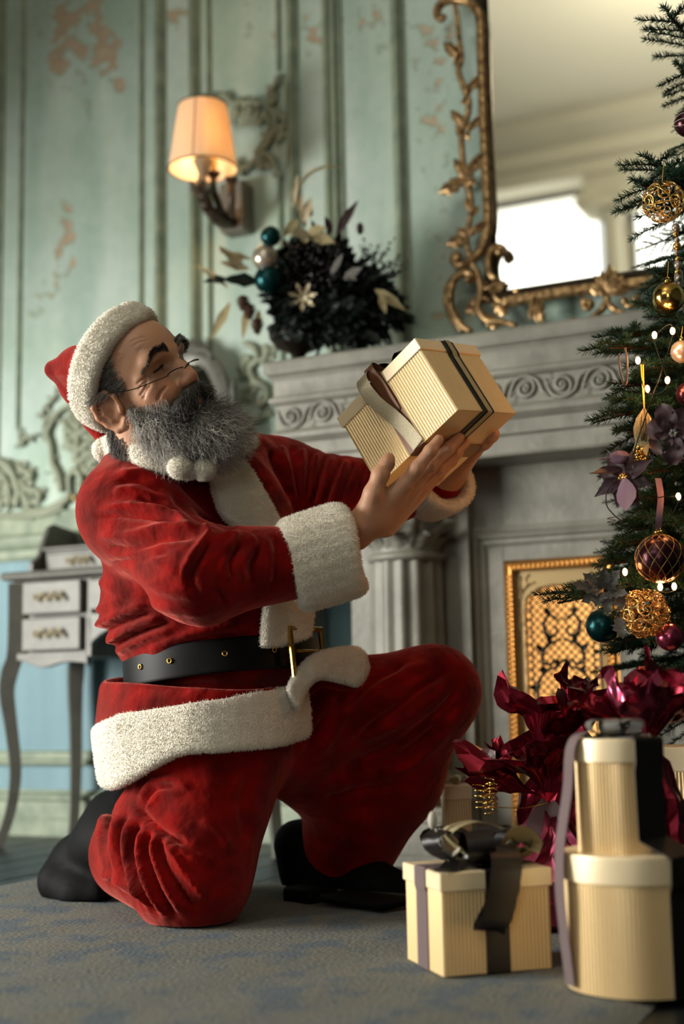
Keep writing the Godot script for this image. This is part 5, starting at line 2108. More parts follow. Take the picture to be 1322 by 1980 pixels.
func body() -> Node3D:
	var b := MB.new()
	# head, neck and ears: fine grid
	var h := Field.new()
	var ax := Basis(hd_f, hd_u, hd_l)
	h.egg(hl(-0.006, 0.055, 0), ax, Vector3(0.102, 0.082, 0.077), 0.03)
	h.egg(hl(0.040, 0.060, 0), ax, Vector3(0.056, 0.062, 0.062), 0.03)
	h.egg(hl(0.038, -0.030, 0), ax, Vector3(0.060, 0.075, 0.060), 0.03)
	h.egg(hl(0.070, -0.082, 0), ax, Vector3(0.027, 0.024, 0.030), 0.025)
	for s in [-1, 1]:
		h.egg(hl(0.058, 0.002, s * 0.046), ax, Vector3(0.026, 0.022, 0.022), 0.02)
		h.egg(hl(0.074, -0.016, s * 0.036), ax, Vector3(0.022, 0.020, 0.020), 0.014)
		h.bone(hl(0.091, 0.049, s * 0.010), hl(0.080, 0.052, s * 0.048), 0.012, 0.011, 0.012)
		h.bone(hl(0.078, 0.050, s * 0.048), hl(0.058, 0.030, s * 0.058), 0.010, 0.008, 0.014)
		h.egg(hl(0.103, -0.010, s * 0.0135), ax, Vector3(0.012, 0.009, 0.009), 0.007)
	h.bone(hl(0.086, 0.042, 0), hl(0.104, 0.014, 0), 0.010, 0.010, 0.014)
	h.bone(hl(0.104, 0.014, 0), hl(0.113, -0.004, 0), 0.010, 0.0125, 0.010)
	h.bone(hl(0.092, -0.047, -0.022), hl(0.097, -0.049, 0), 0.008, 0.009, 0.01)
	h.bone(hl(0.097, -0.049, 0), hl(0.092, -0.047, 0.022), 0.009, 0.008, 0.01)
	# eye hollows, then lids
	for s in [-1, 1]:
		h.egg(hl(0.100, 0.031, s * 0.033), ax, Vector3(0.022, 0.0135, 0.021), 0.010, 1)
		h.egg(hl(0.070, 0.032, s * 0.033), ax, Vector3(0.0150, 0.0140, 0.0155), 0.004)
		h.bone(hl(0.088, 0.0320, s * 0.020), hl(0.083, 0.0290, s * 0.046), 0.0012, 0.0012, 0.002, 1)
		h.bone(hl(0.081, 0.017, s * 0.024), hl(0.075, 0.016, s * 0.046), 0.005, 0.005, 0.010)
	h.bone(hl(-0.018, -0.02, 0), hl(-0.045, -0.125, -0.004), 0.060, 0.062, 0.03)
	for s in [-1, 1]:
		h.egg(hl(-0.016, 0.002, s * 0.0775), Basis(hd_f, hd_u, hd_l).rotated(hd_u, s * -0.4), Vector3(0.021, 0.032, 0.0055), 0.008)
		var rim := []
		for q in [[0.004, 0.004, 0.076], [0.004, 0.022, 0.079], [-0.008, 0.034, 0.084], [-0.024, 0.034, 0.090], [-0.037, 0.018, 0.094], [-0.038, -0.002, 0.093], [-0.030, -0.020, 0.088], [-0.016, -0.034, 0.082], [-0.006, -0.034, 0.079], [0.001, -0.022, 0.076]]:
			rim.append(hl(q[0], q[1], s * q[2]))
		h.chain(rim, [0.004, 0.0042, 0.0045, 0.0048, 0.0048, 0.0046, 0.0048, 0.0075, 0.0075, 0.005], 0.004)
		h.chain([hl(-0.026, 0.014, s * 0.087), hl(-0.028, 0.0, s * 0.087), hl(-0.020, -0.016, s * 0.084)], [0.003, 0.0036, 0.003], 0.004)
		h.egg(hl(0.003, -0.004, s * 0.0775), ax, Vector3(0.005, 0.008, 0.005), 0.004)
		h.egg(hl(-0.010, -0.002, s * 0.088), ax, Vector3(0.009, 0.012, 0.010), 0.004, 1)
	head_field = h
	h.mesh_into(b, 0.0028)
	# wrinkles: crow's feet, cheek folds, brow lines, temple vein
	folds(b, smooth_strokes(zoomed([
		[[430, 590, 470, 560, 520, 535], 10.5 / 4.13, -0.0031], [[440, 640, 480, 590, 520, 560], 9.0 / 4.13, -0.0027], [[455, 690, 480, 640, 515, 580], 10.5 / 4.13, -0.0034], [[480, 720, 500, 650, 545, 590], 13.5 / 4.13, -0.0031], [[470, 640, 500, 600], 12.0 / 4.13, 0.0014], 
		[[600, 720, 620, 660, 680, 600], 10.5 / 4.13, -0.0039], [[370, 260, 430, 230, 520, 210], 6.8 / 4.13, -0.0014], [[400, 290, 450, 255, 540, 235], 6.8 / 4.13, -0.0014], [[430, 330, 480, 300], 6.8 / 4.13, -0.0012], [[250, 310, 280, 330, 320, 350, 310, 375, 270, 385], 8.0 / 4.13, 0.0015], [[600, 410, 560, 440, 500, 480], 9.0 / 4.13, -0.0024]], 4.131, 160, 600)), 0.004)
	# hands
	hands(b)
	# trunk and limbs under the clothes, coarse
	var t := Field.new()
	t.egg(dp(380, 1010, 2.60), Basis(fwd, Vector3.UP, lft), Vector3(0.12, 0.19, 0.17), 0.05)
	t.egg(dp(425, 1220, 2.61), Basis(fwd, Vector3.UP, lft), Vector3(0.14, 0.19, 0.15), 0.05)
	t.egg(dp(420, 1370, 2.61), Basis(fwd, Vector3.UP, lft), Vector3(0.13, 0.10, 0.16), 0.05)
	t.chain([hl(-0.045, -0.115, 0), dp(330, 930, 2.57)], [0.056, 0.06], 0.04)
	t.chain([dp(330, 930, 2.57), dp(250, 960, 2.46), dp(385, 1115, 2.31), dp(560, 1078, 2.345), dp(690, 1028, 2.365)], [0.06, 0.055, 0.045, 0.040, 0.027], 0.02)
	t.chain([dp(430, 900, 2.63), dp(535, 935, 2.74), dp(690, 985, 2.72), dp(800, 955, 2.67), dp(842, 935, 2.645)], [0.06, 0.055, 0.045, 0.036, 0.028], 0.02)
	t.chain([dp(430, 1400, 2.56), dp(375, 1690, 2.46), dp(240, 1640, 2.74)], [0.085, 0.06, 0.045], 0.03)
	t.chain([dp(500, 1390, 2.70), dp(835, 1345, 2.69), dp(660, 1630, 2.80)], [0.085, 0.062, 0.045], 0.03)
	t.mesh_into(b, 0.012)
	for i in b.v.size():
		b.c[i] = skin_at(b.v[i])
	var o := obj("person", b, mats.skin, null, 180.0, Vector3(-1.33, 0.0, 1.2))
	tag(o, "bearded man in a red and white fur-trimmed costume kneeling and lifting a gift box", "person")
	# closed, smiling eyes show only a dark line of lashes
	for s in [-1, 1]:
		var e := MB.new()
		var line := []
		for q in [[0.0335, 0.019], [0.0320, 0.028], [0.0300, 0.038], [0.0285, 0.049]]:
			line.append(skin_point(hl(0.15, q[0], s * q[1]), -hd_f))
		e.tube(curve(line, 4), lerps([0.0012, 0.0022, 0.0022, 0.0010], 13), 6)
		obj("eyelashes", e, mats.eye_wet, o)
	hair(o)
	return o

func finger(f: Field, pts: Array, r0: float, r1: float) -> void:
	var n := pts.size()
	var rr := []
	for i in n:
		rr.append(lerpf(r0, r1, float(i) / (n - 1)))
	f.chain(pts, rr, 0.006)
	for i in range(1, n - 1):
		f.egg(pts[i], Basis.IDENTITY, Vector3.ONE * (rr[i] * 1.07), 0.004)

func hands(b: MB) -> void:
	# right hand, nearest the lens: thumb on the side of the box, fingers under it
	var f := Field.new()
	var wrist := dp(685, 1030, 2.365)
	f.chain([dp(600, 1062, 2.35), wrist, dp(722, 1000, 2.36)], [0.031, 0.0275, 0.031], 0.02)
	f.bone(dp(722, 998, 2.352), dp(781, 938, 2.335), 0.026, 0.0155, 0.018)
	f.bone(dp(735, 1002, 2.365), dp(800, 938, 2.365), 0.026, 0.016, 0.018)
	f.bone(dp(742, 1006, 2.38), dp(812, 942, 2.395), 0.025, 0.0155, 0.018)
	f.bone(dp(745, 1010, 2.39), dp(815, 950, 2.42), 0.022, 0.014, 0.018)
	f.bone(dp(708, 1008, 2.345), dp(722, 955, 2.325), 0.023, 0.0185, 0.016)
	finger(f, [dp(722, 955, 2.325), dp(735, 918, 2.322), dp(748, 896, 2.326), dp(752, 886, 2.328)], 0.0165, 0.0098)
	finger(f, [dp(783, 936, 2.335), dp(806, 905, 2.325), dp(832, 872, 2.325), dp(848, 850, 2.333)], 0.0140, 0.0090)
	finger(f, [dp(800, 936, 2.365), dp(832, 900, 2.365), dp(866, 868, 2.375), dp(888, 846, 2.388)], 0.0140, 0.0090)
	finger(f, [dp(812, 940, 2.395), dp(846, 906, 2.400), dp(878, 876, 2.412), dp(900, 856, 2.425)], 0.0135, 0.0086)
	finger(f, [dp(815, 950, 2.42), dp(846, 918, 2.435), dp(872, 892, 2.448), dp(888, 876, 2.46)], 0.0120, 0.0078)
	f.mesh_into(b, 0.0026)
	# left hand, under the far corner of the box
	f = Field.new()
	f.chain([dp(815, 950, 2.665), dp(850, 930, 2.64), dp(868, 918, 2.625)], [0.031, 0.0275, 0.031], 0.02)
	f.bone(dp(868, 920, 2.62), dp(915, 872, 2.53), 0.026, 0.016, 0.018)
	f.bone(dp(868, 915, 2.635), dp(918, 866, 2.56), 0.026, 0.016, 0.018)
	f.bone(dp(866, 912, 2.645), dp(916, 862, 2.585), 0.024, 0.015, 0.018)
	f.bone(dp(864, 910, 2.655), dp(910, 858, 2.61), 0.022, 0.014, 0.018)
	f.bone(dp(858, 922, 2.615), dp(880, 888, 2.56), 0.020, 0.016, 0.016)
	finger(f, [dp(880, 888, 2.56), dp(896, 868, 2.52), dp(906, 856, 2.50)], 0.0150, 0.0098)
	finger(f, [dp(915, 872, 2.53), dp(936, 856, 2.495), dp(950, 844, 2.475), dp(956, 838, 2.466)], 0.0138, 0.0092)
	finger(f, [dp(918, 866, 2.56), dp(940, 852, 2.535), dp(952, 842, 2.515), dp(956, 838, 2.505)], 0.0138, 0.0090)
	finger(f, [dp(916, 862, 2.585), dp(936, 850, 2.565), dp(944, 842, 2.55)], 0.0132, 0.0090)
	finger(f, [dp(910, 858, 2.61), dp(926, 848, 2.60), dp(932, 842, 2.585)], 0.0118, 0.0080)
	f.mesh_into(b, 0.003)

# a curled strand of hair
func strand(b: MB, p: Vector3, d: Vector3, length: float, curl_r: float, curl_n: float, r: float, droop: Vector3, c: Color, seg := 6) -> void:
	b.col = c
	var t := d.normalized()
	var side := t.cross(Vector3(0.3, 0.5, 0.8)).normalized()
	var up := t.cross(side)
	var ph := rng.randf() * TAU
	var prev := -1
	var pos := p
	for i in seg + 1:
		var u := float(i) / seg
		var a := ph + u * curl_n * TAU
		var q := pos + (side * cos(a) + up * sin(a)) * curl_r * minf(1.0, u * 3.0)
		var w := r * (1.0 - 0.6 * u)
		var first := b.v.size()
		b.vert(q + side * w)
		b.vert(q - side * w * 0.5 + up * w * 0.87)
		b.vert(q - side * w * 0.5 - up * w * 0.87)
		if prev >= 0:
			for k in 3:
				b.quad(prev + k, first + k, first + (k + 1) % 3, prev + (k + 1) % 3)
		prev = first
		pos += (t + droop * u).normalized() * (length / seg)

func surface_samples(b: MB, count: int) -> Array:
	var areas := PackedFloat32Array()
	var total := 0.0
	for i in range(0, b.ix.size(), 3):
		total += (b.v[b.ix[i + 1]] - b.v[b.ix[i]]).cross(b.v[b.ix[i + 2]] - b.v[b.ix[i]]).length()
		areas.append(total)
	var n := normals_of(b)
	var out := []
	for i in count:
		var t := mini(areas.bsearch(rng.randf() * total) * 3, b.ix.size() - 3)
		var u := rng.randf()
		var w := rng.randf()
		if u + w > 1.0:
			u = 1.0 - u
			w = 1.0 - w
		var i0 := b.ix[t]
		var i1 := b.ix[t + 1]
		var i2 := b.ix[t + 2]
		out.append([b.v[i0] * (1.0 - u - w) + b.v[i1] * u + b.v[i2] * w, (n[i0] * (1.0 - u - w) + n[i1] * u + n[i2] * w).normalized()])
	return out

func hair_tone(dark: float) -> Color:
	var v := rng.randf()
	var g := lerpf(0.47, 0.03, dark) * lerpf(0.40, 1.35, v)
	if v > 0.90:
		g = lerpf(0.80, 0.30, dark)
	return Color(g, g * 0.93, g * 0.83)

# the skin met from outside along a direction
func skin_point(p: Vector3, d: Vector3) -> Vector3:
	var only := head_field.near(p + d * 0.08, 0.12)
	var t := 0.0
	for i in 40:
		var e := head_field.value(p + d * t, only)
		if e < 0.0004:
			break
		t += e * 0.9
		if t > 0.2:
			break
	return p + d * t

func hair(man: Node3D) -> void:
	var hat_c := hl(-0.004, 0.052, 0)
	var hat_n := (-hd_f * 0.71 + hd_u * 0.70).normalized()
	var ax := Basis(hd_f, hd_u, hd_l)
	# beard: a soft mass with thousands of curled hairs
	var f := Field.new()
	f.egg(hl(0.098, -0.100, 0), ax, Vector3(0.036, 0.042, 0.052), 0.03)
	f.egg(hl(0.076, -0.118, 0), ax, Vector3(0.044, 0.034, 0.056), 0.03)
	f.egg(hl(0.116, -0.116, 0.0), ax, Vector3(0.034, 0.034, 0.048), 0.03)
	for s in [-1, 1]:
		f.egg(hl(0.048, -0.072, s * 0.048), ax, Vector3(0.032, 0.046, 0.024), 0.025)
		f.egg(hl(0.020, -0.055, s * 0.062), ax, Vector3(0.020, 0.036, 0.012), 0.018)
		f.bone(hl(0.016, -0.012, s * 0.0705), hl(0.022, -0.05, s * 0.070), 0.006, 0.010, 0.012)
		f.egg(hl(0.052, -0.104, s * 0.038), ax, Vector3(0.036, 0.028, 0.028), 0.025)
	var b := MB.new()
	f.mesh_into(b, 0.004)
	var roots := surface_samples(b, 9500)
	for i in b.v.size():
		b.c[i] = Color(0.045, 0.04, 0.035)
	var base := obj("beard", b, mats.hair, man)
	var s := MB.new()
	for r in roots:
		var q: Vector3 = r[0] - hd_o
		var fu := q.dot(hd_f)
		var uu := q.dot(hd_u)
		var ll := absf(q.dot(hd_l))
		if uu > -0.02 and ll < 0.05:
			continue
		var mouth := exp(-pow((fu - 0.105) / 0.04, 2) - pow((uu + 0.055) / 0.038, 2))
		var dark := clampf(mouth * 1.0 + 0.5 * exp(-pow((fu - 0.095) / 0.03, 2) - pow((uu + 0.125) / 0.03, 2)) + rng.randf_range(-0.15, 0.2), 0.0, 1.0)
		var d: Vector3 = r[1] * 0.8 - hd_u * 0.75 + hd_f * 0.35 + Vector3(rng.randf_range(-1, 1), rng.randf_range(-1, 1), rng.randf_range(-1, 1)) * 0.55
		var length := rng.randf_range(0.016, 0.042) * (0.5 if uu > -0.035 else 1.0)
		strand(s, r[0] - r[1] * 0.003, d, length, rng.randf_range(0.0020, 0.0050), rng.randf_range(0.6, 1.7), rng.randf_range(0.00030, 0.00048), -hd_u * 0.4, hair_tone(dark), 6)
	var o := obj("beard_hair", s, mats.hair, base)
	o.set_meta("kind", "stuff")
	# sparse hairs where the beard thins out over the cheek
	s = MB.new()
	for k in [-1, 1]:
		for i in 700:
			var f0 := rng.randf_range(0.012, 0.085)
			var u0 := rng.randf_range(-0.06, -0.012) - 0.12 * maxf(0.0, f0 - 0.03)
			var p := skin_point(hl(f0, u0, k * 0.16), hd_l * -k)
			strand(s, p, -hd_u * 0.9 + hd_l * k * 0.5 + hd_f * 0.2 + Vector3(rng.randf_range(-1, 1), rng.randf_range(-1, 1), rng.randf_range(-1, 1)) * 0.4, rng.randf_range(0.007, 0.016), 0.0012, 0.7, 0.00033, -hd_u * 0.3, hair_tone(rng.randf_range(0.1, 0.6)), 4)
	o = obj("cheek_hair", s, mats.hair, base)
	o.set_meta("kind", "stuff")
	# moustache
	var m := MB.new()
	var mf := Field.new()
	for k in [-1, 1]:
		mf.chain([hl(0.110, -0.024, k * 0.004), hl(0.106, -0.031, k * 0.020), hl(0.094, -0.040, k * 0.040), hl(0.074, -0.054, k * 0.056)], [0.009, 0.0105, 0.0105, 0.006], 0.01)
	mf.mesh_into(m, 0.003)
	var mr := surface_samples(m, 1500)
	for i in m.v.size():
		m.c[i] = Color(0.035, 0.028, 0.022)
	var mo := obj("moustache", m, mats.hair, man)
	var ms := MB.new()
	for r in mr:
		var q: Vector3 = r[0] - hd_o
		var sd := signf(q.dot(hd_l) + 0.0001)
		var d: Vector3 = hd_l * sd * 0.8 - hd_u * 0.8 + r[1] * 0.5 + Vector3(rng.randf_range(-1, 1), rng.randf_range(-1, 1), rng.randf_range(-1, 1)) * 0.35
		strand(ms, r[0] - r[1] * 0.002, d, rng.randf_range(0.010, 0.024), 0.0012, 0.6, 0.00035, -hd_u * 0.3, hair_tone(rng.randf_range(0.82, 1.0)), 5)
	var mh := obj("moustache_hair", ms, mats.hair, mo)
	mh.set_meta("kind", "stuff")
	# eyebrows
	for k in [-1, 1]:
		var e := MB.new()
		for i in 520:
			var u := rng.randf()
			var arc := sin(u * PI * 0.8)
			var p := skin_point(hl(0.16, 0.055 + 0.009 * arc - 0.022 * u * u * u + rng.randf_range(-0.0065, 0.0065) * (1.0 - 0.5 * u), k * (0.015 + 0.050 * u)), -hd_f)
			strand(e, p - hd_f * 0.001, hd_f * 0.6 + hd_l * k * (0.5 + u) + hd_u * (0.7 - u), rng.randf_range(0.008, 0.015), 0.0005, 0.4, 0.00055, -hd_u * 0.2, hair_tone(rng.randf_range(0.78, 0.97)), 3)
		obj("eyebrow", e, mats.hair, man)
	# hair at the temples and the nape
	var hs := MB.new()
	for k in [-1, 1]:
		for i in 2600:
			var f0 := rng.randf_range(-0.085, 0.038)
			var u0 := rng.randf_range(-0.085, 0.085)
			if f0 > -0.03 and u0 < 0.022:
				continue
			if f0 > -0.046 and f0 < 0.012 and u0 < 0.040 and u0 > -0.05:
				continue
			if f0 > 0.0 and (u0 > 0.095 or u0 < 0.0):
				continue
			if f0 > 0.026 - (u0 - 0.03) * 0.1 + rng.randf_range(-0.012, 0.010):
				continue
			var nape := 1.0 if u0 < -0.02 else 0.0
			var p := skin_point(hl(f0, u0, k * 0.16), hd_l * -k)
			if (p - hat_c).dot(hat_n) > 0.004:
				continue
			strand(hs, p, -hd_f * 0.9 - hd_u * (0.55 + nape * 0.5) + hd_l * k * 0.25 + Vector3(rng.randf_range(-1, 1), rng.randf_range(-1, 1), rng.randf_range(-1, 1)) * 0.2, rng.randf_range(0.012, 0.026) * (1.0 + nape * 0.5), 0.0008, 0.6, 0.00045, -hd_u * 0.3, hair_tone(rng.randf_range(0.45, 0.8) + nape * 0.3), 4)
	for k in [-1, 1]:
		for i in 1500:
			var u0 := rng.randf_range(0.026, 0.098)
			var f0 := rng.randf_range(-0.03, 0.030 + rng.randf_range(-0.008, 0.008))
			var p := skin_point(hl(f0, u0, k * 0.16), hd_l * -k)
			if (p - hat_c).dot(hat_n) > 0.004:
				continue
			strand(hs, p, -hd_f * 0.9 - hd_u * 0.35 + hd_l * k * 0.3 + Vector3(rng.randf_range(-1, 1), rng.randf_range(-1, 1), rng.randf_range(-1, 1)) * 0.25, rng.randf_range(0.010, 0.022), 0.0008, 0.6, 0.00045, -hd_u * 0.2, hair_tone(rng.randf_range(0.35, 0.75)), 4)
	var ho := obj("side_hair", hs, mats.hair, man)
	ho.set_meta("kind", "stuff")

func clothes(man: Node3D) -> void:
	var red: Material = mats.red_velvet
	var fur: Material = mats.white_plush
	var torso_up := (Vector3.UP - fwd * 0.22).normalized()
	var ta := Basis(fwd, torso_up, lft)
	# ---- coat
	var c := Field.new()
	c.egg(dp(378, 1000, 2.60), ta, Vector3(0.160, 0.190, 0.205), 0.06)
	c.egg(dp(322, 985, 2.57), ta, Vector3(0.115, 0.145, 0.150), 0.06)
	c.egg(dp(425, 1160, 2.60), ta, Vector3(0.178, 0.165, 0.185), 0.06)
	c.egg(dp(340, 1180, 2.61), ta, Vector3(0.135, 0.115, 0.150), 0.06)
	c.egg(dp(428, 1270, 2.60), ta, Vector3(0.170, 0.090, 0.175), 0.05)
	var trunk := Field.new()
	for i in c.kind.size():
		trunk.egg(c.mid[i], ta, c.b[i], 0.06)
	c.chain([dp(312, 912, 2.54), dp(252, 985, 2.45)], [0.058, 0.084], 0.05)
	c.chain([dp(430, 880, 2.62), dp(535, 925, 2.73)], [0.055, 0.075], 0.05)
	c.chain([dp(249, 990, 2.45), dp(385, 1108, 2.315), dp(590, 1085, 2.34)], [0.086, 0.080, 0.062], 0.04)
	c.chain([dp(535, 928, 2.73), dp(690, 968, 2.72), dp(850, 936, 2.645)], [0.080, 0.076, 0.043], 0.04)
	var b := MB.new()
	c.mesh_into(b, 0.0062)
	var st := zoomed([
		[[130, 375, 250, 362, 400, 380, 520, 432], 7.0, 0.010], [[180, 300, 260, 288, 372, 332], 6.5, 0.008], [[200, 222, 300, 213, 400, 258], 7.0, 0.007], [[110, 482, 240, 492, 420, 450, 560, 455], 8.0, 0.010], [[560, 452, 602, 480, 520, 590, 480, 670], 7.5, 0.011],
		[[630, 502, 722, 490, 672, 560, 632, 680, 662, 745], 7.5, 0.012], [[770, 490, 802, 540, 742, 622, 762, 705], 7.0, 0.011], [[850, 500, 872, 600, 852, 710], 8.0, 0.008], [[55, 640, 200, 742, 420, 812, 620, 842], 9.0, 0.007], [[330, 560, 422, 640, 465, 640], 9.0, 0.006], [[320, 690, 420, 740, 560, 760], 9.0, 0.005],
		[[95, 405, 220, 402, 380, 412, 480, 445], 5.5, -0.011], [[150, 545, 260, 548, 400, 502, 545, 492], 6.5, -0.012], [[150, 625, 300, 592, 432, 552], 7.0, -0.008], [[605, 505, 560, 602, 520, 682, 552, 765], 6.5, -0.012], [[692, 540, 642, 622, 642, 722, 695, 802], 6.5, -0.013], [[742, 522, 702, 612, 722, 702], 5.5, -0.012], [[822, 540, 792, 622, 802, 705], 6.0, -0.010], [[285, 325, 400, 345, 470, 390], 6.0, -0.009],
		[[430, 300, 560, 402, 655, 455], 9.0, -0.012], [[440, 200, 560, 330, 655, 420, 725, 482], 8.0, -0.012], [[200, 255, 290, 250, 400, 300], 5.0, -0.007], [[890, 480, 900, 600, 890, 720], 6.0, -0.007],
		[[105, 892, 200, 840, 340, 790], 9.0, 0.014], [[150, 962, 250, 902, 400, 850], 9.0, 0.013], [[190, 1005, 300, 950, 450, 900], 8.0, 0.011], [[120, 925, 230, 872, 350, 828], 6.0, -0.015], [[165, 990, 290, 922, 430, 872], 6.0, -0.014], [[330, 1010, 420, 962, 600, 905, 780, 885], 10.0, 0.009], [[420, 1000, 560, 950, 760, 930], 8.0, -0.009], [[110, 830, 150, 800, 230, 770], 8.0, 0.008],
		[[870, 110, 905, 200, 965, 340], 6.0, -0.011], [[962, 85, 985, 200, 1005, 340], 6.0, -0.011], [[1050, 115, 1042, 222, 1032, 340], 5.5, -0.011], [[1112, 128, 1082, 250, 1052, 365], 5.5, -0.011], [[1182, 148, 1142, 262, 1102, 365], 5.5, -0.010], [[1242, 158, 1202, 262, 1172, 365], 5.0, -0.010], [[1290, 170, 1260, 280, 1230, 380], 5.0, -0.009],
		[[915, 90, 945, 200, 985, 340], 7.0, 0.008], [[1008, 100, 1012, 210, 1018, 340], 7.0, 0.009], [[1082, 122, 1062, 235, 1042, 350], 6.5, 0.009], [[1148, 138, 1112, 256, 1078, 365], 6.5, 0.009], [[1212, 152, 1172, 262, 1138, 365], 6.0, 0.008],
		[[690, 120, 800, 242, 905, 440], 8.0, -0.012], [[765, 125, 885, 262, 970, 430], 10.0, 0.008], [[820, 60, 900, 130, 960, 240], 8.0, 0.006]], 2.279, 140, 820)
	folds(b, smooth_strokes(st), 0.018)
	var coat := obj("coat", b, red, man)
	# far and back side keep their plain swell; fur trims
	var trims := []
	# collar
	var n := MB.new()
	fur_band(n, [[dp(196, 850, 2.56), dp(205, 895, 2.57), -rt_of() * 0.6 + (eye - dp(200, 870, 2.56)).normalized()], [dp(226, 838, 2.462), dp(234, 888, 2.445), (eye - dp(230, 860, 2.45)).normalized()], [dp(262, 856, 2.405), dp(276, 905, 2.395), (eye - dp(270, 880, 2.4)).normalized()], [dp(318, 868, 2.40), dp(326, 916, 2.392), (eye - dp(320, 890, 2.4)).normalized()], [dp(372, 872, 2.42), dp(372, 922, 2.408), (eye - dp(372, 890, 2.4)).normalized()], [dp(430, 862, 2.47), dp(425, 905, 2.46), (eye - dp(428, 880, 2.4)).normalized()], [dp(478, 842, 2.58), dp(478, 872, 2.59), rt_of()]], 0.042, 5, false, 0.6, 0.04)
	trims.append(["fur_collar", n, 9000])
	# front band
	n = MB.new()
	fur_band(n, laid_band(trunk, [[398, 905, 452, 872, 2.40, 2.42], [406, 950, 482, 915], [424, 998, 510, 962], [458, 1032, 536, 1012], [488, 1070, 560, 1052], [505, 1112, 588, 1098], [508, 1160, 598, 1142], [502, 1205, 598, 1190], [500, 1250, 594, 1228]], 0.008), 0.03, 5, false, 0.45, 0.03)
	trims.append(["fur_front_band", n, 9000])
	# cuffs: rings about the wrists
	n = MB.new()
	ring_band(n, dp(557, 1098, 2.345), dp(686, 1058, 2.36), 0.066, 0.066, 0.034, [0.0, 0.0])
	trims.append(["fur_cuff", n, 14000])
	n = MB.new()
	ring_band(n, dp(818, 952, 2.70), dp(866, 922, 2.615), 0.050, 0.054, 0.026, [0.0, 0.0])
	trims.append(["fur_cuff", n, 8000])
	# ---- trousers
	var tr := Field.new()
	tr.egg(dp(392, 1410, 2.60), ta, Vector3(0.165, 0.130, 0.175), 0.05)
	tr.chain([dp(430, 1420, 2.54), dp(372, 1688, 2.455)], [0.135, 0.103], 0.05)
	tr.chain([dp(365, 1690, 2.46), dp(262, 1650, 2.68)], [0.100, 0.092], 0.05)
	tr.egg(dp(335, 1600, 2.53), ta, Vector3(0.12, 0.10, 0.12), 0.05)
	tr.chain([dp(520, 1385, 2.68), dp(838, 1338, 2.69)], [0.108, 0.083], 0.06)
	tr.chain([dp(838, 1338, 2.69), dp(760, 1500, 2.75), dp(672, 1640, 2.80)], [0.083, 0.092, 0.098], 0.05)
	tr.chain([dp(560, 1440, 2.66), dp(655, 1525, 2.76)], [0.095, 0.090], 0.06)
	# trouser leg ends in an open hem: cut flat above the boot
	tr.egg(dp(628, 1760, 2.815), Basis(ax_r, ax_u, -ax_f), Vector3(0.16, 0.095, 0.2), 0.01, 1)
	b = MB.new()
	tr.mesh_into(b, 0.0062)
	for i in b.v.size():
		b.v[i].y = maxf(b.v[i].y, 0.012)
	st = zoomed([
		[[218, 478, 200, 560, 215, 642, 252, 725], 9.0, 0.010], [[252, 498, 236, 572, 250, 662, 292, 745], 8.5, 0.012], [[290, 512, 270, 582, 290, 682, 342, 775], 8.5, 0.013], [[322, 542, 310, 612, 330, 702, 382, 795], 8.5, 0.013], [[352, 562, 350, 622, 392, 722, 432, 785], 8.5, 0.012], [[378, 562, 402, 622, 452, 692, 500, 750], 9.0, 0.010], [[310, 470, 340, 420, 402, 408, 455, 440], 9.0, 0.009], [[300, 440, 330, 385, 400, 365], 9.0, 0.007], [[395, 592, 452, 622, 525, 640], 9.0, 0.009], [[205, 672, 262, 690, 325, 745], 8.0, 0.010], [[325, 505, 362, 448, 425, 448], 8.0, 0.007],
		[[235, 492, 218, 572, 233, 662, 270, 745], 5.5, -0.015], [[272, 508, 253, 582, 270, 682, 317, 768], 5.5, -0.016], [[306, 530, 290, 602, 310, 702, 362, 795], 5.5, -0.016], [[336, 560, 330, 622, 360, 722, 408, 795], 5.5, -0.016], [[366, 572, 376, 642, 422, 722, 468, 778], 5.5, -0.014], [[298, 478, 330, 520, 382, 562, 445, 592], 7.0, -0.017], [[316, 490, 350, 435, 412, 425], 5.0, -0.010], [[300, 455, 335, 402, 398, 388], 5.0, -0.008], [[210, 690, 250, 712, 300, 770], 5.0, -0.010],
		[[905, 232, 962, 160, 1062, 102, 1145, 82], 11.0, 0.007], [[905, 285, 992, 268, 1102, 208, 1195, 110], 11.0, 0.010], [[930, 335, 1000, 318, 1080, 275], 9.0, 0.007], [[780, 300, 842, 222, 882, 168], 9.0, -0.011], [[885, 222, 962, 138, 1062, 80], 6.5, -0.010], [[902, 308, 1002, 232, 1102, 150, 1185, 98], 7.0, -0.012], [[930, 345, 1042, 300, 1152, 222, 1215, 150], 7.0, -0.012], [[960, 385, 1062, 330, 1165, 245, 1225, 180], 8.0, -0.009], [[820, 330, 870, 255, 910, 190], 9.0, 0.008], [[750, 330, 800, 260, 850, 190], 9.0, 0.007], [[1000, 400, 1100, 350, 1190, 260], 10.0, 0.007], [[860, 420, 960, 400, 1060, 370], 11.0, 0.006], [[830, 470, 930, 440, 1040, 420], 8.0, -0.009], [[480, 520, 540, 560, 560, 620], 9.0, 0.006], [[620, 400, 600, 480, 620, 580], 12.0, -0.007]], 1.469, 60, 1230)
	folds(b, smooth_strokes(st), 0.02)
	for i in b.v.size():
		b.v[i].y = maxf(b.v[i].y, 0.011)
	obj("trousers", b, red, man)
	# ---- coat skirt below the belt, with its white hem
	var hip := Field.new()
	hip.egg(dp(392, 1400, 2.60), ta, Vector3(0.178, 0.150, 0.182), 0.05)
	hip.chain([dp(430, 1420, 2.54), dp(385, 1600, 2.49)], [0.142, 0.12], 0.05)
	hip.egg(dp(428, 1310, 2.60), ta, Vector3(0.168, 0.08, 0.172), 0.05)
	b = MB.new()
	var back := -fwd * 0.8 - lft * 0.3
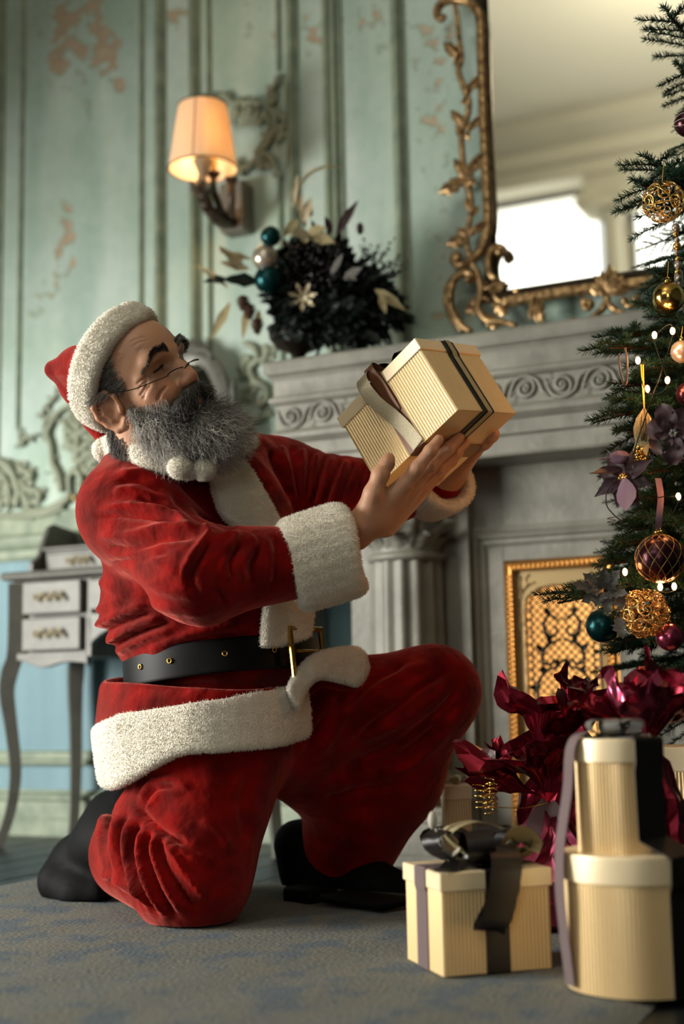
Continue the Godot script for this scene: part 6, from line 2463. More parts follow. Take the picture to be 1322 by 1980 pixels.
	fur_band(b, [[dp(300, 1305, 2.80), dp(300, 1400, 2.84), back], [dp(228, 1310, 2.72), dp(212, 1405, 2.74), back - lft * 0.5], [dp(204, 1318, 2.62), dp(194, 1410, 2.62), -fwd * 0.5 - lft]] + laid_band(hip, [[264, 1322, 250, 1400], [366, 1330, 366, 1385], [450, 1336, 470, 1365], [520, 1334, 540, 1345], [560, 1326, 572, 1332]], 0.012), 0.022, 6, false, 0.4, 0.02)
	folds(b, smooth_strokes([[[210, 1370, 300, 1350, 400, 1345], 12.0, 0.006], [[215, 1345, 300, 1335, 380, 1338], 8.0, -0.006], [[400, 1352, 480, 1345, 540, 1335], 9.0, 0.005]]), 0.012)
	obj("coat_skirt", b, red, man)
	n = MB.new()
	fur_band(n, [[dp(300, 1380, 2.86), dp(310, 1500, 2.86), back], [dp(222, 1392, 2.76), dp(232, 1520, 2.76), back - lft * 0.5], [dp(192, 1402, 2.635), dp(208, 1522, 2.62), -fwd * 0.45 - lft]] + laid_band(hip, [[225, 1390, 245, 1522], [264, 1376, 282, 1503], [366, 1361, 352, 1462], [425, 1352, 425, 1454], [482, 1338, 484, 1448], [530, 1329, 532, 1440], [566, 1322, 574, 1426]], 0.016), 0.034, 6, false, 0.35, 0.03)
	trims.append(["fur_hem", n, 16000])
	n = MB.new()
	fur_band(n, [[dp(556, 1330, 2.435), dp(580, 1372, 2.435), -ax_f], [dp(572, 1298, 2.45), dp(592, 1335, 2.45), -ax_f], [dp(604, 1268, 2.475), dp(618, 1312, 2.46), -ax_f + Vector3.UP * 0.4], [dp(650, 1254, 2.51), dp(656, 1318, 2.49), -ax_f + Vector3.UP * 0.4], [dp(690, 1252, 2.54), dp(692, 1326, 2.52), -ax_f + Vector3.UP * 0.3], [dp(706, 1264, 2.55), dp(708, 1306, 2.54), -ax_f]], 0.034, 5, false, 0.5, 0.05)
	trims.append(["fur_hem", n, 7000])
	b = MB.new()
	fur_band(b, [[dp(575, 1330, 2.50), dp(590, 1350, 2.50), -ax_f], [dp(610, 1305, 2.51), dp(625, 1330, 2.51), -ax_f], [dp(660, 1310, 2.53), dp(665, 1336, 2.53), -ax_f], [dp(696, 1318, 2.545), dp(700, 1332, 2.545), -ax_f]], 0.016, 5, false, 0.6)
	obj("coat_skirt", b, red, man)
	# pompoms that tie the collar, and the one on the hat's tail
	for p in [[349, 904, 2.345, 0.020], [394, 908, 2.35, 0.019], [368, 912, 2.35, 0.013]]:
		n = MB.new()
		n.ball(dp(p[0], p[1], p[2]), p[3], 18, 12, Vector3(1.1, 0.95, 1.0))
		trims.append(["pompom", n, 1500])
	# ---- hat
	var hc := hl(-0.004, 0.052, 0)
	var hx := (hd_f * 0.70 + hd_u * 0.71).normalized()
	var hn := (-hd_f * 0.71 + hd_u * 0.70).normalized()
	n = MB.new()
	var rows := []
	for i in 22:
		var a := TAU * i / 22
		var o := hx * cos(a) + hd_l * sin(a)
		var rad := hx * (cos(a) * (0.102 if cos(a) > 0.0 else 0.111)) + hd_l * (sin(a) * 0.091)
		var lo := hc + rad - hn * (0.014 - 0.017 * absf(sin(a)))
		var hi := hc + rad * 0.99 + hn * (0.040 + 0.017 * absf(sin(a)))
		rows.append([hi, lo, o])
	fur_band(n, rows, 0.029, 4, true, 0.6, 0.03)
	trims.append(["fur_hat_brim", n, 14000])
	b = MB.new()
	var hf := Field.new()
	var hax := Basis(hx, hn, hd_l)
	hf.egg(hc + hn * 0.034 - hx * 0.004, hax, Vector3(0.108, 0.036, 0.082), 0.02)
	hf.chain([hc + hn * 0.04 - hx * 0.035, dp(150, 708, 2.50), dp(104, 714, 2.52)], [0.058, 0.034, 0.013], 0.02)
	hf.chain([dp(106, 716, 2.52), dp(148, 752, 2.55), dp(186, 805, 2.56), dp(205, 850, 2.555)], [0.014, 0.026, 0.026, 0.018], 0.02)
	hf.egg(hl(-0.006, 0.055, 0), Basis(hd_f, hd_u, hd_l), Vector3(0.109, 0.090, 0.085), 0.02)
	hf.egg(hc - hn * 0.492, hax, Vector3(0.5, 0.5, 0.5), 0.004, 1)
	hf.mesh_into(b, 0.005)
	folds(b, smooth_strokes([[[118, 735, 135, 720, 150, 700], 7.0, -0.005], [[110, 715, 128, 735, 142, 760], 8.0, 0.004]]), 0.008)
	obj("hat", b, red, man)
	n = MB.new()
	n.ball(dp(203, 870, 2.53), 0.022, 18, 12)
	trims.append(["pompom", n, 1500])
	for t in trims:
		var keep := MB.new()
		keep.v = t[1].v.duplicate()
		keep.ix = t[1].ix
		var o := obj(t[0], t[1], fur, man)
		pile(o, keep, int(t[2] * 1.7), 0.0048, mats.plush_fibre, "fur_pile", 0.0006, 0.9)
	# ---- belt, buckle, eyelets
	var bc := dp(431, 1288, 2.60)
	var bf := (fwd + Vector3.UP * 0.12).normalized()
	var bu := (Vector3.UP - fwd * 0.12).normalized()
	b = MB.new()
	rows = []
	for i in 40:
		var a := TAU * i / 40
		var o := bf * cos(a) + lft * sin(a)
		var p := bc + bf * (cos(a) * 0.184) + lft * (sin(a) * 0.188)
		rows.append([p + bu * 0.031, p - bu * 0.031, o])
	fur_band(b, rows, 0.008, 2, true, 0.22)
	var belt := obj("belt", b, mats.belt_leather, man)
	var belt_at := func(deg: float, up: float, out: float) -> Transform3D:
		var a := deg_to_rad(deg)
		var o := (bf * cos(a) + lft * sin(a)).normalized()
		var side := bu.cross(o)
		return Transform3D(Basis(side, bu, o), bc + bf * (cos(a) * (0.184 + out)) + lft * (sin(a) * (0.188 + out)) + bu * up)
	b = MB.new()
	for deg in [-100, -78, -47, -19, 20]:
		var e: Transform3D = belt_at.call(deg, 0.002, 0.006)
		var ring := []
		for k in 14:
			var a := TAU * k / 14
			ring.append(e * Vector3(cos(a) * 0.0042, sin(a) * 0.0042, 0))
		b.tube(ring, 0.0014, 6, true)
	obj("eyelet", b, mats.brass, belt)
	b = MB.new()
	var bt: Transform3D = belt_at.call(0.0, -0.004, 0.022)
	b.sweep([bt * Vector3(-0.046, -0.042, 0), bt * Vector3(0.046, -0.042, 0), bt * Vector3(0.046, 0.042, 0), bt * Vector3(-0.046, 0.042, 0)], bt.basis.z, [Vector2(-0.005, -0.002), Vector2(0.005, -0.002), Vector2(0.005, 0.002), Vector2(0.003, 0.004), Vector2(-0.003, 0.004), Vector2(-0.005, 0.002)], true)
	b.tube([bt * Vector3(-0.036, 0, 0.002), bt * Vector3(0.0, 0, 0.006), bt * Vector3(0.040, 0, 0.005)], 0.003, 8)
	obj("buckle", b, mats.brass, belt, 30.0)
	# ---- boots
	boots(man)
	spectacles(man)

func rt_of() -> Vector3:
	return Vector3(ax_r.x, 0, ax_r.z).normalized()

# a fur cuff: a ring from a to b along the arm
func ring_band(n: MB, a: Vector3, b: Vector3, ra: float, rb: float, thick: float, _tilt: Array) -> void:
	var d := (b - a).normalized()
	var u := (Vector3.UP - d * d.y).normalized()
	var s := d.cross(u)
	var rows := []
	for i in 20:
		var t := TAU * i / 20
		var o := u * cos(t) + s * sin(t)
		rows.append([a + o * (ra * (1.0 + 0.03 * sin(t * 3.0))), b + o * (rb * (1.0 + 0.04 * sin(t * 2.0 + 1.0))) + d * (0.006 * sin(t * 2.0)), o])
	fur_band(n, rows, thick, 4, true, 0.4, 0.04)

func boots(man: Node3D) -> void:
	# right boot trails behind on its toes
	var f := Field.new()
	f.chain([dp(300, 1620, 2.66), dp(212, 1628, 2.78), dp(150, 1668, 2.83)], [0.074, 0.066, 0.052], 0.04)
	f.chain([dp(150, 1668, 2.83), dp(112, 1700, 2.80)], [0.052, 0.040], 0.03)
	f.chain([dp(118, 1712, 2.79), dp(150, 1725, 2.75), dp(188, 1728, 2.73)], [0.036, 0.035, 0.030], 0.03)
	f.chain([dp(215, 1560, 2.80), dp(245, 1548, 2.78)], [0.03, 0.03], 0.06)
	var b := MB.new()
	f.mesh_into(b, 0.008)
	for i in b.v.size():
		b.v[i].y = maxf(b.v[i].y, 0.012)
	obj("boot", b, mats.boot_leather, man)
	# left boot flat on the rug, heel to the left
	f = Field.new()
	var hb := dp(576, 1700, 2.80)
	f.chain([dp(690, 1560, 2.80), dp(630, 1660, 2.81)], [0.072, 0.060], 0.04)
	f.chain([dp(596, 1690, 2.80), dp(640, 1690, 2.78), dp(720, 1712, 2.72), dp(800, 1726, 2.66)], [0.044, 0.050, 0.042, 0.036], 0.04)
	f.chain([dp(575, 1632, 2.82), dp(590, 1700, 2.80)], [0.050, 0.044], 0.04)
	b = MB.new()
	f.mesh_into(b, 0.008)
	for i in b.v.size():
		b.v[i].y = maxf(b.v[i].y, 0.026)
	# heel and sole
	var toe := at_y(800, 1765, 0.012)
	var heel := at_y(577, 1735, 0.012)
	var along := (toe - heel).normalized()
	b.box(frame_of(along, Vector3.UP, heel + along * 0.035 + Vector3(0, 0.008, 0)), Vector3(0.082, 0.034, 0.080), 0.006)
	b.box(frame_of(along, Vector3.UP, heel + along * 0.185 + Vector3(0, 0.012, 0)), Vector3(0.17, 0.016, 0.088), 0.006)
	obj("boot", b, mats.boot_leather, man)

func spectacles(man: Node3D) -> void:
	var b := MB.new()
	var lens := MB.new()
	for s in [-1, 1]:
		var c := hl(0.112, 0.008, s * 0.030)
		var up := (hd_u * 0.93 - hd_f * 0.30).normalized()
		var sd = (hd_l + hd_f * (-0.14 * s)).normalized()
		var ring := []
		for i in 25:
			var a := PI * 0.0 + PI * i / 24.0
			ring.append(c + sd * (cos(a) * 0.0225) + up * (sin(a) * 0.004 + 0.006))
		b.tube(ring, 0.0010, 6)
		var full := []
		for i in 28:
			var a := TAU * i / 28
			full.append(c + sd * (cos(a) * 0.0225) + up * ((sin(a) * 0.010 - 0.004) if sin(a) < 0 else (sin(a) * 0.004 + 0.006 - (1.0 - sin(a)) * 0.010)))
		var mid := lens.vert(c)
		var first := lens.v.size()
		for q in full:
			lens.vert(q)
		for i in 28:
			lens.tri(mid, first + i, first + (i + 1) % 28)
		# temple arm to the ear
		b.tube(curve([c + sd * (s * 0.0225) + up * 0.006, hl(0.088, 0.015, s * 0.064), hl(0.045, 0.019, s * 0.081), hl(-0.004, 0.031, s * 0.085), hl(-0.024, 0.026, s * 0.088)], 5), 0.0009, 6)
		b.tube([c - sd * (s * 0.021) + up * 0.004, hl(0.104, 0.006, s * 0.010)], 0.0008, 5)
	b.tube(curve([hl(0.1145, 0.012, -0.0085), hl(0.118, 0.016, 0), hl(0.1145, 0.012, 0.0085)], 4), 0.0011, 6)
	var o := obj("spectacles", b, mats.wire_rim, man)
	obj("lens", lens, mats.lens_glass, o)


# ---------------------------------------------------------------- gifts
# an upright prism with fine ribs round its sides; t's y axis runs up the box, its origin is the middle of the base
func ribbed(b: MB, t: Transform3D, size: Vector3, pitch := 0.0058, deep := 0.0012) -> void:
	var loop := []
	var hx := size.x * 0.5
	var hz := size.z * 0.5
	var corners := [Vector2(-hx, hz), Vector2(hx, hz), Vector2(hx, -hz), Vector2(-hx, -hz)]
	for s in 4:
		var a: Vector2 = corners[s]
		var c: Vector2 = corners[(s + 1) % 4]
		var d := (c - a).normalized()
		var o := Vector2(-d.y, d.x) * -1.0
		o = Vector2(d.y, -d.x)
		if o.dot(a) < 0.0:
			o = -o
		var len := a.distance_to(c)
		var n := int(len / pitch)
		loop.append(a + d * 0.001)
		for i in n:
			var x := 0.002 + (len - 0.004) * (i + 0.5) / n
			var w := (len - 0.004) / n
			loop.append(a + d * (x - w * 0.42))
			loop.append(a + d * (x - w * 0.1) + o * deep)
			loop.append(a + d * (x + w * 0.1) + o * deep)
		loop.append(a + d * (len - 0.001))
	prism(b, t, loop, 0.0, size.y)

func ribbed_round(b: MB, t: Transform3D, r: float, height: float, ribs := 90, deep := 0.0012) -> void:
	var loop := []
	for i in ribs:
		for k in 3:
			var a := -TAU * (i + k / 3.0) / ribs
			var rr := r + (deep if k > 0 else 0.0)
			loop.append(Vector2(cos(a) * rr, sin(a) * rr))
	prism(b, t, loop, 0.0, height)

# loop runs counter-clockwise seen from above (x right, z towards)
func prism(b: MB, t: Transform3D, loop: Array, y0: float, y1: float) -> void:
	var n := loop.size()
	var area := 0.0
	for i in n:
		area += loop[i].cross(loop[(i + 1) % n])
	if area > 0.0:
		loop.reverse()
	var first := b.v.size()
	for p in loop:
		b.vert(t * Vector3(p.x, y0, p.y))
		b.vert(t * Vector3(p.x, y1, p.y))
	for i in n:
		var a := first + i * 2
		var c := first + ((i + 1) % n) * 2
		b.quad(a, c, c + 1, a + 1)
	var lo := b.vert(t * Vector3(0, y0, 0))
	var hi := b.vert(t * Vector3(0, y1, 0))
	for i in n:
		var a := first + i * 2
		var c := first + ((i + 1) % n) * 2
		b.tri(c, a, lo)
		b.tri(a + 1, c + 1, hi)

func bow(parent: Node3D, t: Transform3D, size: float, wide: float, m: Material, loops := 4, tails := 2, called := "bow_loop") -> void:
	for i in loops:
		var b := MB.new()
		var a := TAU * i / loops + 0.4 + rng.randf_range(-0.2, 0.2)
		var o := t.basis * Vector3(cos(a), 0, sin(a))
		var up := t.basis.y
		var side := up.cross(o).normalized()
		var pts := []
		var fs := []
		for k in 15:
			var u := k / 14.0
			var th := u * TAU
			pts.append(t.origin + o * size * (0.5 - 0.5 * cos(th)) + up * size * (0.10 + 0.32 * sin(th * 0.5) + 0.26 * sin(th)) + side * (0.15 * size * (u - 0.5)))
			fs.append((up * cos(th * 0.9) + o * -sin(th * 0.9)).normalized())
		b.tube(pts, wide * 0.5, 4, false, true, 0.08, Vector3.ZERO) if false else band_free(b, pts, side, wide)
		obj(called, b, m, parent)
	for i in tails:
		var b := MB.new()
		var a := TAU * (i + 0.5) / maxi(tails, 1) + 0.9
		var o := t.basis * Vector3(cos(a), 0, sin(a))
		var side := t.basis.y.cross(o).normalized()
		band_free(b, curve([t.origin, t.origin + o * size * 0.5 + t.basis.y * size * 0.12, t.origin + o * size * 0.95 - t.basis.y * size * 0.02, t.origin + o * size * 1.3 + t.basis.y * size * 0.05], 5), side, wide)
		obj("bow_tail", b, m, parent)
	var k := MB.new()
	k.ball(t.origin + t.basis.y * size * 0.1, wide * 0.5, 12, 8, Vector3(1, 0.8, 1))
	obj("bow_knot", k, m, parent)

# a band whose width runs along one direction
func band_free(b: MB, pts: Array, side: Vector3, wide: float, thick := 0.0008) -> void:
	var n := pts.size()
	var first := b.v.size()
	for i in n:
		var t: Vector3 = (pts[mini(i + 1, n - 1)] - pts[maxi(i - 1, 0)]).normalized()
		var s := (side - t * side.dot(t)).normalized()
		var f := s.cross(t)
		for k in [[-1, 1], [1, 1], [1, -1], [-1, -1]]:
			b.vert(pts[i] + s * (wide * 0.5 * k[0]) + f * (thick * 0.5 * k[1]), Vector2(k[0], i))
	for i in n - 1:
		var a := first + i * 4
		for k in 4:
			b.quad(a + k, a + (k + 1) % 4, a + 4 + (k + 1) % 4, a + 4 + k)
	b.quad(first + 3, first + 2, first + 1, first)
	var e := first + (n - 1) * 4
	b.quad(e, e + 1, e + 2, e + 3)

func gift_box(label: String, t: Transform3D, size: Vector3, lid_h: float, group := "") -> Node3D:
	var g := thing("gift_box", label, "gift box", t.origin, group)
	var b := MB.new()
	ribbed(b, t, Vector3(size.x, size.y, size.z))
	obj("box", b, mats.gold_paper, g, 0.0)
	b = MB.new()
	b.box(Transform3D(t.basis, t * Vector3(0, size.y - lid_h * 0.5 + 0.002, 0)), Vector3(size.x + 0.007, lid_h, size.z + 0.007), 0.0015)
	obj("lid", b, mats.gold_lid, g, 0.0)
	return g

# a ribbon laid round a box over its top, two sides and bottom: across runs along x (true) or z
func girdle(g: Node3D, t: Transform3D, size: Vector3, lid_h: float, along_x: bool, wide: float, m: Material, off := 0.0, out := 0.0008, called := "ribbon") -> void:
	var b := MB.new()
	var h := (size.x if along_x else size.z) * 0.5
	var q := []
	var e := out
	var path := [[0.0, size.y + 0.0022 + e], [h + 0.0035 + e, size.y + 0.0022 + e], [h + 0.0035 + e, size.y - lid_h], [h + 0.0012 + e, size.y - lid_h - 0.006], [h + 0.0012 + e, -0.0008 - e], [-h - 0.0012 - e, -0.0008 - e], [-h - 0.0012 - e, size.y - lid_h - 0.006], [-h - 0.0035 - e, size.y - lid_h], [-h - 0.0035 - e, size.y + 0.0022 + e], [0.0, size.y + 0.0022 + e]]
	for p in path:
		q.append(t * (Vector3(p[0], p[1], off) if along_x else Vector3(off, p[1], p[0])))
	# sharpen the corners with doubled points
	var pts := []
	for i in q.size():
		if i > 0 and i < q.size() - 1:
			pts.append(q[i].lerp(q[i - 1], minf(0.2, 0.002 / maxf(q[i].distance_to(q[i - 1]), 0.001))))
			pts.append(q[i].lerp(q[i + 1], minf(0.2, 0.002 / maxf(q[i].distance_to(q[i + 1]), 0.001))))
		else:
			pts.append(q[i])
	band_free(b, pts, (t.basis.z if along_x else t.basis.x), wide)
	obj(called, b, m, g, 20.0)

func held_gift() -> void:
	var k := 1110.0
	var a := (ax_r * -147.0 - ax_u * 142.0 + ax_f * 131.0) / k
	var w := (ax_r * 128.0 + ax_u * 4.0 + ax_f * 147.0) / k
	var h := (ax_r * 78.0 - ax_u * 140.0 - ax_f * 64.0) / k
	var p0 := dp(802, 657, 2.36)
	var size := Vector3(a.length(), h.length(), w.length())
	var up := -h.normalized()
	var x := (a - up * a.dot(up)).normalized()
	var z := x.cross(up)
	var base := p0 + a * 0.5 + w * 0.5 + h
	var t := Transform3D(Basis(x, up, z), base)
	var g := gift_box("gold ribbed gift box held up tilted in both hands of the kneeling man", t, size, 0.024)
	var zs := 1.0 if z.dot(w) > 0 else -1.0
	# dark ribbon with a glittering band over the long way, copper one over the other
	girdle(g, t, size, 0.024, true, 0.034, mats.brown_satin)
	girdle(g, t, size, 0.024, true, 0.013, mats.glitter_gold, 0.002, 0.0022, "glitter_ribbon")
	girdle(g, t, size, 0.024, false, 0.036, mats.copper_satin)
	# the loose glittering end over the near side
	var b := MB.new()
	var hz := size.z * 0.5
	var pts := curve([t * Vector3(0.006, size.y + 0.012, -zs * hz * 0.55), t * Vector3(0.010, size.y + 0.018, -zs * (hz + 0.010)), t * Vector3(0.012, size.y - 0.004, -zs * (hz + 0.028)), t * Vector3(0.012, size.y * 0.72, -zs * (hz + 0.020)), t * Vector3(0.004, size.y * 0.48, -zs * (hz + 0.008)), t * Vector3(-0.004, size.y * 0.25, -zs * (hz + 0.005)), t * Vector3(-0.008, 0.002, -zs * (hz + 0.004))], 6)
	band_free(b, pts, x, 0.028)
	obj("glitter_ribbon", b, mats.glitter_champagne, g)
	b = MB.new()
	pts = curve([t * Vector3(0.002, size.y + 0.004, -zs * hz * 0.4), t * Vector3(0.000, size.y + 0.030, -zs * hz * 0.9), t * Vector3(-0.004, size.y + 0.016, -zs * (hz + 0.012)), t * Vector3(-0.006, size.y - 0.02, -zs * (hz + 0.008)), t * Vector3(-0.004, size.y * 0.5, -zs * (hz + 0.004))], 6)
	band_free(b, pts, x, 0.022)
	obj("ribbon_end", b, mats.copper_satin, g)
	bow(g, Transform3D(Basis(x, up, z), t * Vector3(0.0, size.y + 0.003, 0.0)), 0.060, 0.030, mats.brown_satin, 4, 2)

func foil_fan(g: Node3D, tie: Vector3, up: Vector3, face_dir: Vector3, spread: float, length: float, m: Material, seed_: int, called := "foil_ruffle", rough_ := 1.0) -> void:
	# gathered foil above a tie: a crumpled sheet opening like a fan, all the way round
	var u := up.normalized()
	var f := (face_dir - u * face_dir.dot(u)).normalized()
	var s := u.cross(f)
	var nz := noise(9.0, 3, FastNoiseLite.TYPE_SIMPLEX, seed_)
	var b := MB.new()
	var n := 72
	var rows := 14
	var ids := []
	for i in n:
		var a := TAU * i / n
		var fold := sin(a * 4.0 + seed_) * 0.45 + sin(a * 7.0 + 1.3 * seed_) * 0.30 + sin(a * 2.0 + seed_ * 0.7) * 0.4
		var tip := length * (0.92 + 0.10 * sin(a * 3.0 + seed_) + 0.05 * sin(a * 9.0))
		for j in rows:
			var v := float(j) / (rows - 1)
			var ang := spread * pow(v, 0.7) * (0.9 + 0.16 * fold * v)
			var r := (0.008 + tip * v) * (1.0 + 0.05 * sin(a * 11.0 + seed_) * (1.0 - v))
			var q := tie + (u * cos(ang) + (s * cos(a) + f * sin(a)) * sin(ang)) * r
			var e := Vector3(q.x, q.y, q.z)
			q += Vector3(nz.get_noise_3dv(e), nz.get_noise_3dv(e + Vector3(7, 0, 0)), nz.get_noise_3dv(e + Vector3(0, 9, 0))) * 0.036 * v * rough_
			ids.append(b.vert(q))
	for i in n:
		for j in rows - 1:
			var p: int = i * rows + j
			var q: int = ((i + 1) % n) * rows + j
			b.quad(ids[p], ids[q], ids[q + 1], ids[p + 1])
	obj(called, b, m, g, 24.0)

func foil_bag(g: Node3D, foot: Vector3, tie: Vector3, r: float, m: Material, seed_: int) -> void:
	var nz := noise(10.0, 3, FastNoiseLite.TYPE_SIMPLEX, seed_)
	var b := MB.new()
	var seg := 40
	var rows := 18
	for j in rows:
		var v := float(j) / (rows - 1)
		var rr := r * (1.0 - pow(v, 3.0)) + 0.008
		if j == 0:
			rr = r * 0.9
		for i in seg:
			var a := TAU * i / seg
			var c := foot.lerp(tie, v)
			var pleat := 1.0 + (0.10 * sin(a * 9.0 + seed_) + 0.06 * sin(a * 15.0)) * smoothstep(0.2, 1.0, v)
			var q := c + Vector3(cos(a), 0, -sin(a)) * rr * pleat
			q += Vector3(nz.get_noise_3dv(q), 0.3 * nz.get_noise_3dv(q + Vector3(5, 5, 5)), nz.get_noise_3dv(q + Vector3(0, 9, 0))) * 0.018
			if j == 0:
				q.y = foot.y
			b.vert(q)
	for j in rows - 1:
		for i in seg:
			var p := j * seg + i
			var q := j * seg + (i + 1) % seg
			b.quad(p, q, q + seg, p + seg)
	obj("foil_body", b, m, g, 26.0)

func floor_gifts() -> void:
	var y0 := 0.0112
	# square box nearest the kneeling man
	var L := at_y(764, 1858, y0)
	var C := at_y(858, 1889, y0)
	var R := at_y(1061, 1872, y0)
	var x := (R - C).normalized()
	var z := Vector3(-x.z, 0, x.x)
	var wx := 0.168
	var wz := 0.150
	var t := Transform3D(Basis(x, Vector3.UP, x.cross(Vector3.UP)), C + x * wx * 0.5 - x.cross(Vector3.UP) * wz * 0.5)
	var h := 0.140
	var size := Vector3(wx, h, wz)
	var g := gift_box("square gold gift box on the rug with a dark brown bow drooping over its side", t, size, 0.026)
	girdle(g, t, size, 0.026, false, 0.036, mats.brown_satin, 0.0)
	girdle(g, t, size, 0.026, true, 0.044, mats.lilac_ribbon, 0.0, 0.0014)
	var top := t * Vector3(0.0, h + 0.004, 0.0)
	bow(g, Transform3D(t.basis, top), 0.085, 0.040, mats.brown_satin, 5, 2)
	# the big loop that hangs down the front
	var b := MB.new()
	var zf := wz * 0.5
	var pts := curve([t * Vector3(0.02, h + 0.01, zf * 0.2), t * Vector3(0.015, h + 0.035, zf * 0.8), t * Vector3(0.005, h + 0.012, zf + 0.030), t * Vector3(-0.012, h * 0.62, zf + 0.034), t * Vector3(-0.022, h * 0.46, zf + 0.022), t * Vector3(-0.006, h * 0.58, zf + 0.010), t * Vector3(0.01, h * 0.9, zf + 0.010), t * Vector3(0.02, h + 0.01, zf * 0.4)], 6)
	band_free(b, pts, x, 0.046)
	obj("bow_loop", b, mats.brown_satin, g)
	b = MB.new()
	pts = curve([t * Vector3(-0.01, h + 0.012, 0.0), t * Vector3(-0.05, h + 0.050, 0.02), t * Vector3(-0.015, h + 0.068, 0.03), t * Vector3(0.045, h + 0.052, 0.015), t * Vector3(0.06, h + 0.03, 0.0), t * Vector3(0.0, h + 0.014, 0.0)], 6)
	band_free(b, pts, t.basis.z, 0.034)
	obj("glitter_ribbon", b, mats.glitter_gold, g)
	b = MB.new()
	pts = curve([t * Vector3(0.02, h + 0.012, 0.02), t * Vector3(0.045, h + 0.05, 0.045), t * Vector3(0.075, h + 0.03, 0.04), t * Vector3(0.05, h + 0.012, 0.02)], 6)
	band_free(b, pts, t.basis.z * 0.7 + t.basis.y * 0.5, 0.040)
	obj("glitter_ribbon", b, mats.glitter_gold, g)
	b = MB.new()
	var stem := curve([t * Vector3(-0.045, h + 0.004, 0.02), t * Vector3(-0.058, h + 0.030, 0.02), t * Vector3(-0.07, h + 0.070, 0.01)], 5)
	b.tube(stem, 0.002, 6)
	b.ball(stem[stem.size() - 1], 0.009, 10, 8, Vector3(0.8, 1.5, 0.8))
	for k in 5:
		b.leaf(stem[2], Vector3(cos(k * 1.3), 0.5, sin(k * 1.3)), Vector3.UP, 0.03, [0.002, 0.006, 0.005, 0.001], 0.4, 0.2)
	obj("dried_sprig", b, mats.frosted_white, g)
	# two round boxes, one on the other
	var cb := at_y(1236, 1934, y0)
	var toward := Vector3(eye.x - cb.x, 0, eye.z - cb.z).normalized()
	var r1 := 0.094
	var base := cb - toward * r1
	var h1 := 0.176
	var g1 := thing("gift_box", "large round gold ribbed gift box standing on the rug under a smaller one", "gift box", base, "round gold gift boxes stacked on the rug")
	var t1 := Transform3D(Basis.IDENTITY, base)
	b = MB.new()
	ribbed_round(b, t1, r1, h1, 100)
	obj("box", b, mats.gold_paper, g1, 0.0)
	b = MB.new()
	b.lathe([Vector2(r1 + 0.0015, h1 - 0.034), Vector2(r1 + 0.004, h1 - 0.033), Vector2(r1 + 0.004, h1 - 0.001), Vector2(r1 + 0.0025, h1 + 0.002), Vector2(0.0, h1 + 0.002)], t1, 64)
	obj("lid", b, mats.gold_lid, g1, 40.0)
	var r2 := 0.058
	var h2 := 0.150
	var base2 := base + Vector3(0, h1 + 0.0022, 0) - toward * 0.004 - rt_of() * 0.014
	var g2 := thing("gift_box", "smaller round gold gift box stacked on the larger round one, tied with lilac ribbon", "gift box", base2, "round gold gift boxes stacked on the rug")
	var t2 := Transform3D(Basis.IDENTITY, base2)
	b = MB.new()
	ribbed_round(b, t2, r2, h2, 78)
	obj("box", b, mats.gold_paper, g2, 0.0)
	b = MB.new()
	b.lathe([Vector2(r2 + 0.0015, h2 - 0.030), Vector2(r2 + 0.004, h2 - 0.029), Vector2(r2 + 0.004, h2 - 0.001), Vector2(r2 + 0.0025, h2 + 0.002), Vector2(0.0, h2 + 0.002)], t2, 56)
	obj("lid", b, mats.gold_lid, g2, 40.0)
	# dark ribbon down the front right of both boxes
	var rr := rt_of()
	var o := (toward * 0.80 + rr * 0.60).normalized()
	var side := Vector3.UP.cross(o)
	b = MB.new()
	band_free(b, [base2 + Vector3(0, h2 + 0.0034, 0), base2 + o * (r2 + 0.004) + Vector3(0, h2 + 0.0034, 0), base2 + o * (r2 + 0.006) + Vector3(0, h2, 0), base2 + o * (r2 + 0.006) + Vector3(0, h2 - 0.03, 0), base2 + o * (r2 + 0.003) + Vector3(0, h2 - 0.04, 0), base2 + o * (r2 + 0.004) + Vector3(0, 0.02, 0), base + o * (r1 + 0.006) + Vector3(0, h1 + 0.003, 0), base + o * (r1 + 0.007) + Vector3(0, h1 - 0.034, 0), base + o * (r1 + 0.003) + Vector3(0, h1 - 0.045, 0), base + o * (r1 + 0.003) + Vector3(0, 0.001, 0)], side, 0.050)
	obj("dark_ribbon", b, mats.brown_satin, g2, 20.0)
	# lilac ribbon falling free on the left
	o = (-rr * 0.96 + toward * 0.28).normalized()
	side = Vector3.UP.cross(o)
	b = MB.new()
	band_free(b, curve([base2 + Vector3(0, h2 + 0.004, 0), base2 + o * (r2 - 0.01) + Vector3(0, h2 + 0.010, 0), base2 + o * (r2 + 0.012) + Vector3(0, h2 - 0.008, 0), base2 + o * (r2 + 0.020) + Vector3(0, h2 * 0.55, 0), base2 + o * (r2 + 0.034) + Vector3(0, 0.01, 0), base + o * (r1 + 0.016) + Vector3(0, h1 * 0.75, 0), base + o * (r1 + 0.012) + Vector3(0, h1 * 0.4, 0), base + o * (r1 + 0.006) + Vector3(0, 0.006, 0)], 6), side, 0.030)
	obj("lilac_ribbon", b, mats.lilac_ribbon, g2)
	bow(g2, Transform3D(Basis(rr, Vector3.UP, toward), base2 + Vector3(0.0, h2 + 0.003, 0)), 0.040, 0.022, mats.glitter_silver, 5, 2)
	# small gold box behind, by the column
	var sb := at_y(886, 1720, 0.001)
	var st := Transform3D(Basis(rr.rotated(Vector3.UP, 0.3), Vector3.UP, toward.rotated(Vector3.UP, 0.3)), sb)
	var sg := gift_box("narrow gold gift box standing on the floor beside the column foot", st, Vector3(0.056, 0.215, 0.056), 0.03)
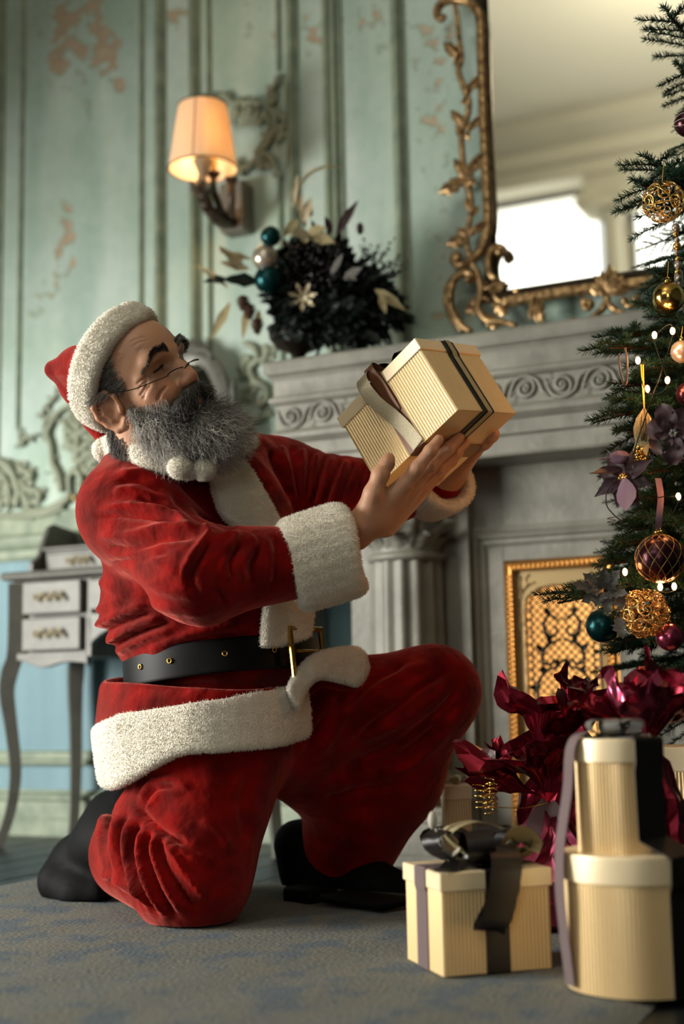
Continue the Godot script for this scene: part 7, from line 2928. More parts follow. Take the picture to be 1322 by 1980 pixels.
	bow(sg, Transform3D(st.basis, st * Vector3(0, 0.218, 0)), 0.03, 0.012, mats.glitter_gold, 4, 1)
	# dark gold box at the edge of the frame
	var db := at_y(1352, 1800, y0)
	var dt := Transform3D(Basis(rr.rotated(Vector3.UP, -0.4), Vector3.UP, toward.rotated(Vector3.UP, -0.4)), db)
	gift_box("tall gold gift box in the shade behind the stacked round boxes", dt, Vector3(0.12, 0.30, 0.12), 0.04)
	# foil parcels
	var f1 := at_y(1060, 1790, y0)
	var tie1 := dp(1058, 1552, to_px(f1).z)
	var p1 := thing("foil_parcel", "burgundy foil parcel gathered in a wide ruffle, in front of the glowing fire screen", "wrapped gift", f1)
	foil_bag(p1, f1, tie1, 0.075, mats.pink_foil, 3)
	foil_fan(p1, tie1, ax_u * 0.9 - ax_r * 0.25 + ax_f * 0.2, -ax_f, 0.95, 0.165, mats.plum_foil, 5)
	foil_fan(p1, tie1 + Vector3(0, 0.004, 0), ax_u * 0.5 - ax_r * 0.9, -ax_f, 0.42, 0.135, mats.plum_foil, 8)
	foil_fan(p1, tie1 + Vector3(0, 0.004, 0), ax_u * 1.0 + ax_r * 0.12 + ax_f * 0.1, -ax_f, 0.50, 0.205, mats.plum_foil, 12)
	b = MB.new()
	var tip := dp(942, 1462, to_px(f1).z)
	b.leaf(tip + ax_r * 0.004 + ax_u * 0.012, ax_u * -1.0 - ax_r * 0.25, -ax_f - ax_r * 0.3, 0.032, [0.010, 0.014, 0.012, 0.006], 0.5, 0.4, 0.0006, 0.3)
	obj("foil_lining", b, mats.pale_foil, p1, 20.0)
	b = MB.new()
	band_free(b, curve([tie1 + ax_f * -0.012, tie1 - ax_r * 0.012 - ax_f * 0.02 - ax_u * 0.01, tie1 - ax_r * 0.026 - ax_f * 0.03 - ax_u * 0.03, tie1 - ax_r * 0.030 - ax_f * 0.03 - ax_u * 0.06], 5), ax_r * 0.7 - ax_u * 0.5, 0.028)
	band_free(b, curve([tie1 + ax_f * -0.012, tie1 + ax_r * 0.012 - ax_f * 0.024 - ax_u * 0.016, tie1 + ax_r * 0.016 - ax_f * 0.03 - ax_u * 0.05], 5), ax_r * 0.7 + ax_u * 0.3, 0.024)
	obj("ribbon", b, mats.lilac_ribbon, p1)
	# curled gold tinsel
	b = MB.new()
	for k in 9:
		var c := dp(940 + rng.randf_range(-14, 22), 1560 + rng.randf_range(-34, 30), to_px(f1).z - 0.05)
		b.tube(spiral_free(c, 0.006 + rng.randf() * 0.006, 2.2, rng.randf() * TAU, 0.02), 0.0010, 5)
	b.tube(curve([dp(1058, 1552, to_px(f1).z - 0.02), dp(1010, 1562, to_px(f1).z - 0.05), dp(940, 1560, to_px(f1).z - 0.05)], 5), 0.0010, 5)
	obj("gold_curl", b, mats.gold_bauble, p1)
	var f3 := at_y(1105, 1755, y0)
	var d3 := to_px(f3).z
	var p3 := thing("foil_parcel", "dark plum foil parcel standing behind the burgundy ruffle, before the fire screen", "wrapped gift", f3)
	foil_bag(p3, f3, dp(1105, 1400, d3), 0.105, mats.plum_foil, 31)
	foil_fan(p3, dp(1105, 1400, d3), ax_u, -ax_f, 0.55, 0.085, mats.plum_foil, 33)
	var f2 := at_y(1262, 1830, y0)
	var d2 := to_px(f2).z
	var tie2 := dp(1250, 1452, d2)
	var p2 := thing("foil_parcel", "tall pink and plum foil parcel with its ruffle rising under the tree", "wrapped gift", f2)
	foil_bag(p2, f2, tie2, 0.085, mats.plum_foil, 14)
	foil_fan(p2, tie2, ax_u - ax_r * 0.10, -ax_f, 0.62, 0.135, mats.pink_foil, 17)
	foil_fan(p2, tie2, ax_u + ax_r * 0.5, -ax_f, 0.55, 0.130, mats.plum_foil, 21)
	foil_fan(p2, tie2, ax_u * 0.8 - ax_r * 0.8, -ax_f, 0.30, 0.110, mats.plum_foil, 27)

func spiral_free(c: Vector3, r: float, turns: float, a0: float, rise: float) -> Array:
	var out := []
	for i in 22:
		var u := i / 21.0
		var a := a0 + u * turns * TAU
		out.append(c + ax_r * (cos(a) * r) + ax_u * (u * rise) + ax_f * (sin(a) * r))
	return out


# ---------------------------------------------------------------- arrangement on the mantel
func hang_ball(called: String, label: String, px: float, py: float, d: float, r_px: float, m: Material, group := "", cord := 0.0) -> Node3D:
	var c := dp(px, py, d)
	var r := r_px / FPX * d
	var t := thing(called, label, "ornament", c, group)
	var b := MB.new()
	b.ball(c, r, 36, 24)
	obj("ball", b, m, t)
	b = MB.new()
	b.lathe([Vector2(0.0, r * 0.97), Vector2(r * 0.20, r * 0.97), Vector2(r * 0.21, r * 1.10), Vector2(r * 0.19, r * 1.16), Vector2(0.0, r * 1.18)], Transform3D(Basis.IDENTITY, c), 16)
	var ring := []
	for k in 12:
		var a := TAU * k / 12
		ring.append(c + Vector3(cos(a) * r * 0.10, r * 1.26 + sin(a) * r * 0.10, 0))
	b.tube(ring, r * 0.02, 5, true)
	obj("cap", b, mats.gold_bauble, t)
	if cord > 0.0:
		b = MB.new()
		b.tube([c + Vector3(0, r * 1.3, 0), c + Vector3(0.003, r * 1.3 + cord, -0.004)], 0.0007, 5)
		obj("cord", b, mats.yellow_cord, t)
	return t

func arrangement() -> void:
	var z := 0.25
	var base := at_z(577, 690, z)
	base.y = 1.2862
	var a := thing("flower_arrangement", "dark Christmas arrangement of leaves, berries and gilded leaves in a bronze urn on the mantel", "flower arrangement", base)
	var b := MB.new()
	b.lathe([Vector2(0.0, 0.0), Vector2(0.050, 0.0), Vector2(0.050, 0.008), Vector2(0.030, 0.016), Vector2(0.016, 0.026), Vector2(0.014, 0.040), Vector2(0.022, 0.048), Vector2(0.018, 0.056), Vector2(0.030, 0.066), Vector2(0.062, 0.080), Vector2(0.080, 0.105), Vector2(0.084, 0.130), Vector2(0.088, 0.134), Vector2(0.078, 0.134), Vector2(0.0, 0.10)], Transform3D(Basis.IDENTITY, base), 36)
	obj("urn", b, mats.urn_bronze, a, 40.0)
	var d := to_px(base + Vector3(0.1, 0.2, 0)).z
	# dense dark greenery
	b = MB.new()
	var heart := dp(640, 575, d)
	var core := MB.new()
	core.ball(heart - ax_u * 0.012 + ax_f * 0.02, 0.085, 20, 12, Vector3(1.4, 0.9, 0.7))
	obj("moss_core", core, mats.dark_green_leaf, a)
	for i in 1500:
		var th := rng.randf() * TAU
		var r := sqrt(rng.randf())
		var wob := 1.0 + 0.16 * sin(th * 3.0 + 1.0) + 0.10 * sin(th * 7.0)
		var px := 642.0 + cos(th) * r * 112.0 * wob
		var py := 572.0 + sin(th) * r * 84.0 * wob + 26.0 * cos(th) * r
		var p := dp(px, py, d + rng.randf_range(-0.09, 0.07) * (1.0 - r * 0.6))
		var o := (p - heart).normalized()
		b.leaf(p, o + Vector3(rng.randf_range(-0.7, 0.7), rng.randf_range(-0.6, 0.7), rng.randf_range(-0.6, 0.6)), -ax_f + Vector3(rng.randf_range(-1, 1), rng.randf_range(-0.5, 1), rng.randf_range(-1, 1)) * 0.7, rng.randf_range(0.022, 0.052), [0.001, 0.006, 0.0085, 0.007, 0.001], rng.randf_range(-0.6, 0.7), 0.25)
	for i in 260:
		var p := dp(rng.randf_range(545, 690), rng.randf_range(575, 655), d - rng.randf_range(0.075, 0.115))
		b.leaf(p, Vector3(rng.randf_range(-1, 1), rng.randf_range(-1, 0.3), rng.randf_range(-0.4, 0.6)), -ax_f + Vector3(rng.randf_range(-1, 1), rng.randf_range(-0.5, 1), rng.randf_range(-1, 1)) * 0.7, rng.randf_range(0.022, 0.045), [0.001, 0.006, 0.0085, 0.007, 0.001], rng.randf_range(-0.6, 0.7), 0.25)
	for i in 46:
		var th := TAU * i / 46.0 + rng.randf_range(-0.1, 0.1)
		var far := rng.randf_range(1.05, 1.38)
		var q0 := dp(642 + cos(th) * 70, 572 + sin(th) * 52, d)
		var q1 := dp(642 + cos(th) * 112 * far, 576 + sin(th) * 84 * far + 20 * cos(th), d + rng.randf_range(-0.07, 0.05))
		b.tube([q0, q0.lerp(q1, 0.5) + Vector3(0, 0.006, 0), q1], 0.0012, 4)
		for j in 7:
			var q := q0.lerp(q1, 0.35 + 0.65 * j / 6.0)
			b.leaf(q, (q1 - q0).normalized() + Vector3(rng.randf_range(-0.8, 0.8), rng.randf_range(-0.8, 0.8), rng.randf_range(-0.5, 0.5)), -ax_f + Vector3(rng.randf_range(-1, 1), rng.randf_range(-1, 1), 0) * 0.6, rng.randf_range(0.014, 0.026), [0.001, 0.004, 0.0048, 0.003, 0.0006], 0.2, 0.2)
	var fo := obj("foliage", b, mats.dark_green_leaf, a)
	fo.set_meta("kind", "stuff")
	# fine sprays at the right
	b = MB.new()
	for i in 60:
		var p0 := dp(660 + rng.randf() * 40, 590 + rng.randf() * 40 - 40, d)
		var p1 := dp(690 + rng.randf() * 105, 462 + rng.randf() * 170, d + rng.randf_range(-0.06, 0.05))
		b.tube([p0, p0.lerp(p1, 0.5) + Vector3(0, 0.012, 0), p1], 0.0010, 4)
		for k in 7:
			b.ball(p0.lerp(p1, 0.5 + k * 0.075) + Vector3(rng.randf_range(-1, 1), rng.randf_range(-1, 1), rng.randf_range(-1, 1)) * 0.008 + Vector3(0, 0.006, 0), rng.randf_range(0.0025, 0.0045), 7, 5)
	fo = obj("berry_spray", b, mats.dark_berry, a)
	fo.set_meta("kind", "stuff")
	b = MB.new()
	for i in 170:
		b.ball(dp(600 + rng.randf_range(-45, 60), 505 + rng.randf_range(-40, 60), d - 0.085 + rng.randf_range(-0.02, 0.03)), rng.randf_range(0.004, 0.0075), 9, 6)
	fo = obj("berries", b, mats.dark_berry, a)
	fo.set_meta("kind", "stuff")
	# gilded and glittering leaves: from, to (pixels), half width in metres, material, depth offset
	var gl: Material = mats.glitter_gold
	var pale: Material = mats.glitter_champagne
	for l in [[590, 440, 570, 345, .012, pale, -.09], [600, 455, 560, 452, .016, pale, -.10], [585, 430, 600, 380, .014, pale, -.10], [575, 425, 548, 458, .014, gl, -.10], [595, 420, 606, 398, .011, gl, -.09], [565, 400, 574, 335, .009, pale, -.09],
		[600, 455, 650, 476, .018, gl, -.10], [595, 450, 632, 440, .015, gl, -.11], [590, 462, 590, 475, .012, gl, -.11], [470, 515, 420, 478, .013, gl, -.08], [480, 520, 425, 508, .014, pale, -.09], [470, 500, 440, 512, .012, pale, -.09], [440, 555, 380, 505, .009, gl, -.06], [440, 540, 392, 540, .011, mats.dark_green_leaf, -.06], [500, 545, 430, 540, .020, mats.dark_green_leaf, -.08], [485, 500, 420, 490, .009, gl, -.07],
		[445, 585, 408, 660, .013, gl, -.07], [480, 590, 468, 655, .011, gl, -.07], [500, 600, 498, 650, .011, gl, -.07], [725, 560, 785, 600, .014, gl, -.08], [735, 570, 745, 610, .011, gl, -.09], [640, 530, 665, 490, .009, mats.glitter_silver, -.11], [665, 540, 700, 515, .013, mats.glitter_silver, -.11], [670, 530, 690, 545, .011, mats.glitter_silver, -.11],
		[650, 455, 690, 383, .013, mats.plum_leaf, -.05], [640, 450, 628, 418, .011, mats.plum_leaf, -.06], [615, 460, 602, 425, .009, mats.plum_leaf, -.07], [560, 600, 520, 650, .014, mats.dark_green_leaf, -.08], [640, 640, 660, 672, .016, mats.dark_green_leaf, -.09], [700, 640, 740, 668, .016, mats.dark_green_leaf, -.08], [600, 630, 590, 660, .013, mats.dark_green_leaf, -.09]]:
		b = MB.new()
		var p0 := dp(l[0], l[1], d + l[6])
		var p1 := dp(l[2], l[3], d + l[6] - 0.01)
		var w: float = l[4]
		b.leaf(p0, p1 - p0 - ax_f * 0.01, -ax_f + ax_u * 0.3, p0.distance_to(p1), [w * 0.2, w * 0.75, w, w * 0.85, w * 0.5, w * 0.06], rng.randf_range(-0.5, 0.3), 0.3, 0.0008, 0.25)
		obj("leaf", b, l[5], a)
	b = MB.new()
	b.tube(curve([dp(575, 400, d - .09), dp(578, 362, d - .09), dp(600, 334, d - .09), dp(632, 322, d - .09), dp(657, 323, d - .08)], 5), lerps([0.004, 0.005, 0.004, 0.002], 21), 7)
	obj("glitter_twig", b, gl, a)
	# frosted snowflake sprig
	b = MB.new()
	var sc := dp(585, 575, d - 0.12)
	for k in 7:
		var an := TAU * k / 7 + 0.2
		var o := ax_r * cos(an) + ax_u * sin(an) - ax_f * 0.15
		b.leaf(sc, o, -ax_f, 0.042, [0.002, 0.005, 0.003, 0.007, 0.004, 0.0006], 0.3, 0.2, 0.0015, 0.5)
	obj("frosted_sprig", b, pale, a)
	b = MB.new()
	b.ball(dp(696, 442, d - 0.06), 0.013, 14, 10, Vector3(0.75, 1.3, 0.75))
	obj("bud", b, mats.plum_leaf, a)
	# pine cones
	for c in [[482, 604], [497, 632], [470, 588]]:
		b = MB.new()
		var q := dp(c[0], c[1], d - 0.075)
		for k in 34:
			var u := k / 33.0
			var an := k * 2.4
			var rr := 0.015 * sin(PI * (0.12 + 0.84 * u))
			var o := Vector3(cos(an), 0.25, sin(an))
			b.leaf(q + Vector3(0, (u - 0.5) * 0.042, 0) + o * rr * 0.3, o, Vector3.UP, rr + 0.003, [0.002, 0.0055, 0.006, 0.003], 0.5, 0.2, 0.0012)
		obj("pine_cone", b, mats.cone_scale, a)
	var grp := "baubles set in the mantel arrangement"
	for q in [[523, 457, 20, "teal_bauble", "small teal bauble at the top of the row in the mantel arrangement"], [513, 499, 26, "silver_bauble", "pale silver bauble between two teal ones in the mantel arrangement"], [519, 541, 28, "teal_bauble", "large teal bauble low in the mantel arrangement, under the silver one"]]:
		var c := dp(q[0], q[1], d - 0.11)
		b = MB.new()
		b.ball(c, q[2] / FPX * (d - 0.11), 30, 20)
		tag(obj("bauble", b, mats[q[3]], null, 180.0, c), q[4], "ornament", grp)


# ---------------------------------------------------------------- Christmas tree
func needle(b: MB, p: Vector3, d: Vector3, length: float, w: float, c: Color) -> void:
	var t := d.normalized()
	var s := t.cross(Vector3(0.31, 0.77, 0.55)).normalized() * w
	var u := t.cross(s)
	b.col = c * 0.75
	var i0 := b.vert(p + s)
	var i1 := b.vert(p - s * 0.5 + u * 0.87)
	var i2 := b.vert(p - s * 0.5 - u * 0.87)
	var m := p + t * length * 0.6
	b.col = c
	var j0 := b.vert(m + s * 0.8)
	var j1 := b.vert(m - s * 0.4 + u * 0.7)
	var j2 := b.vert(m - s * 0.4 - u * 0.7)
	var e := b.vert(p + t * length)
	b.quad(i0, j0, j1, i1)
	b.quad(i1, j1, j2, i2)
	b.quad(i2, j2, j0, i0)
	b.tri(j0, e, j1)
	b.tri(j1, e, j2)
	b.tri(j2, e, j0)

func twig(b: MB, p: Vector3, d: Vector3, length: float, sag: Vector3) -> void:
	var n := int(length / 0.0008)
	b.col = Color(0.035, 0.022, 0.012)
	var q := [p, p + d * length * 0.5 + sag * 0.3, p + d * length + sag]
	b.tube(curve(q, 4), lerps([0.0020, 0.0010], 9), 5)
	for i in n:
		var u := float(i) / n
		var c: Vector3 = q[0].lerp(q[1], minf(u * 2.0, 1.0)) if u < 0.5 else q[1].lerp(q[2], u * 2.0 - 1.0)
		var o := Vector3(rng.randf_range(-1, 1), rng.randf_range(-0.55, 1), rng.randf_range(-1, 1))
		o = (o - d * o.dot(d)).normalized()
		var g := rng.randf()
		var tone := Color(0.008, 0.030, 0.016).lerp(Color(0.030, 0.082, 0.040), g * g)
		needle(b, c, d * rng.randf_range(0.5, 1.1) + o, rng.randf_range(0.013, 0.020), 0.0008, tone)
	for k in 10:
		needle(b, q[2], d + Vector3(rng.randf_range(-0.5, 0.5), rng.randf_range(-0.5, 0.5), rng.randf_range(-0.5, 0.5)), 0.015, 0.00055, Color(0.035, 0.075, 0.045))

# a branch 0.42 m long growing along +x with its spray in the x-z plane
func branch_mesh(s: int) -> ArrayMesh:
	rng.seed = 500 + s
	var b := MB.new()
	b.col = Color(0.035, 0.022, 0.012)
	b.tube([Vector3.ZERO, Vector3(0.2, 0.006, 0), Vector3(0.40, -0.008, 0)], [0.006, 0.004, 0.002], 6)
	var x := 0.12
	var side := 1.0
	while x < 0.38:
		var len := lerpf(0.14, 0.07, (x - 0.12) / 0.26) * rng.randf_range(0.8, 1.15)
		twig(b, Vector3(x, 0.004, 0), Vector3(0.72, rng.randf_range(-0.1, 0.25), side * rng.randf_range(0.55, 0.85)).normalized(), len, Vector3(0, -0.01, 0))
		side = -side
		x += 0.026
	twig(b, Vector3(0.30, 0.0, 0), Vector3(1, 0.02, 0), 0.13, Vector3(0, -0.004, 0))
	twig(b, Vector3(0.16, 0.0, 0), Vector3(1, 0.0, 0), 0.15, Vector3(0, 0, 0))
	return b.mesh()

func tree() -> void:
	var foot := at_y(1480, 1745, 0.0)
	var d := to_px(foot).z
	var t := thing("christmas_tree", "green artificial Christmas tree crowding the right edge, hung with baubles", "Christmas tree", foot)
	var b := MB.new()
	b.tube([foot, foot + Vector3(0, 1.0, 0), foot + Vector3(0, 1.95, 0)], [0.035, 0.028, 0.008], 10)
	obj("trunk", b, mats.bark, t)
	b = MB.new()
	for k in 4:
		var a := TAU * k / 4 + 0.5
		b.tube([foot + Vector3(0, 0.10, 0), foot + Vector3(cos(a) * 0.07, 0.05, sin(a) * 0.07), foot + Vector3(cos(a) * 0.13, 0.022, sin(a) * 0.13)], 0.010, 7)
	obj("stand", b, mats.boot_leather, t)
	var kinds := []
	for s in 4:
		kinds.append(branch_mesh(s))
	rng.seed = 77
	# sprays whose tips the photograph shows: tip pixel, depth offset from the trunk, droop of the root
	var tips := [[1283, 12, -.10, .02], [1305, 118, -.06, .02], [1222, 345, -.16, .05], [1240, 300, -.14, .03], [1255, 520, -.15, .05], [1290, 330, -.20, .05], [1262, 600, -.16, .04], [1160, 662, -.20, .05], [1180, 640, -.12, .05], [1168, 795, -.20, .06], [1190, 830, -.16, .04], [1215, 770, -.22, .04], [1180, 740, -.10, .04], [1165, 1085, -.16, .05], [1195, 1045, -.22, .05], [1200, 1020, -.18, .05], [1056, 1160, -.24, .06], [1120, 1130, -.20, .05], [1185, 1130, -.26, .05], [1230, 960, -.2, .05], [1250, 700, -.22, .05], [1235, 905, -.26, .05], [1260, 1010, -.28, .05], [1285, 860, -.30, .05], [1240, 1100, -.24, .05], [1255, 1240, -.24, .06], [1180, 1240, -.14, .06]]
	for p in tips:
		var tip := dp(p[0], p[1], d + p[2])
		var root := Vector3(foot.x, tip.y + p[3], foot.z)
		if tip.distance_to(root) > 0.42:
			root = tip + (root - tip).normalized() * 0.42
		grow(t, kinds[rng.randi() % 4], root, tip)
	# the body of the tree
	for i in 210:
		var y := 0.36 + 1.51 * (i + 0.5) / 210
		var a := i * 2.39996
		var reach := clampf(0.27 - (y - 1.09) * 0.33, 0.04, 0.42)
		var o := Vector3(cos(a), 0, sin(a))
		var root := foot + Vector3(0, y, 0) + o * maxf(0.0, reach - 0.42)
		var tip := foot + Vector3(0, y - 0.05, 0) + o * reach
		if to_px(tip).x < 1190.0 - 40.0 * sin(y * 9.0):
			tip = root.lerp(tip, 0.75)
		if tip.z < 0.5:
			tip = root.lerp(tip, clampf((root.z - 0.5) / maxf(root.z - tip.z, 0.01), 0.3, 1.0))
		grow(t, kinds[i % 4], root, tip)

func grow(t: Node3D, m: ArrayMesh, root: Vector3, tip: Vector3) -> void:
	var x := (tip - root).normalized()
	var z := x.cross(Vector3.UP).normalized()
	var basis := Basis(x, z.cross(x), z)
	var k := root.distance_to(tip) / 0.43
	basis = basis.rotated(x, rng.randf_range(-0.7, 0.7))
	put("branch", m, mats.needles, Transform3D(Basis(basis.x * k, basis.y * k, basis.z * k), root), t)


# ---------------------------------------------------------------- ornaments on the tree
func filigree(b: MB, c: Vector3, r: float, wire: float, tangled := false) -> void:
	for k in 26:
		# small scrolls laid on the sphere
		var y := 1.0 - 2.0 * (k + 0.5) / 26
		var a := k * 2.39996
		var o := Vector3(cos(a) * sqrt(1 - y * y), y, sin(a) * sqrt(1 - y * y))
		var s := o.cross(Vector3(0.2, 0.9, 0.3)).normalized()
		var u := o.cross(s)
		var pts := []
		for i in 20:
			var v := i / 19.0
			var th := v * TAU * 1.5 + k
			var rr := r * lerpf(0.42, 0.07, v)
			pts.append(c + (o * r + (s * cos(th) + u * sin(th)) * rr).normalized() * r * (rng.randf_range(0.9, 1.08) if tangled else 1.0))
		b.tube(pts, wire, 5)
	for k in 3:
		var ax := Vector3(sin(k * 2.1), cos(k * 1.3), 0.4).normalized()
		var s := ax.cross(Vector3(0.3, 0.2, 0.9)).normalized()
		var u := ax.cross(s)
		var ring := []
		for i in 30:
			var th := TAU * i / 30
			ring.append(c + (s * cos(th) + u * sin(th)) * r)
		b.tube(ring, wire * 0.9, 5, true)

func petal_flower(called: String, label: String, c: Vector3, r: float, n: int, m: Material, centre: Material, pointed := false, face_dir := Vector3.ZERO, category := "ornament") -> Node3D:
	var t := thing(called, label, category, c)
	var f := (face_dir if face_dir != Vector3.ZERO else -ax_f).normalized()
	var s := f.cross(Vector3.UP).normalized()
	var u := s.cross(f)
	for k in n:
		var a := TAU * k / n + 0.3
		var o := s * cos(a) + u * sin(a)
		var b := MB.new()
		var w := r * (0.26 if pointed else 0.36)
		b.leaf(c + o * r * 0.08, o + f * (0.35 if k % 2 else 0.15), f, r * (1.0 if k % 2 else 0.86), [w * 0.3, w * 0.8, w, w * (0.7 if pointed else 1.0), w * (0.3 if pointed else 0.85), w * (0.03 if pointed else 0.35)], -0.5, 0.35, 0.0007, 0.25)
		obj("petal", b, m, t)
	var b := MB.new()
	for k in 6:
		b.ball(c + f * 0.006 + (s * cos(k * 1.05) + u * sin(k * 1.05)) * r * 0.09, r * 0.07, 8, 6)
	obj("flower_heart", b, centre, t)
	return t

func ornaments() -> void:
	var d := to_px(at_y(1480, 1745, 0.0)).z - 0.22
	var grp := "baubles hung on the Christmas tree"
	var b: MB
	# patterned plum balls
	var t := hang_ball("bauble", "plum bauble with fine white lines near the top of the right edge", 1330, 238, d + 0.05, 27, mats.plum_bauble, grp, 0.04)
	var c := dp(1330, 238, d + 0.05)
	b = MB.new()
	for k in 3:
		var ring := []
		for i in 32:
			var a := TAU * i / 32
			ring.append(c + Vector3(cos(a), sin(a) * 0.5 * (k - 1), sin(a)).normalized() * 0.0253)
		b.tube(ring, 0.0005, 4, true)
	obj("painted_line", b, mats.frosted_white, t)
	t = hang_ball("bauble", "large plum bauble with a gold lozenge net, hung on a mauve ribbon", 1275, 1080, d - 0.06, 47, mats.plum_bauble, grp)
	c = dp(1275, 1080, d - 0.06)
	var r := 47.0 / FPX * (d - 0.06)
	b = MB.new()
	for k in 12:
		for s in [-1, 1]:
			var pts := []
			for i in 24:
				var v := i / 23.0
				var th = TAU * k / 12 + s * v * 1.9
				var ph := PI * (0.06 + 0.88 * v)
				pts.append(c + Vector3(sin(ph) * cos(th), cos(ph), sin(ph) * sin(th)) * r * 1.003)
			b.tube(pts, 0.0006, 4)
	obj("gold_net", b, mats.gold_leaf, t)
	b = MB.new()
	band_free(b, curve([c + Vector3(0, r * 1.2, 0), dp(1274, 1000, d - 0.06), dp(1277, 960, d - 0.05), dp(1272, 925, d - 0.03)], 5), ax_r, 0.011)
	obj("ribbon", b, mats.mauve_silk, t)
	hang_ball("bauble", "round teal bauble hanging in front of the glowing fire screen", 1165, 1210, d - 0.08, 33, mats.teal_bauble, grp, 0.03)
	hang_ball("bauble", "shiny gold bauble on the tree beside the mirror's lower rail", 1292, 576, d, 31, mats.gold_bauble, grp, 0.03)
	hang_ball("bauble", "glossy pink bauble just above the foil parcel", 1294, 1232, d - 0.1, 27, mats.pink_foil, grp, 0.02)
	hang_ball("bauble", "small pale silver bauble at the right edge beside the mantel", 1318, 680, d - 0.02, 22, mats.silver_bauble, grp, 0.02)
	hang_ball("bauble", "plum bauble half cut by the right edge above the silk flower", 1330, 762, d - 0.03, 24, mats.plum_bauble, grp, 0.02)
	# openwork balls
	c = dp(1282, 390, d + 0.02)
	t = thing("filigree_ball", "openwork gold scroll ball hanging in front of the mirror", "ornament", c, "openwork balls on the tree")
	b = MB.new()
	filigree(b, c, 40.0 / FPX * d, 0.0012)
	obj("scrollwork", b, mats.filigree_gold, t)
	b = MB.new()
	b.tube([c + Vector3(0, 0.038, 0), c + Vector3(0.004, 0.075, -0.004)], 0.0008, 5)
	obj("cord", b, mats.yellow_cord, t)
	c = dp(1246, 1186, d - 0.10)
	t = thing("filigree_ball", "tangled gold wire ball low on the tree beside the teal bauble", "ornament", c, "openwork balls on the tree")
	b = MB.new()
	filigree(b, c, 46.0 / FPX * (d - 0.1), 0.0013, true)
	filigree(b, c, 40.0 / FPX * (d - 0.1), 0.0011, true)
	obj("wirework", b, mats.filigree_gold, t)
	# beaded drop under the openwork ball
	c = dp(1306, 440, d + 0.01)
	t = thing("bead_drop", "gold bead strand hanging under the openwork ball", "ornament", c)
	for k in 9:
		b = MB.new()
		b.ball(c - Vector3(0.001 * sin(k * 2.0), k * 0.0115, 0), 0.0052 if k % 3 else 0.0075, 12, 8)
		obj("bead", b, mats.filigree_gold if k % 2 else mats.silver_bauble, t)
	b = MB.new()
	b.ball(dp(1312, 540, d + 0.01), 0.011, 14, 12, Vector3(0.75, 1.9, 0.75))
	obj("drop", b, mats.silver_bauble, t)
	# gold leaf-shaped ornament on a yellow cord
	c = dp(1245, 838, d - 0.04)
	t = thing("leaf_ornament", "glittering pale gold leaf ornament on a yellow cord", "ornament", c)
	b = MB.new()
	for k in 4:
		var a := PI * k / 4
		var o := ax_r * cos(a) + ax_f * sin(a)
		for s in [-1, 1]:
			b.leaf(c + ax_u * 0.043, -ax_u + o * s * 0.45, o * s + ax_u * 0.2 - ax_f * 0.4, 0.088, [0.002, 0.011, 0.015, 0.013, 0.007, 0.001], -1.05, 0.1, 0.001)
	obj("gold_leaf", b, mats.glitter_gold, t)
	b = MB.new()
	b.tube([c + ax_u * 0.042, dp(1239, 705, d - 0.03)], 0.0012, 5)
	b.tube([c + ax_u * 0.042, dp(1243, 705, d - 0.03)], 0.0012, 5)
	obj("cord", b, mats.yellow_cord, t)
	b = MB.new()
	for k in 8:
		b.ball(dp(1232 + (k % 3) * 8, 868 + k * 4, d - 0.045), 0.006, 10, 7)
	obj("gold_berry", b, mats.gold_bauble, t)
	petal_flower("silk_flower", "large dark plum silk flower on the tree at the right edge", dp(1302, 838, d - 0.08), 0.050, 7, mats.plum_leaf, mats.glitter_silver, false, -ax_f + ax_r * -0.3)
	t = petal_flower("silk_flower", "plum and mauve poinsettia with a glittering bud, jutting from the tree over the hearth", dp(1206, 925, d - 0.06), 0.056, 8, mats.plum_leaf, mats.filigree_gold, true, -ax_f - ax_r * 0.6 + ax_u * 0.2)
	b = MB.new()
	b.leaf(dp(1206, 925, d - 0.075), -ax_u * 0.9 + ax_r * 0.05 - ax_f * 0.3, -ax_f - ax_r * 0.6, 0.062, [0.004, 0.013, 0.018, 0.017, 0.010, 0.001], 0.3, -0.25)
	obj("pale_petal", b, mats.mauve_silk, t)
	b = MB.new()
	b.leaf(dp(1200, 905, d - 0.07), -ax_r * 0.9 - ax_u * 0.35 - ax_f * 0.2, ax_u - ax_f * 0.6, 0.062, [0.004, 0.011, 0.014, 0.010, 0.004, 0.0006], 0.4, 0.3)
	obj("pale_petal", b, mats.plum_leaf, t)
	b = MB.new()
	b.ball(dp(1197, 884, d - 0.07), 0.013, 16, 12, Vector3(1.35, 0.9, 0.9))
	b.tube([dp(1182, 886, d - 0.07), dp(1158, 888, d - 0.07)], 0.0018, 6)
	obj("glitter_bud", b, mats.mauve_glitter, t)
	b = MB.new()
	b.tube(spiral_free(dp(1182, 1000, d - 0.07), 0.007, 2.0, 0.5, -0.012), 0.0007, 5)
	b.tube(curve([dp(1206, 925, d - 0.07), dp(1176, 945, d - 0.07), dp(1172, 975, d - 0.07), dp(1186, 995, d - 0.07), dp(1202, 1008, d - 0.07)], 5), 0.0011, 5)
	obj("tendril", b, mats.plum_leaf, t)
	# silver glitter poinsettia beside the fire screen
	c = dp(1165, 1140, d - 0.10)
	t = thing("star_spray", "silver glitter spray of jagged star leaves above the teal bauble", "ornament", c)
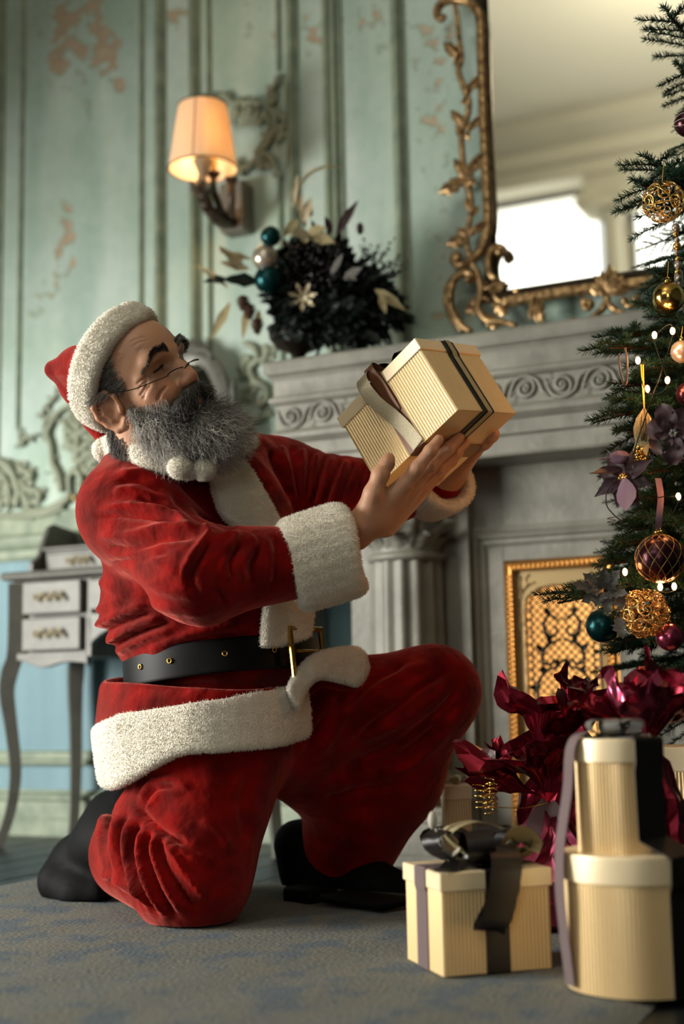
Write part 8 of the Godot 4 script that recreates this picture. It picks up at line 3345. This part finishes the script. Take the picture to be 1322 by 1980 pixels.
	for q in [[1165, 1140, 1098, 1132], [1160, 1138, 1130, 1108], [1165, 1138, 1168, 1095], [1170, 1138, 1200, 1100], [1165, 1145, 1122, 1165], [1170, 1145, 1176, 1190], [1175, 1142, 1215, 1150], [1185, 1150, 1228, 1190], [1190, 1195, 1205, 1235], [1160, 1146, 1150, 1175]]:
		b = MB.new()
		var p0 := dp(q[0], q[1], d - 0.10)
		var p1 := dp(q[2], q[3], d - 0.115)
		b.leaf(p0, p1 - p0, -ax_f + ax_u * 0.4, p0.distance_to(p1), [0.003, 0.009, 0.016, 0.009, 0.013, 0.006, 0.009, 0.003, 0.0005], rng.randf_range(-0.3, 0.4), 0.2, 0.001, 0.2)
		obj("star_leaf", b, mats.glitter_silver, t)
	# a strand of dark tinsel beads
	c = dp(1208, 690, d - 0.05)
	t = thing("tinsel_loop", "thin brown bead loop hanging from a spruce tip beside the mantel", "ornament", c)
	b = MB.new()
	b.tube(curve([dp(1196, 685, d - 0.05), dp(1198, 715, d - 0.05), dp(1205, 742, d - 0.05), dp(1211, 738, d - 0.05), dp(1212, 700, d - 0.05), dp(1208, 672, d - 0.05)], 5), 0.0020, 6)
	obj("bead_strand", b, mats.bronze_arm, t)
	# fairy lights
	var wire := thing("fairy_lights", "string of small warm fairy lights wound through the tree", "fairy lights", dp(1250, 750, d - 0.06))
	var at := [[1233, 697], [1251, 752], [1290, 735], [1311, 960], [1303, 1134], [1208, 1106], [1276, 1135], [1212, 930], [1300, 640], [1265, 648]]
	var path := []
	for q in at:
		var p := dp(q[0], q[1], d - 0.055)
		path.append(p + Vector3(0, -0.008, 0))
		b = MB.new()
		b.ball(p, 0.0052, 10, 8, Vector3(0.85, 1.3, 0.85))
		obj("bulb", b, mats.fairy_bulb, wire)
		var l := OmniLight3D.new()
		l.name = "bulb_light"
		l.light_color = Color(1.0, 0.70, 0.45)
		l.light_energy = 0.0045
		l.light_size = 0.005
		l.omni_range = 8.0
		l.omni_attenuation = 2.0
		l.shadow_enabled = true
		wire.add_child(l, true)
		l.position = p - wire.position
	b = MB.new()
	var order := [0, 1, 2, 9, 8, 7, 3, 5, 6, 4]
	var pp := []
	for k in order:
		pp.append(path[k])
	b.tube(curve(pp, 6), 0.0010, 5)
	obj("wire", b, mats.dark_green_leaf, wire)
